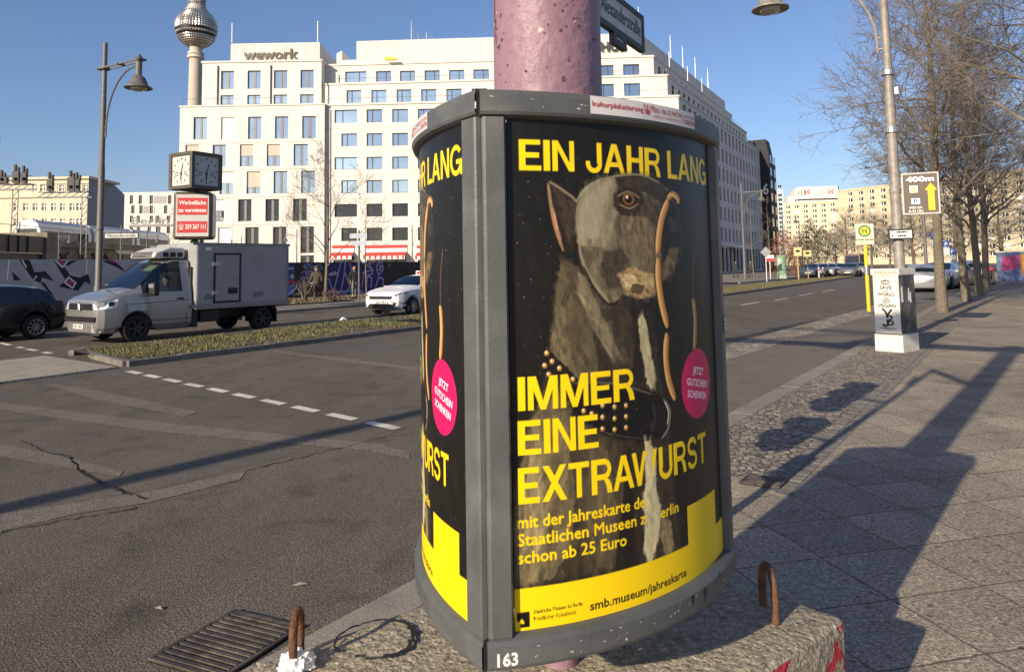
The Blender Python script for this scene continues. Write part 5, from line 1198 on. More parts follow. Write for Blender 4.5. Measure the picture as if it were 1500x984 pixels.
dial_white = pm("dial_white", (.50, .50, .47), .3, var=.05)
for k, nm_ in ((0, "dial"), (1, "dial"), (2, "dial"), (3, "dial")):
    Tk = TC @ Matrix.Rotation(R(90 * k), 4, 'Z'); yz = (cz0 + cz1) / 2
    mb = MB(T=Tk); mb.box((0, -h + .06, yz), (S - .2, .02, cz1 - cz0 - .2)); o = mb.build(nm_, dial_white, ck)
    mb = MB(T=Tk)
    for i in range(12):
        a = R(30 * i); r0, r1 = .42, .50; c, s = math.sin(a), math.cos(a); wd = .018
        mb.slab([(c * r0 - s * wd, -h + .045, yz + s * r0 + c * wd), (c * r0 + s * wd, -h + .045, yz + s * r0 - c * wd), (c * r1 + s * wd, -h + .045, yz + s * r1 - c * wd), (c * r1 - s * wd, -h + .045, yz + s * r1 + c * wd)], (0, -.006, 0))
    for sx in (-.27, .27):
        for i in range(12):
            a0, a1 = R(30 * i), R(30 * i + 30); mb.tube([(sx + .07 * math.sin(a0), -h + .04, yz - .12 + .07 * math.cos(a0)), (sx + .07 * math.sin(a1), -h + .04, yz - .12 + .07 * math.cos(a1))], .008, 4)
    mb.build("dial_marks", black_paint, o)
    mb = MB(T=Tk)
    for (a, l, wd) in ((R(14), .42, .018), (R(184), .26, .026)):
        c, s = math.sin(a), math.cos(a); oz = yz - .12
        mb.slab([(-c * .06 - s * wd, -h + .035, oz - s * .06 + c * wd), (-c * .06 + s * wd, -h + .035, oz - s * .06 - c * wd), (c * l + s * wd * .5, -h + .035, oz + s * l - c * wd * .5), (c * l - s * wd * .5, -h + .035, oz + s * l + c * wd * .5)], (0, -.008, 0))
    mb.lathe([(.001, 0), (.045, 0), (.045, .02)], 12, (0, 0, 0)) if 0 else mb.box((0, -h + .03, yz - .12), (.07, .02, .07)); mb.build("hands", black_paint, o)
AB = R(13); TA = Matrix.Rotation(AB, 4, 'Z'); az0, az1, aw, ad = 2.88, 4.72, 1.42, 1.0
mb = MB(T=TA); mb.box((0, 0, (az0 + az1) / 2), (aw, ad, az1 - az0)); ab = mb.build("advertising_box", clock_frame, ck, bevel=.13, seg=4)
mb = MB(T=TA); mb.box((0, -ad / 2 - .004, (az0 + az1) / 2), (aw - .24, .02, az1 - az0 - .22)); fp = mb.build("poster_panel", pm("poster_pale", (.55, .53, .50), .4, var=.08), ck); mb = MB(T=TA); mb.box((aw / 2 + .004, 0, (az0 + az1) / 2), (.02, ad - .24, az1 - az0 - .22)); mb.build("poster_panel", pm("poster_pale", (.55, .53, .5), .4), ck)
mb = MB(T=TA); mb.box((0, -ad / 2 - .017, az1 - .57), (aw - .34, .012, .66)); mb.box((0, -ad / 2 - .017, az0 + .47), (aw - .34, .012, .44)); mb.build("red_band", pm("poster_red", (.55, .05, .05), .5, var=.05), fp)
mb = MB(T=TA)
for (s_, z, h_, w_) in (("Werbefläche", az1 - .50, .15, .98), ("zu vermieten", az1 - .79, .15, 1.0), ("259 267 111", az0 + .40, .17, .74)): put_text(mb, s_, lambda x, y: (x + (.12 if s_[0] == '2' else 0), -ad / 2 - .026, z + y), 0, 0, h_, w_, True, .025)
put_text(mb, "☎", lambda x, y: (x - .40, -ad / 2 - .026, az0 + .40 + y), 0, 0, .16, .2, True, .0); mb.build("lettering", white_paint, fp)

# ------------------------------------------------------------------ traffic light and name sign hidden behind the poster column
tl = thing("traffic_light", "dark traffic light pole hidden behind the pink pillar and poster column", "traffic light", (.43, 3.70, 0))
mb = MB(); mb.tube([(0, 0, 0), (0, 0, 3.66)], .036, 10); mb.tube([(0, 0, 3.62), (-.28, -1.42, 3.62)], .05, 8); mb.build("pole", lamp_grey, tl, True)
for (x, y, z, n_) in ((-.20, .52, 2.4, 3), (-.16, .40, 1.52, 2)):
    mb = MB(); mb.box((x, y, z), (.24, .28, .28 * n_)); q = mb.build("signal_head", black_paint, tl, bevel=.03)
    mb = MB()
    for k in range(n_): mb.tube([(x, y + .13, z + .28 * (k - (n_ - 1) / 2)), (x, y + .3, z + .28 * (k - (n_ - 1) / 2) - .02)], .1, 12, cap=False)
    mb.build("visor", black_paint, q); mb = MB(); mb.tube([(0, 0, z), (x, y, z)], .02, 6); mb.build("mount", lamp_grey, q)
mb = MB(); mb.box((.04, .08, 1.08), (.14, .14, .34)); mb.build("push_button_box", black_paint, tl, bevel=.02)
sa = math.atan2(.866, .5)
t = thing("street_sign", "grey street name sign jutting out right behind the pink pillar", "street sign", (.43, 3.70, 0)); 
sl_ = .66; cx_, cy_ = .02 + .5 * sl_ / 2 * 1.0, .866 * sl_ / 2
plate(t, "sign_plate", (cx_, cy_, 2.955), sl_, .19, sa, pm("sign_plate_white", (.50, .50, .48), .45, var=.06, dirt=(.3, .29, .27), dscale=8), .02, dark_steel)
text_part(t, "lettering", "Alexanderstraße", (cx_, cy_, 2.925), sa, .085, .58, d=.0125, bold=.0)
plate(t, "number_plate", (cx_ - .02, cy_ - .035, 2.822), .15, .05, sa, pm("plate_dirty", (.34, .34, .32), .5), .02, dark_steel)

# ------------------------------------------------------------------ cabinet, bus stop, signs at right
c0_ = Vector((*G(1283, 513.5), 0)); c1_ = Vector((*G(1322, 516), 0))
ca = R(-52); cw = .47; cd = .86
e = Vector((math.cos(ca), math.sin(ca), 0)); back = Vector((-e.y, e.x, 0)); mid = c0_ + e * cw / 2 + back * cd / 2
kb_ = thing("utility_cabinet", "white utility cabinet printed SAVE THE WORLD AND GO VEGAN", "utility cabinet", mid, ca)
cab_w = pm("cabinet_cream", (.66, .63, .55), .5, var=.07, scale=3, dirt=(.34, .30, .24), dscale=5, damt=.35)
mb = MB(); mb.box((0, 0, .16), (cw + .02, cd, .36)); mb.build("plinth", cab_w, kb_, bevel=.01)
mb = MB(); mb.box((0, 0, .93), (cw - .02, cd - .02, 1.16)); mb.build("housing", pm("cabinet_print", (.63, .61, .55), .5, var=.08, scale=3, dirt=(.38, .35, .3), dscale=4, damt=.5), kb_, bevel=.008)
mb = MB(); mb.box((0, 0, 1.575), (cw + .03, cd + .04, .13)); mb.build("lid", cab_w, kb_, bevel=.012)
mb = MB(); 
for k in range(11): mb.box((-cw / 2 + .06 + k * .037, -cd / 2 - .021, 1.57), (.02, .004, .05))
mb.build("vent_slot", pm("slot_rust", (.30, .22, .16), .8), kb_)
mb = MB(); mb.slab([(cw / 2 - .008, -cd / 2 + .02, .36), (cw / 2 - .008, cd / 2 - .02, .36), (cw / 2 - .008, cd / 2 - .02, 1.5), (cw / 2 - .008, -cd / 2 + .02, 1.5)], (.006, 0, 0)); sd = mb.build("side_panel", pm("side_print_black", (.045, .043, .04), .5, var=.6, scale=2.5, dirt=(.22, .21, .19), dscale=2.5, damt=.6), kb_)
mb = MB()
for y, z, w_, h_ in ((-.35, .98, .10, .32), (.02, 1.0, .07, .26), (.10, .96, .08, .22)): mb.slab([(cw / 2, y, z), (cw / 2, y + w_, z), (cw / 2, y + w_ * .9, z + h_), (cw / 2, y + .01, z + h_ * .9)], (.002, 0, 0))
mb.build("print_white", white_paint, sd)
fn_ = lambda z: (lambda x, y: (x, -cd / 2 - .0005 + .006, z + y))
mb = MB(); fy = -cd / 2 + .006
for s_, z, h_, w_ in (("SAVE", 1.235, .065, .215), ("THE", 1.185, .024, .07), ("WORLD", 1.10, .065, .30), ("AND", 1.045, .024, .08), ("GO", .962, .068, .14), ("VEGAN", .875, .068, .31)):
    put_text(mb, s_, lambda x, y: (x, fy, z + y), 0, 0, h_, w_, True, .018)
def rib2(mb, pts, wd, y):
    for k, (a, b) in enumerate(zip(pts[:-1], pts[1:])):
        l = math.hypot(b[0] - a[0], b[1] - a[1]) or 1; nx, nz = -(b[1] - a[1]) / l * wd, (b[0] - a[0]) / l * wd; yy = y - (k % 2) * .0008
        mb.poly([(a[0] - nx, yy, a[1] - nz), (b[0] - nx, yy, b[1] - nz), (b[0] + nx, yy, b[1] + nz), (a[0] + nx, yy, a[1] + nz)])
rib2(mb, [(-.145, .463), (.145, .463)], .007, fy); rib2(mb, [(-.05, .435), (.05, .435)], .004, fy)
# crown
rib2(mb, [(-.06, 1.335), (.06, 1.335)], .008, fy); rib2(mb, [(-.06, 1.35), (-.075, 1.39), (-.04, 1.40), (0, 1.405), (.04, 1.40), (.075, 1.39), (.06, 1.35)], .007, fy)
rib2(mb, [(-.03, 1.35), (-.03, 1.395)], .004, fy); rib2(mb, [(.03, 1.35), (.03, 1.395)], .004, fy); rib2(mb, [(0, 1.35), (0, 1.43)], .005, fy); rib2(mb, [(-.012, 1.42), (.012, 1.42)], .004, fy - .001)
# monogram
rib2(mb, [(-.085, .84), (-.045, .82), (-.01, .74), (0, .66)], .018, fy); rib2(mb, [(.085, .84), (.03, .76), (-.01, .70)], .018, fy - .0012); rib2(mb, [(.0, .70), (.07, .71), (.085, .67), (.05, .63), (-.02, .62)], .014, fy - .0024); rib2(mb, [(.01, .60), (.09, .60), (.10, .555), (.06, .52), (0, .53)], .014, fy - .0036); rib2(mb, [(.0, .62), (.01, .54), (-.02, .505), (-.07, .51), (-.085, .54)], .02, fy - .0048)
mb.build("lettering", black_paint, kb_)
mb = MB(); mb.box((0, -cd / 2 - .003, .355), (cw, .006, .012)); mb.build("joint", black_paint, kb_)
kb_.scale = (1, .72, .885)
mid2 = c0_ + e * cw / 2 + back * cd * .36; kb_.location = mid2
# bus stop
bs = Vector((*G(1273, 456), 0)); bl = thing("bus_stop_sign", "yellow bus stop pole with a round green and yellow H sign", "bus stop sign", bs, R(-20)); bl.scale = (.93,) * 3
mb = MB(); mb.tube([(0, 0, 0), (0, 0, 2.25)], .06, 12); mb.build("pole", yellow_paint, bl, True); mb = MB(); mb.lathe([(.075, 1.25), (.075, 1.55)], 12); mb.build("timetable_band", steel, bl)
mb = MB(); mb.box((0, 0, 2.72), (.56, .05, .52)); mb.box((0, 0, 2.35), (.56, .05, .14)); mb.tube([(0, .04, 2.2), (0, .04, 2.9)], .03, 8); pl_ = mb.build("sign_plate", pm("sign_cream", (.60, .57, .42), .5, var=.06), bl)
def disc(mb, r0, r1, y, z, n=32, mi=0):
    for k in range(n):
        a, b = 2 * math.pi * k / n, 2 * math.pi * (k + 1) / n
        p = [(r0 * math.cos(a), y, z + r0 * math.sin(a)), (r1 * math.cos(a), y, z + r1 * math.sin(a)), (r1 * math.cos(b), y, z + r1 * math.sin(b)), (r0 * math.cos(b), y, z + r0 * math.sin(b))]
        mb.poly(p if r0 > 0 else p[1:], mi) if r0 > 0 else mb.poly([p[0], p[1], p[2]], mi)
mb = MB(); disc(mb, .145, .20, -.029, 2.74); mb.build("ring", pm("stop_green", (.02, .15, .07), .5), pl_)
mb = MB(); disc(mb, 0, .146, -.028, 2.74); mb.build("disc", yellow_paint, pl_)
mb = MB(); put_text(mb, "H", lambda x, y: (x, -.032, 2.66 + y), 0, 0, .16, .15, True, .03); mb.poly([(-.2, -.032, 2.34), (.2, -.032, 2.34), (.2, -.032, 2.352), (-.2, -.032, 2.352)]); mb.build("lettering", pm("stop_letters", (.03, .10, .05), .5), pl_)
# signs on the right lamp
rp = right_lamp.location
sg = thing("direction_sign", "brown parking sign reading 400m with a yellow arrow on the grey lamp pole", "sign", (rp.x, rp.y, 0)); a = R(-26)
co, si = math.cos(a), math.sin(a)
w_, h_ = .66, .84; cxx = .13 + w_ / 2; czz = 2.98; cc = (co * cxx, si * cxx - .02, czz)
brown = pm("sign_brown", (.10, .075, .055), .5, var=.1)
plt = plate(sg, "sign_plate", cc, w_, h_, a, brown, .025, pm("sign_edge", (.45, .43, .40), .5)); 
def on(x, z, d=.016): return (cc[0] + co * x + si * d, cc[1] + si * x - co * d, cc[2] + z)
mb = MB(); put_text(mb, "400m", lambda x, y: on(x, .25 + y), 0, 0, .105, .52, True, .04); put_text(mb, "MO-SA", lambda x, y: on(x - .10, -.315 + y), 0, 0, .045, .24, True, .02); put_text(mb, "8-22 Uhr", lambda x, y: on(x - .10, -.385 + y), 0, 0, .045, .28, True, .02)
mb.poly([on(-.20, .02), on(-.05, .02), on(-.05, .17), on(-.20, .17)]); mb.poly([on(-.18, -.22), on(-.02, -.22), on(-.02, -.10), on(-.18, -.10)]); mb.build("lettering", white_paint, plt)
mb = MB(); mb.poly([on(.13, -.36), on(.25, -.36), on(.25, .06), on(.13, .06)]); mb.poly([on(.08, .061), on(.30, .061), on(.19, .215)])
for k in range(3): mb.poly([on(-.185, .035 + k * .045, .019), on(-.065, .035 + k * .045, .019), on(-.065, .06 + k * .045, .019), on(-.185, .06 + k * .045, .019)])
mb.build("arrow", pm("arrow_yellow", (.80, .50, .01), .5), plt)
mb = MB(); put_text(mb, "P", lambda x, y: on(x - .10, -.205 + y, .020), 0, 0, .09, .07, True, .03); mb.build("parking_mark", blue_paint, plt)
mb = MB(); mb.tube([(0, 0, 3.2), (co * .2, si * .2, 3.2)], .015, 5); mb.tube([(0, 0, 2.75), (co * .2, si * .2, 2.75)], .015, 5); mb.build("bracket", steel, sg)
t = thing("notice_sign", "small white notice with two lines strapped to the grey lamp pole", "sign", (rp.x, rp.y, 0)); a2_ = R(-20)
o = plate(t, "sign_plate", (-.02, -.16, 2.14), .44, .19, a2_, sign_white, .02, black_paint); 
for s_, z, k in (("C", 2.165, 0), ("8", 2.085, 1)):
    text_part(t, "lettering", s_, (-.02 - .16 * math.cos(a2_), -.16 - .16 * math.sin(a2_), z), a2_, .05, .04, d=.0125, bold=.02)
    mb = MB(T=Matrix.Translation((-.02, -.16, z)) @ Matrix.Rotation(a2_, 4, 'Z')); x = -.08 + k * .02
    for w_ in (.035, .05, .03, .045, .04)[: 5 - k]: mb.slab([(x, -.0125, 0), (x + w_ * .8, -.0125, 0), (x + w_ * .8, -.0125, .045 if w_ > .04 else .034), (x, -.0125, .034)], (0, -.001, 0)); x += w_
    mb.build("worn_print", black_paint, t)
# direction sign post across the road
dp = D(526, 395, 37); t = thing("sign_post", "grey post with two pale direction boards in front of the violet hoarding", "sign post", (dp.x, dp.y, ZR + .1))
mb = MB(); mb.tube([(0, 0, 0), (0, 0, 3.55)], .05, 8); mb.build("pole", lamp_grey, t)
mb = MB(); mb.box((-.02, -.06, 3.28), (.86, .03, .24)); mb.build("direction_board", pm("board_pale", (.42, .46, .52), .5), t); mb = MB(); mb.slab([(-.44, -.06, 2.92), (-.30, -.06, 2.80), (.38, -.06, 2.80), (.42, -.06, 2.92), (.38, -.06, 3.02), (-.30, -.06, 3.02)], (0, .03, 0)); mb.build("direction_board", pm("board_pale", (.42, .46, .52), .5), t)

# ------------------------------------------------------------------ far street furniture
t = thing("priority_sign", "square sign standing on its corner on a post by the far kerb", "road sign", (*G(1123.5, 413, ZR + .1), ZR + .1))
mb = MB(); mb.tube([(0, 0, 0), (0, 0, 2.6)], .045, 6); mb.build("pole", steel, t)
mb = MB(); mb.slab([(0, -.05, 1.9 + .1), (.45, -.05, 2.45), (0, -.05, 2.9), (-.45, -.05, 2.45)], (0, -.02, 0)); mb.build("sign_plate", pm("sign_back_grey", (.32, .34, .35), .5), t)
for (px, py, l, hh) in ((1170, 409, "left of two yellow signs on yellow posts at the far crossing", 2.7), (1184, 408, "right and lower of two yellow signs on yellow posts at the far crossing", 2.5)):
    t = thing("yellow_sign", l, "road sign", (*G(px, py, ZR + .1), ZR + .1), 0, None); t.scale = (.78, .78, .85)
    mb = MB(); mb.tube([(0, 0, 0), (0, 0, hh)], .08, 6); mb.build("pole", pm("post_ochre", (.45, .33, .16), .6), t); mb = MB(); mb.box((0, -.1, hh + .3), (.95, .05, .95 if hh > 2.6 else .7)); q = mb.build("sign_plate", pm("sign_pale_yellow", (.62, .54, .25), .5), t); mb = MB(); mb.box((0, -.13, hh + .36), (.45, .02, .22)); mb.build("mark", black_paint, q)
t = thing("poster_pillar", "round green and white poster pillar by the far pavement", "advertising pillar", (*G(1146, 408, ZR + .1), ZR + .1)); mb = MB(); mb.lathe([(.5, 0), (.5, .3), (.46, .31), (.46, 2.1), (.53, 2.14), (.53, 2.25), (.001, 2.32)], 20); mb.build("drum", pm("pillar_poster", (.20, .32, .20), .6, var=.6, scale=1.6, dirt=(.6, .6, .55), dscale=1.2, damt=.9), t)
t = thing("round_sign", "small red and white round sign on a post beside the green poster pillar", "road sign", (*G(1129, 409, ZR + .1), ZR + .1)); mb = MB(); mb.tube([(0, 0, 0), (0, 0, 2.1)], .05, 6); mb.build("pole", steel, t); mb = MB(T=Matrix.Translation((0, -.06, 2.0))); mb.box((0, 0, 0), (.75, .03, .6)); q = mb.build("sign_plate", white_paint, t); mb = MB(); mb.box((0, -.085, 1.85), (.7, .02, .25)); mb.build("red_band", red_paint, q)
for k, (px, py) in enumerate(((1200, 406.5), (1206, 406))):
    t = thing("bollard", "thin white bollard, %s of the pair before the far parked cars" % ("left" if k == 0 else "right"), "bollard", (*G(px, py, ZR), ZR)); mb = MB(); mb.lathe([(.09, 0), (.09, 1.0), (.05, 1.08), (.001, 1.1)], 8); mb.build("post", pm("bollard_pale", (.5, .5, .48), .5), t); mb = MB(); mb.lathe([(.095, .75), (.095, .9)], 8); mb.build("band", red_paint, t)
for (px, py, hh, l) in ((1402, 418, 2.75, "blue and white parking sign nearest the first tree trunk, on the left of the pair"), (1373, 426, 3.0, "blue and white parking sign on a thin post left of the first tree trunk"), (1397.5, 416, 2.3, "low white sign between the two first tree trunks")):
    t = thing("parking_sign", l, "road sign", (*G(px if px != 1402 else 1389, py, 0), 0), 0); mb = MB(); mb.tube([(0, 0, 0), (0, 0, hh)], .04, 6); mb.build("pole", steel, t)
    mb = MB(); mb.box((0, -.05, hh - .2), (.36, .02, .36)); q = mb.build("parking_plate", blue_paint, t); mb = MB(); put_text(mb, "P", lambda x, y: (x, -.063, hh - .32 + y), 0, 0, .24, .18, True, .03); mb.build("lettering", white_paint, q); mb = MB(); mb.box((0, -.05, hh - .68), (.40, .02, .5)); mb.build("info_plate", sign_white, t)
# parked and queuing cars
cset = [(paint("far_car_navy", (.03, .04, .07), .2), "dark blue"), (paint("far_car_silver", (.38, .39, .40), .4), "silver"), (paint("far_car_grey", (.10, .10, .105), .3), "grey")]
base_cars = {}
spots = [(1190, 406, "dark blue", "far dark blue car, leftmost before the hedges"), (1204, 405.5, "grey", "far grey car second from left before the hedges"), (1216, 405, "silver", "far silver car in the middle of the queue"), (1229, 404.5, "dark blue", "far dark blue car left of the foremost waiting car"), (1246, 405.5, "grey", "foremost dark waiting car left of the bus stop pole"), (1259, 402.5, "silver", "far silver car touching the bus stop pole")]
for px, py, cname, lbl in spots:
    mt = dict((b, a) for a, b in cset)[cname]; g = G(px, py, ZR)
    if cname not in base_cars: base_cars[cname] = hatch("car", lbl, (*g, ZR), R(236), mt, steel_rim, group="cars far down the street", detail=False)
    else: copy_tree(base_cars[cname], (*g, ZR), R(236 + (px % 5)), lbl)
for px, py, cname, lbl, rz, sc in ((1352, 424, "silver", "pale silver car parked right of the white cabinet", R(60), 1.0), (1377, 420, "silver", "pale car facing out between the cabinet and first tree", R(228), 1.05), (1403, 417, "grey", "dark grey car parked between the first two trees", R(60), 1.0), (1421, 416, "silver", "silver car half hidden by the second tree trunk", R(60), 1.1)):
    copy_tree(base_cars[cname], (*G(px, py, 0), ZR), rz, lbl, sc, group="cars parked along the trees")
g = G(1262, 402, ZR); t = thing("delivery_van", "brown delivery van at the end of the street behind the bus stop pole", "van", (g[0] + 3, g[1] + 8, ZR), R(236))
mb = MB(); mb.slab([(2.9, -1, .5), (2.9, -1, 1.1), (2.5, -1, 1.3), (2.1, -1, 2.6), (-2.9, -1, 2.6), (-2.9, -1, .5)], (0, 2, 0)); mb.build("body", pm("van_brown", (.16, .09, .07), .5), t, bevel=.1)
mb = MB(); mb.slab([(2.53, -.85, 1.35), (2.53, .85, 1.35), (2.2, .8, 2.4), (2.2, -.8, 2.4)], (.03, 0, .01)); mb.build("windscreen", glass_dark, t)
for x in (1.9, -1.9):
    for s in (1, -1): wheel(t, x, s * .9, .36, .22, steel_rim, s, 6)

# ------------------------------------------------------------------ bicycles and scooter
def bicycle(name, label, loc, rz, col, group=None):
    t = thing(name, label, "bicycle", loc, rz, group); fm = pm("bike_frame_" + col[0], col[1], .4)
    for x in (-.52, .52):
        mb = MB(); pts = [(x + .33 * math.cos(R(k * 18)), 0, .34 + .33 * math.sin(R(k * 18))) for k in range(21)]; mb.tube(pts, .02, 5, cap=False)
        for k in range(8): mb.tube([(x, 0, .34), (x + .33 * math.cos(R(k * 45)), 0, .34 + .33 * math.sin(R(k * 45)))], .004, 3)
        mb.build("wheel", rubber, t)
    mb = MB()
    for a, b in (((-.52, .34), (-.08, .32)), ((-.08, .32), (-.2, .82)), ((-.2, .82), (-.52, .34)), ((-.08, .32), (.38, .72)), ((-.18, .74), (.36, .80)), ((.34, .98), (.52, .34))): mb.tube([(a[0], 0, a[1]), (b[0], 0, b[1])], .02, 6)
    mb.build("frame", fm, t); mb = MB(); mb.tube([(.30, -.28, 1.02), (.36, 0, .99), (.30, .28, 1.02)], .016, 6); mb.build("handlebar", black_paint, t); mb = MB(); mb.box((-.22, 0, .90), (.26, .14, .06)); mb.build("saddle", black_paint, t, bevel=.02)
    return t
g = G(1452, 417, 0)
bk = bicycle("bicycle", "bicycle with a pink cover over its basket by the tree row", (*g, 0), R(70), ("dark", (.05, .05, .055))); mb = MB(); mb.box((-.1, 0, .98), (.7, .4, .28)); mb.build("pink_cover", pm("cover_pink", (.60, .10, .14), .6, var=.2), bk, bevel=.08)
b2_ = bicycle("bicycle", "dark bicycle leaning behind the one with the pink cover", (g[0] + .9, g[1] + 1.6, 0), R(62), ("dark", (.05, .05, .055)))
copy_tree(b2_, (g[0] - .5, g[1] + 2.6, 0), R(85), "dark bicycle nearest the dark tree trunk at right")
g = G(424, 441, ZR + .1); bicycle("bicycle", "bicycle standing behind the box van under the blue board", (*g, ZR + .1), R(10), ("dark", (.05, .05, .055)))
g = G(1357, 424, 0); t = thing("motor_scooter", "motor scooter parked between the cabinet and the first tree", "scooter", (*g, 0), R(75))
for x in (-.55, .55): mb = MB(T=Matrix.Translation((x, 0, .26)) @ Matrix.Rotation(R(90), 4, 'X')); mb.lathe([(.12, -.05), (.24, -.05), (.26, 0), (.24, .05), (.12, .05)], 18); mb.build("wheel", rubber, t)
mb = MB(); mb.slab([(-.75, -.14, .45), (-.1, -.14, .30), (.30, -.14, .28), (.42, -.14, .85), (.34, -.14, .95), (.12, -.14, .42), (-.05, -.14, .72), (-.72, -.14, .78)], (0, .28, 0)); mb.build("body", pm("scooter_red", (.28, .05, .04), .35, coat=.5), t, bevel=.04); mb = MB(); mb.box((-.4, 0, .80), (.62, .26, .09)); mb.build("seat", black_paint, t, bevel=.03); mb = MB(); mb.tube([(.34, -.3, 1.05), (.40, 0, 1.0), (.34, .3, 1.05)], .018, 6); mb.lathe([(.09, 0), (.08, .06), (.001, .07)], 12, (.46, 0, .85)); mb.build("handlebar", black_paint, t)
g = G(1484, 412, 0); t = thing("painted_cabinet", "box painted pink and blue with graffiti far along the sidewalk", "utility cabinet", (*g, 0), R(-40)); mb = MB(); mb.box((0, 0, 1.0), (1.7, .7, 2.0)); mb.build("housing", pm("cabinet_blue_spray", (.16, .20, .34), .6, var=.6, scale=2.5), t, bevel=.03); mb = MB(); mb.slab([(-.6, -.352, .7), (.4, -.352, .9), (.5, -.352, 1.8), (-.5, -.352, 1.7)], (0, -.006, 0)); mb.build("graffiti_pink", pm("pink_spray", (.5, .07, .20), .7, var=.4, scale=4), t); mb = MB(); mb.box((0, 0, 2.04), (1.8, .8, .08)); mb.build("lid", white_paint, t)
g = D(1509, 398, 24); t = thing("litter_bin", "orange litter bin cut by the right edge of the picture", "litter bin", (g.x, g.y, 0)); mb = MB(); mb.lathe([(.18, 1.05), (.22, 1.12), (.25, 1.45), (.25, 1.68), (.2, 1.72), (.001, 1.74)], 16); mb.build("bin", pm("bin_orange", (.45, .20, .05), .5, var=.1), t, True); mb = MB(); mb.tube([(0, .24, 0), (0, .24, 1.8)], .035, 8); mb.build("post", lamp_grey, t)

# ------------------------------------------------------------------ bare trees
bark = pm("bark_grey_brown", (.155, .125, .095), .9, var=.35, scale=14, bump=.6, bscale=30, dirt=(.17, .16, .07), dscale=2.5, damt=.6)
twig_m = pm("twig_brown", (.155, .13, .108), .9, var=.3, scale=3)
def grow(mb, p, d, L, r, lev, rnd, nch, droop, spread, segs=4, sides=3, up=.045):
    pts = [p.copy()]; rr = [r]; q = p.copy(); dd = d.copy(); n = segs + (1 if lev > 2 else 0)
    for k in range(n):
        dd = (dd + Vector((rnd.gauss(0, .24), rnd.gauss(0, .24), rnd.gauss(0, .2) + up - droop * (k + 1) / n))).normalized(); q = q + dd * (L / n); pts.append(q.copy()); rr.append(max(.004, r * (1 - .86 * (k + 1) / n)))
    mb.tube(pts, rr, max(3, sides), cap=False)
    if lev == 0: return
    for k in range(nch[lev]):
        f = rnd.uniform(.22, 1.0); i = min(int(f * n), n - 1); b = pts[i].lerp(pts[i + 1], f * n - i)
        base = (pts[i + 1] - pts[i]).normalized(); ax = Vector((rnd.gauss(0, 1), rnd.gauss(0, 1), rnd.gauss(0, .7))); ax = (ax - base * ax.dot(base)).normalized()
        nd_ = (base + ax * rnd.uniform(.5, 1.2) * spread).normalized(); grow(mb, b, nd_, L * rnd.uniform(.42, .72) * (1.1 - .3 * f), max(.0062, r * (1 - .8 * f) * rnd.uniform(.4, .6)), lev - 1, rnd, nch, droop, spread, segs, sides - 1, up)
def bare_tree(name, label, loc, h, r, seed, limbs, nch, L0, first, spread=1.0, droop=.0, group=None, lean=(0, 0), cat="tree", tm=None, bm_=None):
    rnd = random.Random(seed); t = thing(name, label, cat, loc, rnd.uniform(0, 6) * 0, group)
    mb = MB(); pts = []; rr = []
    for k in range(9):
        f = k / 8; pts.append(Vector((lean[0] * f + math.sin(f * 5 + seed) * .06 * h / 8, lean[1] * f + math.cos(f * 4 + seed) * .06 * h / 8, h * f))); rr.append(r * (1.18 if k == 0 else 1) * (1 - .85 * f ** 1.3))
    mb.tube(pts, rr, 9); mb.build("trunk", bm_ or bark, t, True)
    mb = MB()
    for k in range(limbs):
        f = first + (1 - first) * ((k + .5) / limbs) ** 1.1; i = min(int(f * 8), 7); b = pts[i].lerp(pts[i + 1], f * 8 - i); a = k * 2.4 + rnd.uniform(-.5, .5); el = rnd.uniform(.1, .6) + .6 * f
        d = Vector((math.cos(a) * math.cos(el), math.sin(a) * math.cos(el), math.sin(el))); grow(mb, b, d, L0 * (1.15 - .6 * (f - first) / (1 - first)) * rnd.uniform(.8, 1.15), r * (1 - .8 * f) * .50, 3, rnd, nch, droop, spread, 4, 6)
    mb.build("crown", tm or twig_m, t); return t
NC = (0, 5, 6, 8)
g1 = G(1384, 457)
T1 = bare_tree("bare_tree", "nearest bare street tree right of the lamp pole, moss on its trunk", (*g1, 0), 10.8, .155, 11, 24, NC, 2.9, .24, droop=.0)
rows_ = [(1415, 441, "second bare tree of the sidewalk row"), (1431, 433, "third bare tree of the sidewalk row"), (1446, 425, "fourth and farthest bare tree of the sidewalk row, beside the bicycles")]
for i, (px, py, l) in enumerate(rows_): copy_tree(T1, (*G(px, py), 0), R(70 + 95 * i), l, 1.0 + .05 * ((i * 7) % 3 - 1), group=None)
T2 = bare_tree("bare_tree", "big spreading bare tree reaching in from beyond the right edge", (14.4, 17.6, 0), 12, .2, 29, 26, NC, 4.5, .28, droop=.12)
copy_tree(T2, (26.5, 31, 0), R(250), "bare tree farther back on the right above the painted cabinet", 1.0); copy_tree(T2, (38, 47, 0), R(20), "farthest bare tree closing the right edge", 1.05)
p = D(478, 440, 37.5); bare_tree("young_tree", "young bare tree forking low before the hoarding and white wing", (p.x, p.y, ZR + .14), 7.0, .085, 5, 12, (0, 4, 4, 5), 2.7, .22, .8, -.05, cat="tree")
p = D(536, 440, 44); T3 = bare_tree("young_tree", "thin young bare tree by the red and white awnings", (p.x, p.y, ZR + .1), 5.4, .05, 8, 8, (0, 2, 3, 4), 1.5, .3, .8, -.05)
for i, (px, d, s, l) in enumerate(((1103, 78, 1.3, "slim bare tree beside the nearest far lamp"), (1128, 92, 1.6, "slim bare tree before the black building"), (246, 62, 1.15, "small bare tree left of the clock column under the station sign"))):
    p = D(px, 400, d); copy_tree(T3, (p.x, p.y, ZR + .1), R(60 * i), l, s)
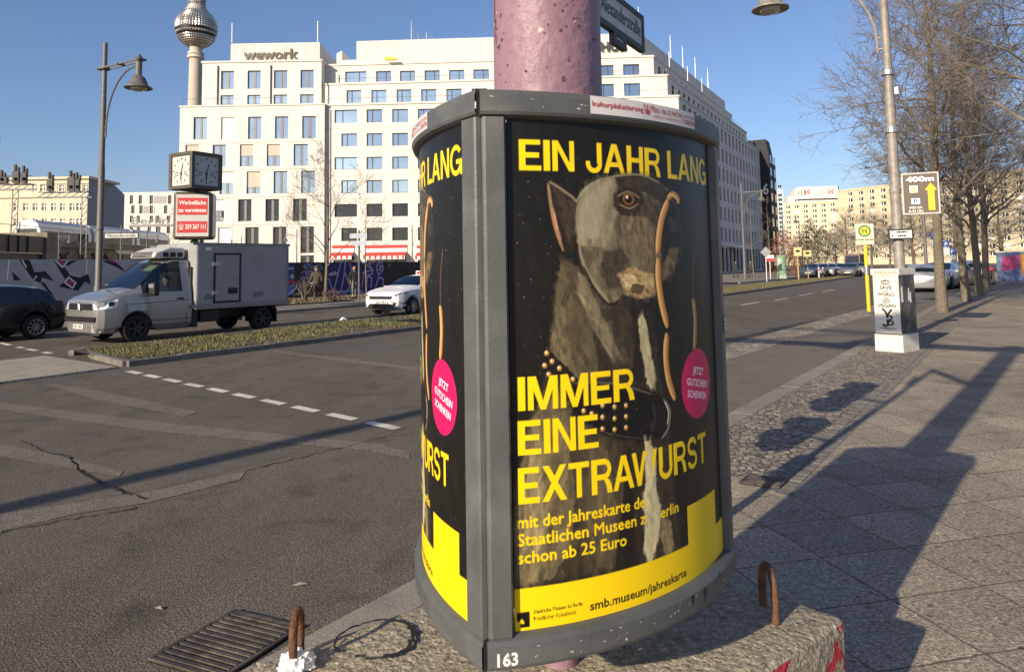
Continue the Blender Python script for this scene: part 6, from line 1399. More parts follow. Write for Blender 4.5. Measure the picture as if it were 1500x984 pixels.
# hedges and bushes at the end of the street
def bush(name, label, loc, w_, h_, mat, seed, n=900, twig=None, cat="bush"):
    t = thing(name, label, cat, loc); rnd = random.Random(seed); mb = MB()
    for k in range(n):
        a = rnd.uniform(0, 6.28); u = rnd.random() ** .45; z = rnd.random() ** .8; rr = u * w_ / 2 * math.sqrt(max(0.02, 1 - (2 * z - .75) ** 2 * .6)) * (1 + .25 * math.sin(3 * a + seed)); p = Vector((rr * math.cos(a), rr * math.sin(a), z * h_ * (1 + .15 * math.sin(2 * a + seed * 2))))
        d1 = Vector((rnd.gauss(0, 1), rnd.gauss(0, 1), rnd.gauss(0, 1))).normalized() * .03 * w_ ** .8 * rnd.uniform(.8, 2.6); d2 = Vector((rnd.gauss(0, 1), rnd.gauss(0, 1), rnd.gauss(0, 1))).normalized() * .022 * w_ ** .8; mb.poly([p, p + d1, p + d1 + d2, p + d2])
    mb.build("foliage", mat, t); mb = MB()
    for k in range(14): a = rnd.uniform(0, 6.28); mb.tube([(0, 0, 0), (math.cos(a) * w_ * .2, math.sin(a) * w_ * .2, h_ * .5), (math.cos(a) * w_ * .38, math.sin(a) * w_ * .38, h_ * rnd.uniform(.7, 1))], [.05, .03, .012], 4)
    mb.build("stem", twig or twig_m, t); return t
rust = pm("rust_leaves", (.24, .085, .045), .85, var=.4, scale=2); dkgreen = pm("evergreen_leaves", (.035, .045, .025), .85, var=.4, scale=2); dry = pm("dry_twig_leaves", (.15, .12, .08), .9, var=.35, scale=2)
for (px, py, d, w_, h_, mt, l, cat) in ((1150, 404, 92, 4.2, 5.0, rust, "rust leaved bush behind the green poster pillar", "bush"), (1176, 404, 118, 3.4, 6.0, rust, "rust leaved bush behind the far yellow signs", "bush"), (1164, 404, 104, 4.0, 4.4, dry, "pale brown bush between the two rust bushes", "bush"), (1190, 404, 116, 5.0, 7.5, dkgreen, "dark evergreen shrub left of the far cars", "bush"), (1206, 404, 130, 6.0, 6.8, dkgreen, "dark evergreen shrub behind the middle far cars", "bush"), (1226, 403, 122, 6.0, 6.5, dry, "brown bare bush behind the foremost far car", "bush"), (1243, 402, 135, 8.5, 11, dry, "tall pale brown bush in front of the cream block", "bush"), (1278, 402, 135, 9, 9.5, dry, "broad brown bush right of the bus stop pole", "bush"), (1305, 402, 112, 9, 8, dry, "brown bush behind the white cabinet", "bush"), (1340, 402, 100, 9, 8, dry, "brown bush behind the parked pale cars", "bush"), (1400, 402, 110, 12, 9, dry, "wide brown bush behind the tree row", "bush"), (1470, 400, 105, 14, 9, dry, "wide brown bush at the far right end of the sidewalk", "bush")):
    p = D(px, py, d)
    if mt is dry: copy_tree(T1 if px % 2 else T2, (p.x, p.y, ZR - .6), R(px * 3), l.replace("brown bush", "brown bare tree").replace("bare bush", "bare tree"), (w_ / 7.5, w_ / 7.5, h_ / 11))
    else: bush("bush", l, (p.x, p.y, ZR), w_, h_, mt, px, 2600, cat=cat)
p = D(446, 440, 38.5); bush("bush", "straw coloured shrub beside the young tree before the hoarding", (p.x, p.y, ZR + .1), 1.2, 1.1, pm("straw_leaves", (.20, .13, .07), .9, var=.4), 3, 350)
p = D(485, 440, 37.2); bush("bush", "low reddish brown shrub at the foot of the young tree", (p.x, p.y, ZR + .1), 1.2, .6, pm("russet_leaves", (.13, .06, .04), .9, var=.4), 4, 500)
p = Vector((*G(566, 466, ZR), 0)); bush("weed_clump", "dry weed clump on the median before the white hatchback", (p.x, p.y, ZR + .12), .9, .42, grass_m[1], 7, 160, cat="weed")
t = thing("litter", "scrap of white paper lying on the grass median", "litter", (*G(502, 470, ZR + .13), ZR + .16)); mb = MB(); mb.add([(-.12, 0, -.02), (.02, -.1, .02), (.14, .02, 0), (.03, .12, .09), (0, 0, .1)], [(0, 1, 4), (1, 2, 4), (2, 3, 4), (3, 0, 4)]); mb.build("paper", white_paint, t)

# ------------------------------------------------------------------ people
skin = pm("skin", (.42, .25, .18), .6, var=.08, scale=8)
def skin_mesh(name, verts, edges, mat, parent, sub=2):
    me = bpy.data.meshes.new(name); me.from_pydata([v[:3] for v in verts], edges, []); o = bpy.data.objects.new(name, me); COL.objects.link(o); o.parent = parent
    sk = o.modifiers.new("skin", 'SKIN'); sk.use_smooth_shade = True
    for i, v in enumerate(verts):
        d = me.skin_vertices[0].data[i]; d.radius = (v[3], v[4] if len(v) > 4 else v[3]); d.use_root = (i == 0)
    s = o.modifiers.new("sub", 'SUBSURF'); s.levels = sub; s.render_levels = sub; me.materials.append(mat); return o
def head(parent, c, r, hair_m, mat=skin):
    mb = MB(T=Matrix.Translation(c)); n = 14
    mb.lathe([(.001, -1.25 * r), (.45 * r, -1.18 * r), (.72 * r, -.8 * r), (.85 * r, -.2 * r), (.9 * r, .3 * r), (.8 * r, .75 * r), (.5 * r, 1.05 * r), (.001, 1.15 * r)], n)
    mb.slab([(-.14 * r, -.82 * r, -.25 * r), (.14 * r, -.82 * r, -.25 * r), (.05 * r, -.86 * r, .2 * r), (-.05 * r, -.86 * r, .2 * r)], (0, -.22 * r, -.05 * r))
    for s in (-1, 1): mb.box((s * .9 * r, 0, -.05 * r), (.12 * r, .3 * r, .45 * r))
    o = mb.build("head", mat, parent, True)
    b = MB(T=Matrix.Translation(c))
    for s in (-1, 1): b.box((s * .33 * r, -.83 * r, .08 * r), (.26 * r, .08 * r, .1 * r))
    b.box((0, -.80 * r, -.62 * r), (.42 * r, .07 * r, .07 * r)); b.build("eyes_and_mouth", pm("face_dark", (.10, .05, .04), .6), o)
    b = MB(T=Matrix.Translation(c)); b.lathe([(.95 * r, .1 * r), (.98 * r, .45 * r), (.88 * r, .85 * r), (.55 * r, 1.15 * r), (.001, 1.25 * r)], n, (0, .12 * r, 0)); b.build("hair", hair_m, o, True)
    return o
def walker(label, loc, rz, coat, trousers, shoes, hair_m, bag=None):
    t = thing("person", label, "person", loc, rz)
    V = [(0, 0, .95, .15, .11), (0, 0, 1.15, .15, .11), (0, .0, 1.38, .19, .12), (0, 0, 1.50, .07), (0, 0, 1.58, .06), (-.2, 0, 1.40, .075), (-.27, .04, 1.12, .06), (-.25, -.10, .90, .045), (-.24, -.13, .82, .04), (.2, 0, 1.40, .075), (.27, -.03, 1.12, .06), (.25, -.14, .93, .045), (.24, -.17, .85, .04), (-.1, 0, .88, .1), (-.11, -.16, .48, .07), (-.11, -.08, .10, .05), (-.11, -.24, .05, .045), (.1, 0, .88, .1), (.11, .10, .48, .07), (.11, .30, .14, .05), (.11, .18, .05, .045)]
    E_ = [(0, 1), (1, 2), (2, 3), (3, 4), (2, 5), (5, 6), (6, 7), (7, 8), (2, 9), (9, 10), (10, 11), (11, 12), (0, 13), (13, 14), (14, 15), (15, 16), (0, 17), (17, 18), (18, 19), (19, 20)]
    b = skin_mesh("body", V, E_, trousers, t)
    C = [(0, 0, .80, .185, .14), (0, 0, 1.15, .17, .125), (0, 0, 1.38, .205, .135), (0, 0, 1.53, .085), (-.21, 0, 1.40, .09), (-.28, .04, 1.12, .075), (-.26, -.10, .92, .06), (.21, 0, 1.40, .09), (.28, -.03, 1.12, .075), (.26, -.14, .95, .06)]
    skin_mesh("jacket", C, [(0, 1), (1, 2), (2, 3), (2, 4), (4, 5), (5, 6), (2, 7), (7, 8), (8, 9)], coat, t)
    for s, v in ((-1, V[8]), (1, V[12])):
        h = skin_mesh("hand", [(v[0], v[1], v[2] + .03, .03, .02), (v[0], v[1] - .01, v[2] - .03, .03, .016)] + [(v[0] + k * .016, v[1] - .02 - .004 * abs(k), v[2] - .10 + .006 * abs(k), .008) for k in (-1.5, -.5, .5, 1.5)] + [(v[0] - s * .035, v[1] - .03, v[2] - .04, .009)], [(0, 1), (1, 2), (1, 3), (1, 4), (1, 5), (0, 6)], skin, t, 1)
    for v, y in ((V[16], -.05), (V[20], -.05)): mb = MB(); mb.box((v[0], v[1] - .02, v[2] - .005), (.1, .27, .09)); mb.build("shoe", shoes, t, bevel=.03)
    head(t, (0, -.02, 1.70), .115, hair_m)
    if bag: mb = MB(); mb.box((bag[0], bag[1], bag[2]), (.28, .14, .3)); mb.build("shoulder_bag", bag[3], t, bevel=.05)
    return t
p = D(519, 432, 44.5); walker("pedestrian in a black jacket and grey trousers by the violet hoarding", (p.x, p.y, ZR + .1), R(20), pm("jacket_black", (.015, .015, .017), .8), pm("trousers_grey", (.16, .15, .14), .8), white_paint, pm("hair_dark", (.02, .016, .012), .7), (-.28, -.02, .95, pm("bag_black", (.02, .02, .02), .7)))
p = D(463.5, 432, 38.8); walker("pedestrian in an olive brown coat with a white bag beside the young tree", (p.x, p.y, ZR + .1), R(200), pm("coat_olive", (.085, .065, .04), .85), pm("trousers_brown", (.07, .055, .045), .85), black_paint, pm("hood_olive", (.085, .065, .04), .85), (.18, -.14, 1.05, white_paint))
for (px, py, d, l, c) in ((1078, 403, 82, "far pedestrian in dark clothes under the white entrance canopy", (.03, .03, .035)), (1100, 403, 80, "far pedestrian in dark clothes beside the nearest far lamp", (.05, .04, .04))):
    p = D(px, py, d); walker(l, (p.x, p.y, ZR + .1), R(120), pm("coat_%d" % px, c, .8), pm("trousers_dark", (.03, .03, .035), .8), black_paint, pm("hair_dark", (.02, .016, .012), .7))
# driver of the van, seated behind the side window
t = thing("person", "van driver in dark clothes seen through the cab side window", "person", van.location.copy(), VH); Md = Matrix.Translation((-.95, .45, 0))
skin_mesh("body", [(-1.0, .45, .62, .17, .14), (-1.02, .45, .9, .16, .12), (-1.05, .45, 1.14, .19, .12), (-1.04, .45, 1.30, .07), (-1.03, .45, 1.38, .055), (-1.03, .66, 1.14, .07), (-.88, .70, .95, .055), (-.62, .60, 1.08, .045), (-1.03, .24, 1.14, .07), (-.88, .20, .95, .055), (-.62, .30, 1.08, .045), (-.6, .55, .62, .09), (-.25, .55, .55, .07), (-.6, .35, .62, .09), (-.25, .35, .55, .07)], [(0, 1), (1, 2), (2, 3), (3, 4), (2, 5), (5, 6), (6, 7), (2, 8), (8, 9), (9, 10), (0, 11), (11, 12), (0, 13), (13, 14)], pm("jumper_dark", (.03, .035, .05), .85), t)
hd_ = head(t, (0, 0, 0), .105, pm("hair_dark", (.02, .016, .012), .7)); hd_.location = (-1.0, .45, 1.50); hd_.rotation_euler = (0, 0, R(90))
# ------------------------------------------------------------------ poster column on the pink pillar
PA, CL, SAG, RR_, AP = R(37.6), .893, .127, .850, .258
AXC = Vector((.1115, 2.137, 0)); HALF = math.asin(CL / 2 / RR_) - .004; PO = .4604
CT = AP + SAG - RR_                                              # arc centre, measured outward from the pillar axis
def pp(phi, z, off=0.0): return ((RR_ + off) * math.sin(phi), -(CT + (RR_ + off) * math.cos(phi)), z)
ZT, ZB, OT, OB = 2.008, .735, 1.943, .803
ZP1, ZP0 = 1.935, .80
def puv(px, py):
    """where a point of the print lies on the panel: u across, v down"""
    v = ray(px, py); no = Vector((math.sin(PA), -math.cos(PA), 0)); ta = Vector((math.cos(PA), math.sin(PA), 0))
    c = AXC + no * CT; a = v.x ** 2 + v.y ** 2; b = -2 * (v.x * c.x + v.y * c.y); q = c.x ** 2 + c.y ** 2 - (RR_ - .01) ** 2
    t = (-b - math.sqrt(max(0, b * b - 4 * a * q))) / (2 * a); p = Vector((v.x * t, v.y * t, 0)) - c
    return (math.atan2(p.dot(ta), p.dot(no)) + PO) / (2 * PO), (ZP1 - (EYE + v.z * t)) / (ZP1 - ZP0)

# ---- the print: painted brush stroke by brush stroke into vertex colours
NU, NV = 460, 660
CW, CH = NU * 2, NV * 2
img = np.zeros((CH, CW, 3), np.float32)
prng = np.random.default_rng(12)
def c8(r, g, b): return np.array([r, g, b], np.float32) / 255
def uvx(pts, px=True):
    q = [puv(*p) if px else p for p in pts]
    return np.array([(u * CW, v * CH) for u, v in q], np.float32)
def pmask(P):
    x0, y0 = np.floor(P.min(0)).astype(int); x1, y1 = np.ceil(P.max(0)).astype(int) + 1
    x0, y0, x1, y1 = max(0, x0), max(0, y0), min(CW, x1), min(CH, y1)
    if x1 <= x0 or y1 <= y0: return None
    X, Y = np.meshgrid(np.arange(x0, x1) + .5, np.arange(y0, y1) + .5); ins = np.zeros(X.shape, bool); n = len(P); j = n - 1
    for i in range(n):
        xi, yi, xj, yj = *P[i], *P[j]
        if yi != yj: ins ^= ((yi > Y) != (yj > Y)) & (X < (xj - xi) * (Y - yi) / (yj - yi) + xi)
        j = i
    return (slice(y0, y1), slice(x0, x1)), ins
def fillp(P, col, a=1.0):
    r = pmask(P)
    if r is None: return
    s, m_ = r; img[s][m_] = img[s][m_] * (1 - a) + col * a
def dab(x, y, l, wd, ang, col, a):
    r_ = int(max(l, wd)) + 2; x0, x1, y0, y1 = int(x) - r_, int(x) + r_, int(y) - r_, int(y) + r_
    x0, y0, x1, y1 = max(0, x0), max(0, y0), min(CW, x1), min(CH, y1)
    if x1 <= x0 or y1 <= y0: return
    X, Y = np.meshgrid(np.arange(x0, x1) - x, np.arange(y0, y1) - y); c, s = math.cos(ang), math.sin(ang); L = (X * c + Y * s) / l; W_ = (-X * s + Y * c) / wd
    k = np.clip((1.0 - (L * L) ** 2 - (W_ * W_) ** 2) * 2.6, 0, 1) * a * (.75 + .25 * np.sin(W_ * 7 + x)); img[y0:y1, x0:x1] = img[y0:y1, x0:x1] * (1 - k[..., None]) + col * k[..., None]
def inside(P, x, y):
    n = len(P); j = n - 1; r = False
    for i in range(n):
        if (P[i][1] > y) != (P[j][1] > y) and x < (P[j][0] - P[i][0]) * (y - P[i][1]) / (P[j][1] - P[i][1]) + P[i][0]: r = not r
        j = i
    return r
def brush(pts, cols, n, l, wd, ang, a=.6, px=True, jit=.35):
    P = uvx(pts, px); mn, mx = P.min(0), P.max(0); k = 0; tries = 0
    while k < n and tries < n * 8:
        tries += 1; x, y = prng.uniform(mn, mx)
        if not inside(P, x, y): continue
        f = prng.uniform(.82, 1.18); col = np.clip(c8(*cols[int(prng.integers(len(cols)))]) * f, 0, 1); dab(x, y, l * prng.uniform(.5, 1.4), wd * prng.uniform(.5, 1.3), ang + prng.normal(0, jit), col, a); k += 1
def pline(pts, wd, col, a=1.0, px=True, taper=True):
    P = uvx(pts, px); n = len(P)
    Q = [P[0]]
    for i in range(n - 1):
        for k in range(1, 7):
            t = k / 6; p0_, p1_, p2_, p3_ = P[max(i - 1, 0)], P[i], P[i + 1], P[min(i + 2, n - 1)]
            Q.append(.5 * ((2 * p1_) + (-p0_ + p2_) * t + (2 * p0_ - 5 * p1_ + 4 * p2_ - p3_) * t * t + (-p0_ + 3 * p1_ - 3 * p2_ + p3_) * t ** 3))
    Q = np.array(Q); T_ = np.gradient(Q, axis=0); T_ /= np.linalg.norm(T_, axis=1)[:, None] + 1e-6; N_ = np.stack([-T_[:, 1], T_[:, 0]], 1); f = np.linspace(0, 1, len(Q)); wv = wd * (np.clip(1.25 - (2 * f - 1) ** 4, .3, 1) if taper else np.ones(len(Q)))
    fillp(np.concatenate([Q + N_ * wv[:, None], (Q - N_ * wv[:, None])[::-1]]), col, a)
img[:] = c8(23, 21, 17)
brush([(0, 0), (1, 0), (1, .91), (0, .91)], [(20, 18, 15), (27, 24, 19), (31, 28, 22), (17, 16, 13)], 900, 60, 14, 1.4, .35, False)
YEL = c8(243, 207, 12)
# block capitals, drawn as shapes in a 1 high box
def A_(cx, cy, ro, ri, a0, a1, sx=1.0, n=22):
    o = [(cx + ro * sx * math.cos(R(lerp(a0, a1, k / n))), cy + ro * math.sin(R(lerp(a0, a1, k / n)))) for k in range(n + 1)]; i = [(cx + (ro * sx - (ro - ri)) * math.cos(R(lerp(a1, a0, k / n))), cy + ri * math.sin(R(lerp(a1, a0, k / n)))) for k in range(n + 1)]
    return o + i
def B_(x0, y0, x1, y1): return [(x0, y0), (x1, y0), (x1, y1), (x0, y1)]
s_ = .225
GL = {'E': (.76, [B_(0, 0, s_, 1), B_(0, 0, .74, .165), B_(0, .42, .69, .58), B_(0, .835, .755, 1)]), 'I': (s_, [B_(0, 0, s_, 1)]), 'N': (.80, [B_(0, 0, .185, 1), B_(.615, 0, .80, 1), [(.02, 0), (.20, 0), (.78, 1), (.60, 1)]]),
      'J': (.64, [B_(.445, 0, .64, .70), A_(.32, .70, .315, .15, 0, 180, 1.016), B_(0, .62, .165, .705)]), 'A': (.94, [[(.36, 0), (.56, 0), (.20, 1), (0, 1)], [(.38, 0), (.58, 0), (.94, 1), (.74, 1)], B_(.2, .62, .74, .77)]), 'H': (.80, [B_(0, 0, s_, 1), B_(.605, 0, .80, 1), B_(0, .41, .80, .575)]),
      'R': (.86, [B_(0, 0, s_, 1), B_(0, 0, .54, .16), B_(0, .44, .56, .60), A_(.52, .30, .30, .14, -90, 90, 1.0), [(.40, .56), (.60, .56), (.72, .62), (.80, .74), (.86, 1), (.65, 1), (.60, .78), (.52, .62)]]), 'L': (.66, [B_(0, 0, s_, 1), B_(0, .835, .66, 1)]),
      'G': (.92, [A_(.46, .5, .515, .35, 25, 322, .90), B_(.48, .48, .92, .63), B_(.775, .5, .92, 1)]), 'M': (.96, [B_(0, 0, .18, 1), B_(.78, 0, .96, 1), [(.02, 0), (.26, 0), (.56, 1), (.40, 1)], [(.70, 0), (.94, 0), (.56, 1), (.40, 1)]]), 'X': (.90, [[(.02, 0), (.25, 0), (.90, 1), (.66, 1)], [(.65, 0), (.88, 0), (.23, 1), (0, 1)]]),
      'T': (.80, [B_(0, 0, .80, .165), B_(.30, 0, .50, 1)]), 'W': (1.28, [[(0, 0), (.20, 0), (.43, 1), (.25, 1)], [(.54, 0), (.70, 0), (.43, 1), (.25, 1)], [(.58, 0), (.74, 0), (1.03, 1), (.85, 1)], [(1.08, 0), (1.28, 0), (1.03, 1), (.85, 1)]]), 'U': (.80, [B_(0, 0, s_, .66), B_(.605, 0, .80, .66), A_(.40, .64, .375, .20, 0, 180, 1.067)]),
      'S': (.80, [A_(.40, .285, .30, .14, 90, 350, 1.22), A_(.40, .715, .30, .14, -90, 170, 1.28)]), ' ': (.27, [])}
def headline(s, u0, u1, v0, v1):
    KR = {'AW': -.17, 'RA': -.05, 'LA': -.03, 'TR': .0, 'XT': -.03, 'JA': -.03}; kr = [KR.get(s[i:i + 2], 0) for i in range(len(s))]; wd = sum(GL[c][0] for c in s) + .085 * (len(s) - 1) + sum(kr); k = (u1 - u0) / wd; x = 0
    for c, kx in zip(s, kr):
        for q in GL[c][1]: fillp(np.array([((u0 + (x + a) * k) * CW, (v0 + b * (v1 - v0)) * CH) for a, b in q], np.float32), YEL)
        x += GL[c][0] + .085 + kx
headline("EIN JAHR LANG", .038, .955, .040, .104)
# the dog: chest, neck, ear, head, painted in overlapping patches
def patch(pts, col, rough=3.0, a=1.0, streak=None, n=None, l=26, wd=6, px=True, amt=.16):
    P = uvx(pts, px); Q = []
    for i in range(len(P)):
        p, q = P[i], P[(i + 1) % len(P)]; k = max(2, int(np.hypot(*(q - p)) / 9))
        for j in range(k): Q.append(p + (q - p) * j / k + prng.normal(0, rough * .45, 2))
    Q = np.array(Q, np.float32); fillp(Q, c8(*col), a)
    if streak is not None:
        mn, mx = P.min(0), P.max(0); area = abs(np.sum(P[:, 0] * np.roll(P[:, 1], -1) - P[:, 1] * np.roll(P[:, 0], -1))) / 2; cnt = int(n or min(1400, area / (l * wd) * 2.2)); k = 0; t = 0
        while k < cnt and t < cnt * 6:
            t += 1; x, y = prng.uniform(mn, mx)
            if inside(P, x, y): k += 1; dab(x, y, l * .62 * prng.uniform(.5, 1.5), wd * 1.5 * prng.uniform(.4, 1.1), streak + prng.normal(0, .3), np.clip(c8(*col) * (1 + prng.normal(0, amt * 1.3)), 0, 1), .36 * a)
chest = [(824, 385), (812, 470), (804, 530), (794, 585), (773, 640), (757, 700), (750, 862), (900, 832), (1003, 806), (996, 740), (990, 690), (985, 620), (972, 560), (962, 480), (952, 436), (900, 440), (850, 400)]
patch(chest, (48, 41, 31), 3, 1, 1.7, l=44, wd=9)
patch([(826, 380), (816, 440), (810, 500), (804, 540), (828, 560), (862, 570), (880, 540), (872, 490), (856, 430), (846, 392)], (82, 72, 54), 3, 1, 1.3, l=40, wd=7, amt=.22)
patch([(846, 388), (858, 430), (876, 490), (905, 540), (928, 552), (938, 500), (925, 455), (897, 448), (866, 412)], (60, 52, 40), 3, 1, 1.0, l=38, wd=7, amt=.22)
patch([(850, 398), (862, 410), (884, 460), (912, 520), (898, 524), (868, 476), (852, 428)], (112, 102, 80), 3, .85, 1.05, l=40, wd=5, amt=.22)
patch([(818, 440), (828, 452), (838, 520), (850, 560), (830, 556), (812, 520)], (108, 96, 72), 3, .8, 1.4, l=36, wd=5, amt=.25)
patch([(925, 440), (955, 440), (962, 520), (968, 565), (930, 556), (936, 500)], (36, 31, 25), 3, 1, 1.5, l=36, wd=7)
patch([(792, 590), (776, 640), (760, 705), (752, 858), (812, 846), (838, 800), (846, 720), (836, 650), (842, 600), (815, 580)], (98, 87, 63), 4, 1, 1.75, l=52, wd=8, amt=.24)
patch([(780, 650), (770, 720), (768, 850), (790, 850), (800, 760), (796, 680)], (134, 119, 86), 4, .75, 1.7, l=60, wd=6, amt=.24)
patch([(842, 600), (836, 655), (850, 730), (842, 805), (815, 846), (902, 831), (925, 760), (920, 690), (905, 640), (880, 630)], (62, 54, 40), 4, 1, 1.6, l=50, wd=8, amt=.25)
patch([(870, 650), (862, 740), (878, 830), (902, 830), (905, 740), (895, 660)], (88, 77, 56), 4, .7, 1.55, l=56, wd=6, amt=.25)
patch([(925, 650), (930, 740), (940, 826), (905, 832), (915, 740)], (30, 26, 21), 3, 1, 1.55, l=46, wd=8)
patch([(975, 640), (990, 690), (1000, 800), (972, 812), (968, 720)], (52, 45, 33), 3, 1, 1.6, l=40, wd=7, amt=.25)
# ear
patch([(805, 268), (818, 274), (836, 286), (852, 300), (854, 345), (842, 366), (829, 372), (815, 338), (807, 300)], (38, 32, 25), 2, 1, 1.2, l=24, wd=5)
patch([(812, 276), (830, 290), (846, 304), (846, 340), (836, 352), (826, 330)], (58, 48, 37), 3, .9, 1.15, l=24, wd=5, amt=.25)
pline([(805, 270), (809, 300), (815, 332), (828, 370)], 5, c8(150, 118, 86), .9); pline([(812, 306), (817, 332), (824, 354)], 5.5, c8(190, 128, 94), .55); pline([(806, 268), (820, 276), (840, 290), (852, 302)], 4, c8(126, 112, 88), .9); pline([(814, 314), (820, 340)], 2.5, c8(224, 170, 130), .6)
# head
patch([(848, 298), (858, 280), (880, 266), (905, 259), (935, 257), (958, 262), (978, 276), (992, 292), (1002, 325), (1003, 372), (992, 398), (972, 416), (968, 434), (940, 440), (915, 432), (906, 444), (895, 448), (876, 430), (860, 402), (850, 365), (846, 330)], (92, 82, 63), 2, 1, 1.5, l=28, wd=6, amt=.2)
patch([(898, 340), (930, 360), (940, 392), (918, 404), (906, 436), (896, 444), (878, 426), (866, 396), (884, 366)], (104, 95, 75), 3, 1, 1.35, l=26, wd=6, amt=.2)
patch([(849, 300), (860, 281), (882, 267), (906, 261), (918, 276), (908, 310), (900, 340), (888, 364), (851, 361), (846, 330)], (130, 121, 97), 3, .95, 1.45, l=30, wd=6, amt=.13)
patch([(852, 304), (872, 280), (896, 270), (888, 310), (880, 350), (853, 350)], (150, 142, 118), 4, .6, 1.4, l=30, wd=5, amt=.1)
patch([(905, 262), (935, 259), (960, 264), (980, 280), (994, 298), (980, 306), (958, 288), (930, 276), (912, 284)], (58, 49, 37), 3, 1, .5, l=24, wd=6, amt=.25)
pline([(884, 265), (915, 259), (945, 259), (972, 271)], 3, c8(138, 126, 98), .85)
patch([(902, 286), (918, 276), (942, 280), (948, 298), (938, 318), (915, 318), (904, 306)], (50, 39, 28), 3, .95, .3, l=18, wd=5, amt=.25)
patch([(912, 318), (940, 320), (962, 316), (974, 340), (972, 382), (950, 394), (934, 372), (918, 346)], (112, 97, 70), 3, 1, 1.5, l=28, wd=5, amt=.24)
patch([(950, 292), (974, 304), (978, 340), (962, 330), (946, 312)], (74, 62, 46), 3, 1, 1.2, l=22, wd=5, amt=.24)
patch([(976, 296), (994, 302), (1003, 330), (1003, 372), (990, 394), (976, 396), (972, 350)], (30, 26, 23), 2, 1, 1.4, l=22, wd=6, amt=.3); patch([(984, 318), (996, 322), (998, 338), (988, 344)], (62, 55, 48), 2, .8); patch([(986, 366), (1000, 364), (994, 388), (980, 404), (976, 392)], (112, 94, 60), 3, .85, 1.3, l=18, wd=4, amt=.3)
patch([(888, 372), (914, 366), (926, 388), (914, 420), (896, 424), (882, 400)], (62, 53, 40), 3, .8, 1.2, l=22, wd=5, amt=.25)
patch([(910, 402), (930, 392), (950, 400), (966, 404), (968, 428), (944, 438), (918, 430)], (150, 124, 84), 3, 1, .4, l=16, wd=4, amt=.25); patch([(914, 408), (930, 400), (938, 416), (922, 426)], (190, 164, 120), 3, .85, .4, l=12, wd=3, amt=.2); patch([(944, 404), (962, 408), (962, 420), (948, 424)], (184, 156, 112), 3, .8, .3, l=12, wd=3, amt=.2); patch([(930, 416), (950, 420), (944, 432), (928, 430)], (84, 66, 44), 3, .9)
ec = uvx([(925, 294)])[0]
for (rx, ry, cc_, a_) in ((34, 22, (28, 21, 15), .9), (23, 17, (138, 88, 40), 1), (19, 14, (104, 62, 26), 1), (13, 10, (12, 9, 7), 1)):
    fillp(np.array([(ec[0] + rx * math.cos(R(k * 15)), ec[1] + ry * math.sin(R(k * 15))) for k in range(24)], np.float32), c8(*cc_), a_)
fillp(np.array([(ec[0] - 6 + 5 * math.cos(R(k * 45)), ec[1] - 6 + 5 * math.sin(R(k * 45))) for k in range(8)], np.float32), c8(245, 235, 212)); pline([(908, 290), (925, 283), (942, 293)], 3.5, c8(112, 94, 66)); pline([(911, 301), (926, 307), (940, 300)], 3, c8(130, 102, 70))
pline([(851, 362), (858, 388), (872, 414), (897, 446)], 5, c8(160, 150, 122), .6); pline([(847, 297), (862, 277), (885, 264)], 4, c8(168, 160, 134), .6)
pline([(858, 392), (874, 424), (896, 447), (912, 440)], 4, c8(28, 24, 20), .8)
def sausage(pts, wd=13):
    pline(pts, wd + 4, c8(40, 26, 15)); pline(pts, wd, c8(176, 118, 58)); pline([(x - 1.2, y) for x, y in pts], wd * .62, c8(212, 156, 86), .9); pline([(x - 2.2, y) for x, y in pts], wd * .22, c8(244, 204, 140), .85)
sausage([(1000, 300), (997, 291), (989, 287), (983, 294)], 10); sausage([(984, 294), (975, 318), (970, 345), (968, 372)], 14); sausage([(969, 379), (969, 410), (974, 445), (983, 481)], 14); sausage([(982, 488), (980, 520), (984, 555), (994, 586)], 13); sausage([(1021, 438), (1024, 470), (1023, 512)], 11); pline([(1023, 360), (1020, 400), (1021, 438)], 5, c8(94, 66, 40), .9)
# white blaze, collar and studs
patch([(940, 470), (946, 462), (951, 474), (955, 500), (958, 520), (966, 556), (960, 570), (952, 562), (948, 530), (942, 505)], (178, 168, 130), 5, .95, 1.45, l=30, wd=5, amt=.14)
patch([(806, 512), (824, 530), (850, 556), (846, 574), (820, 562), (800, 545)], (26, 23, 21), 2)
patch([(842, 562), (880, 558), (960, 576), (982, 585), (984, 622), (972, 642), (930, 644), (880, 632), (842, 610)], (19, 18, 18), 1.5, 1, .15, l=40, wd=7, amt=.3); pline([(842, 562), (900, 562), (962, 578)], 3, c8(98, 92, 80), .8); pline([(846, 611), (890, 633), (950, 643)], 2, c8(70, 64, 54), .8); pline([(960, 590), (964, 610), (958, 632)], 6, c8(52, 50, 48), .7); pline([(976, 584), (986, 600), (984, 625), (974, 642)], 4.5, c8(120, 112, 94)); pline([(978, 588), (984, 603), (982, 622)], 2, c8(226, 218, 196))
for (x, y) in [(886, 594), (904, 596), (921, 594), (886, 611), (904, 613), (921, 610), (886, 628), (904, 629), (921, 626), (803, 518), (811, 530), (800, 536), (822, 540), (806, 549), (830, 552), (816, 558), (842, 556), (830, 568), (858, 602), (870, 606)]:
    p = uvx([(x, y)])[0]
    for (r_, cc_, dx) in ((10, (44, 34, 20), 0), (7.5, (150, 112, 56), 0), (5, (206, 166, 96), -1), (2.5, (255, 246, 216), -2.5)): fillp(np.array([(p[0] + dx + r_ * math.cos(R(k * 30)), p[1] + dx + r_ * math.sin(R(k * 30))) for k in range(12)], np.float32), c8(*cc_))
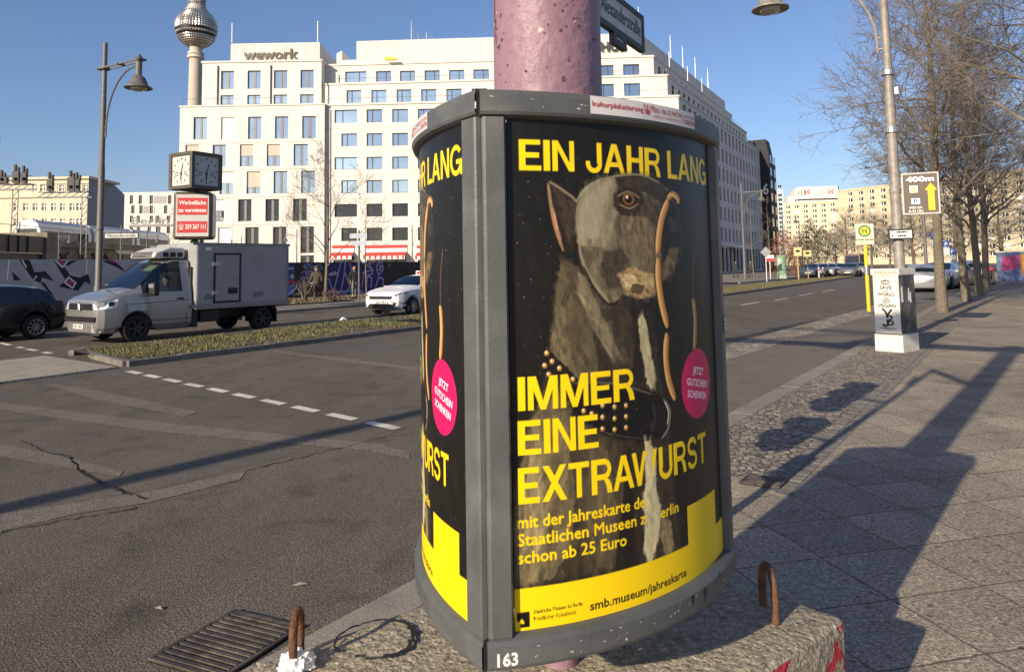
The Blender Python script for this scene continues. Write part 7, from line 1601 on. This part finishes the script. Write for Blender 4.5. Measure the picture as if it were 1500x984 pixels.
patch([(948, 644), (958, 646), (966, 680), (964, 704), (972, 740), (970, 782), (964, 800), (957, 826), (948, 806), (950, 770), (946, 735), (952, 700)], (186, 176, 136), 5, 1, 1.55, l=34, wd=5, amt=.13); patch([(974, 752), (988, 764), (992, 800), (980, 812), (974, 790)], (136, 120, 86), 4, .9, 1.5, l=20, wd=4, amt=.2)
headline("IMMER", .022, .425, .514, .579); headline("EINE", .020, .281, .598, .664); headline("EXTRAWURST", .017, .832, .688, .756)
patch([(949, 668), (956, 664), (962, 690), (964, 716), (958, 730), (952, 716)], (196, 186, 146), 5, .9, 1.5, l=26, wd=5, amt=.12)
def words(s, u0, v, h, u1=None, col=YEL, bold=.012, rot=0., center=None):
    """baseline at v, cap height h (in v)"""
    vt, tr_ = text_tris(s, 0.0); x0 = min(p[0] for p in vt); x1 = max(p[0] for p in vt); hy = h * CH; sx = hy if u1 is None else (u1 - u0) * CW / (x1 - x0); c_, s__ = math.cos(rot), math.sin(rot); V = []
    for (x, y) in vt:
        if center is None: V.append((u0 * CW + (x - x0) * sx, v * CH - y * hy))
        else:
            a, b = (x - (x0 + x1) / 2) * sx, -y * hy; V.append((center * CW + a * c_ - b * s__, v * CH + a * s__ + b * c_))
    V = np.array(V, np.float32); e = bold * hy * 1.1
    for d in ((0, 0), (e, 0), (-e, 0), (0, e), (0, -e), (e * .7, e * .7), (-e * .7, -e * .7))[:7 if e > .6 else 1]:
        for t in tr_:
            P = V[list(t)] + np.array(d, np.float32); r = pmask(P)
            if r: img[r[0]][r[1]] = col
words("mit der Jahreskarte der", .014, .801, .0225, .475, bold=.03); words("Staatlichen Museen zu Berlin", .014, .834, .0225, .618, bold=.03); words("schon ab 25 Euro", .014, .867, .0225, .374, bold=.03)
patch([(951, 728), (962, 732), (971, 745), (968, 790), (957, 825), (948, 800), (953, 770)], (190, 180, 140), 5, .95, 1.55, l=28, wd=5, amt=.13)
fillp(uvx([(0, .913), (1, .913), (1, 1.01), (0, 1.01)], False), YEL); fillp(uvx([(.672, .832), (.905, .832), (.905, .92), (.672, .92)], False), YEL)
K_ = c8(18, 16, 12)
words("smb.museum/jahreskarte", .237, .975, .0165, .652, K_, .03); words("Staatliche Museen zu Berlin", .058, .962, .0075, .212, K_, .008); words("Preußischer Kulturbesitz", .058, .975, .0075, .190, K_, .0)
fillp(uvx([(.008, .957), (.046, .957), (.046, .985), (.008, .985)], False), K_); fillp(uvx([(.006, .986), (.006, .972), (.014, .974), (.022, .968), (.030, .976), (.026, .979), (.020, .976), (.014, .986)], False), YEL)
for k in range(2):
    fillp(np.array([((.782) * CW + .119 * CW * math.cos(R(a)), .573 * CH + .0795 * CH * math.sin(R(a))) for a in range(0, 360, 6)], np.float32), c8(214, 22, 92))
WH = c8(245, 240, 240)
for s, v, wd in (("JETZT", .553, .085), ("GUTSCHEIN", .580, .165), ("SCHENKEN", .606, .15)):
    words(s, .782 - wd / 2, v, .0155, .782 + wd / 2, WH, .03, R(10), .782 + (.580 - v) * .25)
for k in range(520):
    x, y = prng.uniform(0, CW), prng.uniform(0, CH * .9); r_ = prng.uniform(.8, 2.4); dab(x, y, r_ * prng.uniform(1, 2.2), r_, prng.uniform(0, 3), c8(150, 142, 124), prng.uniform(.15, .7))
img = img.reshape(NV, 2, NU, 2, 3).mean((1, 3))
img = np.where(img <= .04045, img / 12.92, ((img + .055) / 1.055) ** 2.4).astype(np.float32)
PU = [-PO + 2 * PO * (i + .5) / NU for i in range(NU)]; PZ = [ZP1 + .006 - (ZP1 - ZP0 + .012) * (j + .5) / NV for j in range(NV)]
ph = np.array(PU); ro_ = RR_ - .020
vx = np.empty((NV, NU, 3), np.float32); vx[..., 0] = (ro_ * np.sin(ph))[None]; vx[..., 1] = -(CT + ro_ * np.cos(ph))[None]; vx[..., 2] = np.array(PZ)[:, None]
idx = np.arange(NV * NU).reshape(NV, NU); F_ = np.stack([idx[1:, :-1], idx[1:, 1:], idx[:-1, 1:], idx[:-1, :-1]], -1).reshape(-1, 4)
pme = bpy.data.meshes.new("poster"); pme.vertices.add(NV * NU); pme.vertices.foreach_set("co", vx.ravel()); pme.loops.add(F_.size); pme.loops.foreach_set("vertex_index", F_.ravel().astype(np.int32)); pme.polygons.add(len(F_)); pme.polygons.foreach_set("loop_start", np.arange(0, F_.size, 4, dtype=np.int32)); pme.polygons.foreach_set("loop_total", np.full(len(F_), 4, np.int32)); pme.polygons.foreach_set("use_smooth", np.ones(len(F_), bool)); pme.update(calc_edges=True)
at_ = pme.color_attributes.new("print", 'FLOAT_COLOR', 'POINT'); at_.data.foreach_set("color", np.concatenate([img, np.ones((NV, NU, 1), np.float32)], -1).ravel())
pmat = bpy.data.materials.new("poster_print"); pmat.use_nodes = True; n, L, b = nd(pmat); an = n.new("ShaderNodeAttribute"); an.attribute_name = "print"; L.new(an.outputs["Color"], b.inputs["Base Color"]); b.inputs["Roughness"].default_value = .42; b.inputs["Specular IOR Level"].default_value = .35
tc = n.new("ShaderNodeTexCoord"); nz = n.new("ShaderNodeTexNoise"); nz.inputs["Scale"].default_value = 9; nz.inputs["Detail"].default_value = 3; L.new(tc.outputs["Object"], nz.inputs["Vector"]); bp = n.new("ShaderNodeBump"); bp.inputs["Strength"].default_value = .06; bp.inputs["Distance"].default_value = .02; L.new(nz.outputs[0], bp.inputs["Height"]); L.new(bp.outputs[0], b.inputs["Normal"])
pme.materials.append(pmat)

# ---- frames
frame_paint = pm("column_grey_paint", (.082, .087, .087), .48, .0, var=.16, scale=4, bump=.08, bscale=120, dirt=(.17, .17, .165), dscale=7, damt=.4)
COLT = thing("poster_column", "three sided grey poster column carrying yellow lettered museum posters with a dog", "advertising column", AXC, 0)
HS = PO + .004; NP = 40
TRIM = .014
def rail(mb, prof, a0=-HALF + TRIM, a1=HALF):
    ps = [a0 + (a1 - a0) * k / NP for k in range(NP + 1)]
    for i in range(NP):
        for (z0, o0), (z1, o1) in zip(prof[:-1], prof[1:]): mb.poly([pp(ps[i], z0, o0), pp(ps[i + 1], z0, o0), pp(ps[i + 1], z1, o1), pp(ps[i], z1, o1)])
def stile(mb, prof, z0, z1):
    for (a, oa), (b_, ob) in zip(prof[:-1], prof[1:]):
        n = 14
        for k in range(n): za, zb_ = lerp(z0, z1, k / n), lerp(z0, z1, (k + 1) / n); mb.poly([pp(a, za, oa), pp(b_, za, ob), pp(b_, zb_, ob), pp(a, zb_, oa)])
def panel(k):
    pn = bpy.data.objects.new("poster_panel", None); COL.objects.link(pn); pn.parent = COLT; a = PA + k * 2 * math.pi / 3; pn.rotation_euler = (0, 0, a)
    if k == -1:      # the left panel hangs a little twisted and flatter than the front one
        a += R(5); ky = .79; pn.rotation_euler = (0, 0, a); pn.scale = (1, ky, 1); cx_, cy_ = CL / 2 - .004, -AP * ky
        pn.location = Vector((-.0765, 1.662, 0)) - AXC - Vector((math.cos(a) * cx_ - math.sin(a) * cy_, math.sin(a) * cx_ + math.cos(a) * cy_, 0))
    return pn
def frame_mesh():
    mb = MB(); q = .006 / RR_
    rail(mb, [(ZB + .01, -.06), (ZB, -.05), (ZB, -.008), (ZB + .004, .002), (ZB + .012, .006), (OB - .014, .006), (OB - .006, .0), (OB, -.010), (OB + .003, -.024)])
    rail(mb, [(OT - .003, -.024), (OT, -.010), (OT + .005, .002), (OT + .012, .006), (ZT - .016, .006), (ZT - .005, .001), (ZT, -.010), (ZT, -.05), (ZT - .01, -.06)])
    for s in (-1, 1):
        H_ = HALF if s > 0 else HALF - TRIM; pr = [(s * H_, -.07), (s * H_, -.016), (s * (H_ - q), -.004), (s * (H_ - 2 * q), 0), (s * (HS + q), 0), (s * HS, -.008), (s * (HS - .003), -.024)]
        if s > 0: pr = pr[::-1]
        stile(mb, pr, OB, OT)
        for (za, zb_) in ((ZB, OB), (OT, ZT)):
            ee = [pp(s * H_, za, -.07), pp(s * H_, za, 0), pp(s * H_, zb_, 0), pp(s * H_, zb_, -.07)]; mb.poly(ee if s < 0 else ee[::-1])
    return mb
fo = None; sticker_red = pm("sticker_red", (.42, .05, .06), .5, var=.1); stk_white = pm("sticker_white", (.60, .58, .57), .4, var=.06, dirt=(.4, .38, .36), dscale=12)
zu = lambda v: ZP1 - v * (ZP1 - ZP0); up_ = lambda u: -PO + 2 * PO * u
for k in (0, -1, 1):
    pn = panel(k); pn["label"] = ("front poster panel, facing the camera", "left poster panel, seen edge on", "rear poster panel")[(0, -1, 1).index(k)]
    if fo is None:
        fo = frame_mesh().build("frame", frame_paint, pn, True, ang=30); fm_ = fo.data
        po = bpy.data.objects.new("poster", pme); COL.objects.link(po); po.parent = pn
        mb = MB(); arc = [pp(-HALF + 2 * HALF * i / 20, ZT - .03, -.05) for i in range(21)]; mb.poly(arc + [(0, 0, ZT - .03)]); mb.poly([(x, y, ZB + .02) for x, y, z in arc] + [(0, 0, ZB + .02)]); lid = mb.build("lid", frame_paint, pn)  # unseen lids, added to keep light out of the hollow column
        mb = MB(); a0, a1 = up_(.261), up_(.757); zs0, zs1 = zu(-.021), zu(-.059)
        ps = [lerp(a0, a1, i / 24) for i in range(25)]
        for i in range(24): mb.poly([pp(ps[i], zs0, .0075), pp(ps[i + 1], zs0, .0075), pp(ps[i + 1], zs1, .0075), pp(ps[i], zs1, .0075)])
        st = mb.build("sticker", stk_white, pn, True); stm = st.data
        mb = MB(); Ls = (a1 - a0); f_ = lambda x, y: pp(x, y, .0088)
        hh = zs1 - zs0
        put_text(mb, "kulturplakatierung", f_, a0 + Ls * .012, zs0 + hh * .42, hh * .30, Ls * .40, False, .012)
        for (dx, dy, lx, ly) in ((0, .0, .5, .9), (.010, .0, .9, .95), (-.008, 0, .1, .8), (.016, -.1, 1.4, .6)): mb.poly([f_(a0 + Ls * .445 + dx, zs0 + hh * .60), f_(a0 + Ls * .445 + dx + .003, zs0 + hh * .60), f_(a0 + Ls * .445 + dx * 1.8 + .004, zs0 + hh * .9), f_(a0 + Ls * .445 + dx * 1.8, zs0 + hh * .9)])
        mb.poly([f_(a0 + Ls * .43, zs0 + hh * .36), f_(a0 + Ls * .465, zs0 + hh * .33), f_(a0 + Ls * .475, zs0 + hh * .55), f_(a0 + Ls * .445, zs0 + hh * .62), f_(a0 + Ls * .425, zs0 + hh * .55)])
        put_text(mb, "030 / 86 32 947 00", f_, a0 + Ls * .50, zs0 + hh * .50, hh * .28, Ls * .315, False, .012); put_text(mb, "WWW.KULTURPLAKATIERUNG.DE", f_, a0 + Ls * .505, zs0 + hh * .20, hh * .15, Ls * .31, False, .0)
        mb.poly([f_(a0 + Ls * .828, zs0 + hh * .12), f_(a0 + Ls * .832, zs0 + hh * .12), f_(a0 + Ls * .832, zs0 + hh * .9), f_(a0 + Ls * .828, zs0 + hh * .9)])
        put_text(mb, "ÜBERPLAKATIEREN", f_, a0 + Ls * .842, zs0 + hh * .58, hh * .16, Ls * .15, False, .0); put_text(mb, "VERBOTEN", f_, a0 + Ls * .842, zs0 + hh * .18, hh * .28, Ls * .148, False, .012)
        lt = mb.build("lettering", sticker_red, st)
        mb = MB(); na, nb = [puv(*p) for p in ((727, 968), (757, 962))]; za = .7495
        put_text(mb, "163", lambda x, y: pp(x, y, .0072), up_(na[0]), za, .0255, up_(nb[0]) - up_(na[0]), False, .035); mb.build("panel_number", pm("number_white", (.70, .70, .68), .5), pn)
        mb = MB(); e = HS + .045
        mb.poly([pp(e - .016, 1.40, .0015), pp(e + .016, 1.40, .0015), pp(e + .016, 1.455, .0015), pp(e - .016, 1.455, .0015)]); ss = mb.build("small_sticker", pm("sticker_violet", (.12, .10, .22), .5), pn); mb = MB()
        for z in (1.41, 1.422, 1.434): mb.poly([pp(e - .012, z, .0028), pp(e + .012, z, .0028), pp(e + .012, z + .006, .0028), pp(e - .012, z + .006, .0028)])
        mb.build("print_line", white_paint, ss)
        mb = MB(); rs = random.Random(4)
        for i in range(60):   # chips and scratches in the paint
            a = rs.uniform(-HALF, HALF); z = rs.choice((rs.uniform(ZB + .015, OB - .02), rs.uniform(ZB + .015, OB - .02), rs.uniform(OT + .015, ZT - .02))); l = rs.uniform(.002, .012); h_ = rs.uniform(.0008, .003)
            mb.poly([pp(a, z, .0066), pp(a + l, z + rs.uniform(-.003, .003), .0066), pp(a + l * .9, z + h_ + rs.uniform(-.002, .002), .0066), pp(a + l * .1, z + h_, .0066)])
        for (a, z, s) in ((.12, .775, 1), (.19, .768, 1.4), (.30, .785, .8)): mb.poly([pp(a - .006 * s, z + .012 * s, .0066), pp(a + .008 * s, z + .012 * s, .0066), pp(a + .004 * s, z - .004 * s, .0066), pp(a, z - .014 * s, .0066)], 1)
        mb.build("paint_chip", [pm("chip_pale", (.40, .40, .38), .7), black_paint], pn)
    else:
        for src in (fo, po, lid):
            c = src.copy(); COL.objects.link(c); c.parent = pn
            if src is po and k == -1: c.rotation_euler = (0, 0, .022); c.location = Vector((0, -CT, 0)) - Matrix.Rotation(.022, 3, 'Z') @ Vector((0, -CT, 0))
        c = st.copy(); COL.objects.link(c); c.parent = pn; c2 = lt.copy(); COL.objects.link(c2); c2.parent = c

# ---- pink pillar with the overhead pipe it carries
pink = pm("pink_pipe_paint", (.255, .148, .185), .5, var=.14, scale=3.5, bump=.35, bscale=28, dirt=(.22, .14, .18), dscale=3, damt=.5, coat=.15)
PIL = thing("pink_pillar", "thick pink painted pipe pillar rising out of the poster column", "pillar", AXC)
mb = MB(); mb.lathe([(.05, .50), (.05, .745), (.158, .75), (.158, 5.2), (.17, 5.25), (.17, 5.75), (.0, 5.75)], 64); po_ = mb.build("shaft", pink, PIL, True)
pd = Vector((.77, -.64, 0)); mb = MB(); mb.tube([(-pd * 16) + Vector((0, 0, 5.5)), (pd * 14) + Vector((0, 0, 5.5))], .165, 28); mb.tube([(pd * 1.5) + Vector((0, 0, 5.5)), pd * 1.56 + Vector((0, 0, 5.5))], .21, 28); mb.tube([(-pd * 1.5) + Vector((0, 0, 5.5)), -pd * 1.56 + Vector((0, 0, 5.5))], .21, 28); mb.build("overhead_pipe", pink, PIL, True)
mb = MB(); rs = random.Random(9)
def on_p(a, z, d=.1592): return (d * math.sin(a), -d * math.cos(a), z)
for i in range(120):   # flaked paint
    a = rs.uniform(-1.3, 1.3); z = rs.uniform(2.02, 2.6); s = rs.uniform(.0015, .006) * (1.8 if i % 11 == 0 else 1); k = rs.randint(4, 6)
    mb.poly([on_p(a + s / .158 * math.cos(6.28 * j / k) * rs.uniform(.5, 1.2), z + 1.2 * s * math.sin(6.28 * j / k) * rs.uniform(.5, 1.2)) for j in range(k)], 0 if rs.random() < .8 else 1)
for i in range(9): a = -1.28 + rs.uniform(-.05, .05); z = 2.24 + i * .022; mb.poly([on_p(a, z), on_p(a + .03, z), on_p(a + .035, z + .026), on_p(a + .005, z + .03)], 0)
mb.build("paint_flake", [pm("flake_dark", (.10, .05, .06), .9, var=.3), pm("flake_pale", (.62, .45, .45), .8, var=.2)], PIL)

# ---- concrete block with lifting loops
BA = R(40); BC = rd(0, 0); BC = Vector((.0964, 2.226, 0)); BH, BLn, BW = .52, 1.56, .965
blk = thing("concrete_block", "worn concrete foundation block with red marks under the poster column", "concrete block", BC, BA)
bm = bmesh.new(); bmesh.ops.create_cube(bm, size=1)
for v in bm.verts: v.co = Vector((v.co.x * BLn, v.co.y * BW, (v.co.z + .5) * BH))
bmesh.ops.bevel(bm, geom=[e for e in bm.edges if all(v.co.z > .1 for v in e.verts) or abs(e.verts[0].co.z - e.verts[1].co.z) > .1], offset=.035, segments=3, profile=.6, affect='EDGES')
bmesh.ops.subdivide_edges(bm, edges=bm.edges, cuts=14, use_grid_fill=True)
from mathutils import noise as mnoise
bm.normal_update()
for v in bm.verts:
    q = v.co * 9; nn = mnoise.noise(q) * .006 + mnoise.noise(q * 4) * .003
    edge = (abs(abs(v.co.x) - BLn / 2) < .05) + (abs(abs(v.co.y) - BW / 2) < .05) + (v.co.z > BH - .05)
    if edge >= 2: nn -= .010 * max(0, mnoise.noise(v.co * 16 + Vector((3, 1, 7)))) + .004
    v.co += v.normal * nn * .8
me = bpy.data.meshes.new("block_body"); bm.to_mesh(me); bm.free(); me.polygons.foreach_set("use_smooth", [True] * len(me.polygons)); me.set_sharp_from_angle(angle=R(50))
cm, c, bp, n3, tc, mul = ground_mat("block_concrete", .30, .28, 40, .3, .8, 55, (1.16, 1.0, .74), stain=.5, grain=150, gamt=.35); n, L, b = nd(cm)
sx = n.new("ShaderNodeSeparateXYZ"); L.new(tc.outputs["Object"], sx.inputs[0])
def mth(op, a, b_=None, v=None):
    q = n.new("ShaderNodeMath"); q.operation = op; L.new(a, q.inputs[0])
    if b_ is not None: L.new(b_, q.inputs[1])
    elif v is not None: q.inputs[1].default_value = v
    return q.outputs[0]
dg = mth('FRACT', mth('MULTIPLY', mth('ADD', mth('SUBTRACT', sx.outputs[0], sx.outputs[1]), mth('MULTIPLY', sx.outputs[2], v=-1.0)), v=2.3)); st_ = mth('GREATER_THAN', dg, v=.58)
nz = n.new("ShaderNodeTexNoise"); nz.inputs["Scale"].default_value = 9; nz.inputs["Detail"].default_value = 6; L.new(tc.outputs["Object"], nz.inputs["Vector"]); wr = mth('GREATER_THAN', nz.outputs[0], v=.47)
sn = n.new("ShaderNodeSeparateXYZ"); L.new(tc.outputs["Normal"], sn.inputs[0]); sid = mth('LESS_THAN', sn.outputs[2], v=.35)
mk = mth('MULTIPLY', mth('MULTIPLY', st_, wr), sid); mx = n.new("ShaderNodeMix"); mx.data_type = 'RGBA'; L.new(mk, mx.inputs[0]); L.new(c, mx.inputs[6]); mx.inputs[7].default_value = (.45, .035, .055, 1); L.new(mx.outputs[2], b.inputs["Base Color"])
me.materials.append(cm); bo = bpy.data.objects.new("block_body", me); COL.objects.link(bo); bo.parent = blk
rust_m = pm("rusty_iron", (.13, .062, .036), .8, .3, var=.45, scale=22, bump=.5, bscale=90, dirt=(.20, .17, .14), dscale=12, damt=.6)
inv = (Matrix.Translation(BC) @ Matrix.Rotation(BA, 4, 'Z')).inverted()
for (p0, p1, hh) in (((429, 983), (440, 958), .135), ((1118, 887), (1137, 914), .145)):
    a = inv @ Vector((*G(*p0, BH), BH - .04)); b_ = inv @ Vector((*G(*p1, BH), BH - .04)); md_ = (a + b_) / 2; d_ = (b_ - a); w2 = max(.085, d_.length); d_.normalize(); a = md_ - d_ * w2 / 2; b_ = md_ + d_ * w2 / 2; zt_ = BH + hh; rr = w2 / 2
    pts = [a, Vector((a.x, a.y, zt_ - rr))] + [Vector((md_.x, md_.y, zt_ - rr)) - d_ * rr * math.cos(R(q)) + Vector((0, 0, rr * math.sin(R(q)))) for q in range(20, 180, 20)] + [Vector((b_.x, b_.y, zt_ - rr)), b_]
    mb = MB(); mb.tube(pts, .0118, 10); mb.build("lifting_loop", rust_m, blk, True)
mb = MB(); cc = inv @ Vector((*G(551, 938, BH), BH)); rs = random.Random(6); ring_pts = []
for k in range(40):
    a = 2 * math.pi * k / 40; r_ = .112 * (1 + rs.uniform(-.05, .05) + .05 * math.sin(3 * a)); ring_pts.append((a, r_))
for k in range(40):
    if k in (20, 21, 22): continue
    (a0, r0), (a1, r1) = ring_pts[k], ring_pts[(k + 1) % 40]; w_ = rs.uniform(.002, .007) if k < 28 else rs.uniform(.005, .012)
    mb.poly([(cc.x + (r0 - w_) * math.cos(a0), cc.y + (r0 - w_) * math.sin(a0), BH + .0075), (cc.x + (r0 + w_) * math.cos(a0), cc.y + (r0 + w_) * math.sin(a0), BH + .0075), (cc.x + (r1 + w_) * math.cos(a1), cc.y + (r1 + w_) * math.sin(a1), BH + .0075), (cc.x + (r1 - w_) * math.cos(a1), cc.y + (r1 - w_) * math.sin(a1), BH + .0075)])
mb.build("round_crack", pm("crack_black", (.016, .014, .012), .9), blk)
# crumpled tissue by the left loop
tp = Vector((*G(434, 979, BH), BH)); t = thing("tissue", "crumpled white tissue at the foot of the left rusty loop", "tissue", tp); bm = bmesh.new(); bmesh.ops.create_icosphere(bm, subdivisions=4, radius=.045)
for v in bm.verts:
    q = v.co * 55; v.co = v.co * (1 + .40 * mnoise.noise(q) + .28 * mnoise.noise(q * 2.3)); v.co.z = v.co.z * .55 + .016
me = bpy.data.meshes.new("paper"); bm.to_mesh(me); bm.free(); me.materials.append(pm("tissue_white", (.80, .80, .80), .8, var=.04)); o = bpy.data.objects.new("paper", me); COL.objects.link(o); o.parent = t
# ---- gully grates
def grate(name, label, c, rz, lx, ly, n, z):
    t = thing(name, label, "drain grate", (c[0], c[1], z), rz); iron = pm("cast_iron", (.075, .062, .052), .6, .4, var=.45, scale=12, bump=.4, bscale=60, dirt=(.16, .13, .10), dscale=6, damt=.7)
    mb = MB(); mb.box((0, 0, .003), (lx + .05, ly + .05, .006)); mb.build("pit_shade_plate", pm("pit_shade_black", (.008, .008, .008), .9), t); mb = MB()  # flat black plate on the road, the pit's shade put into its colour
    for s in (-1, 1): mb.box((s * (lx / 2 + .012), 0, .011), (.024, ly + .05, .014)); mb.box((0, s * (ly / 2 + .012), .0108), (lx, .024, .013))
    for k in range(n): mb.box((0, -ly / 2 + ly * (k + .5) / n, .0135), (lx - .002, ly / n * .62, .012))
    mb.build("grating", iron, t, bevel=.003); return t
grate("drain_grate", "large rusty street drain grate in the asphalt beside the concrete block", (-1.335, 3.545), R(-25), .39, .46, 12, ZR)
grate("drain_grate", "small drain grate in the shadowed corner paving right of the column", G(1119, 706), -SA, .24, .20, 5, 0.0)
# bits of grit and litter around the block
for (px, py, l, s) in ((232, 893, "pale leaf scrap left of the drain grate", .03), (440, 858, "pale leaf scrap on the asphalt above the drain grate", .045), (298, 897, "tiny pale scrap just above the drain grate", .02)):
    t = thing("leaf", l, "leaf", (*G(px, py, ZR), ZR + .006), px); mb = MB(); mb.add([(-s, 0, 0), (-s * .2, -s * .35, .006), (s, 0, .002), (0, s * .35, .012)], [(0, 1, 3), (1, 2, 3)]); mb.build("blade", pm("leaf_pale", (.35, .29, .22), .8, var=.2), t)
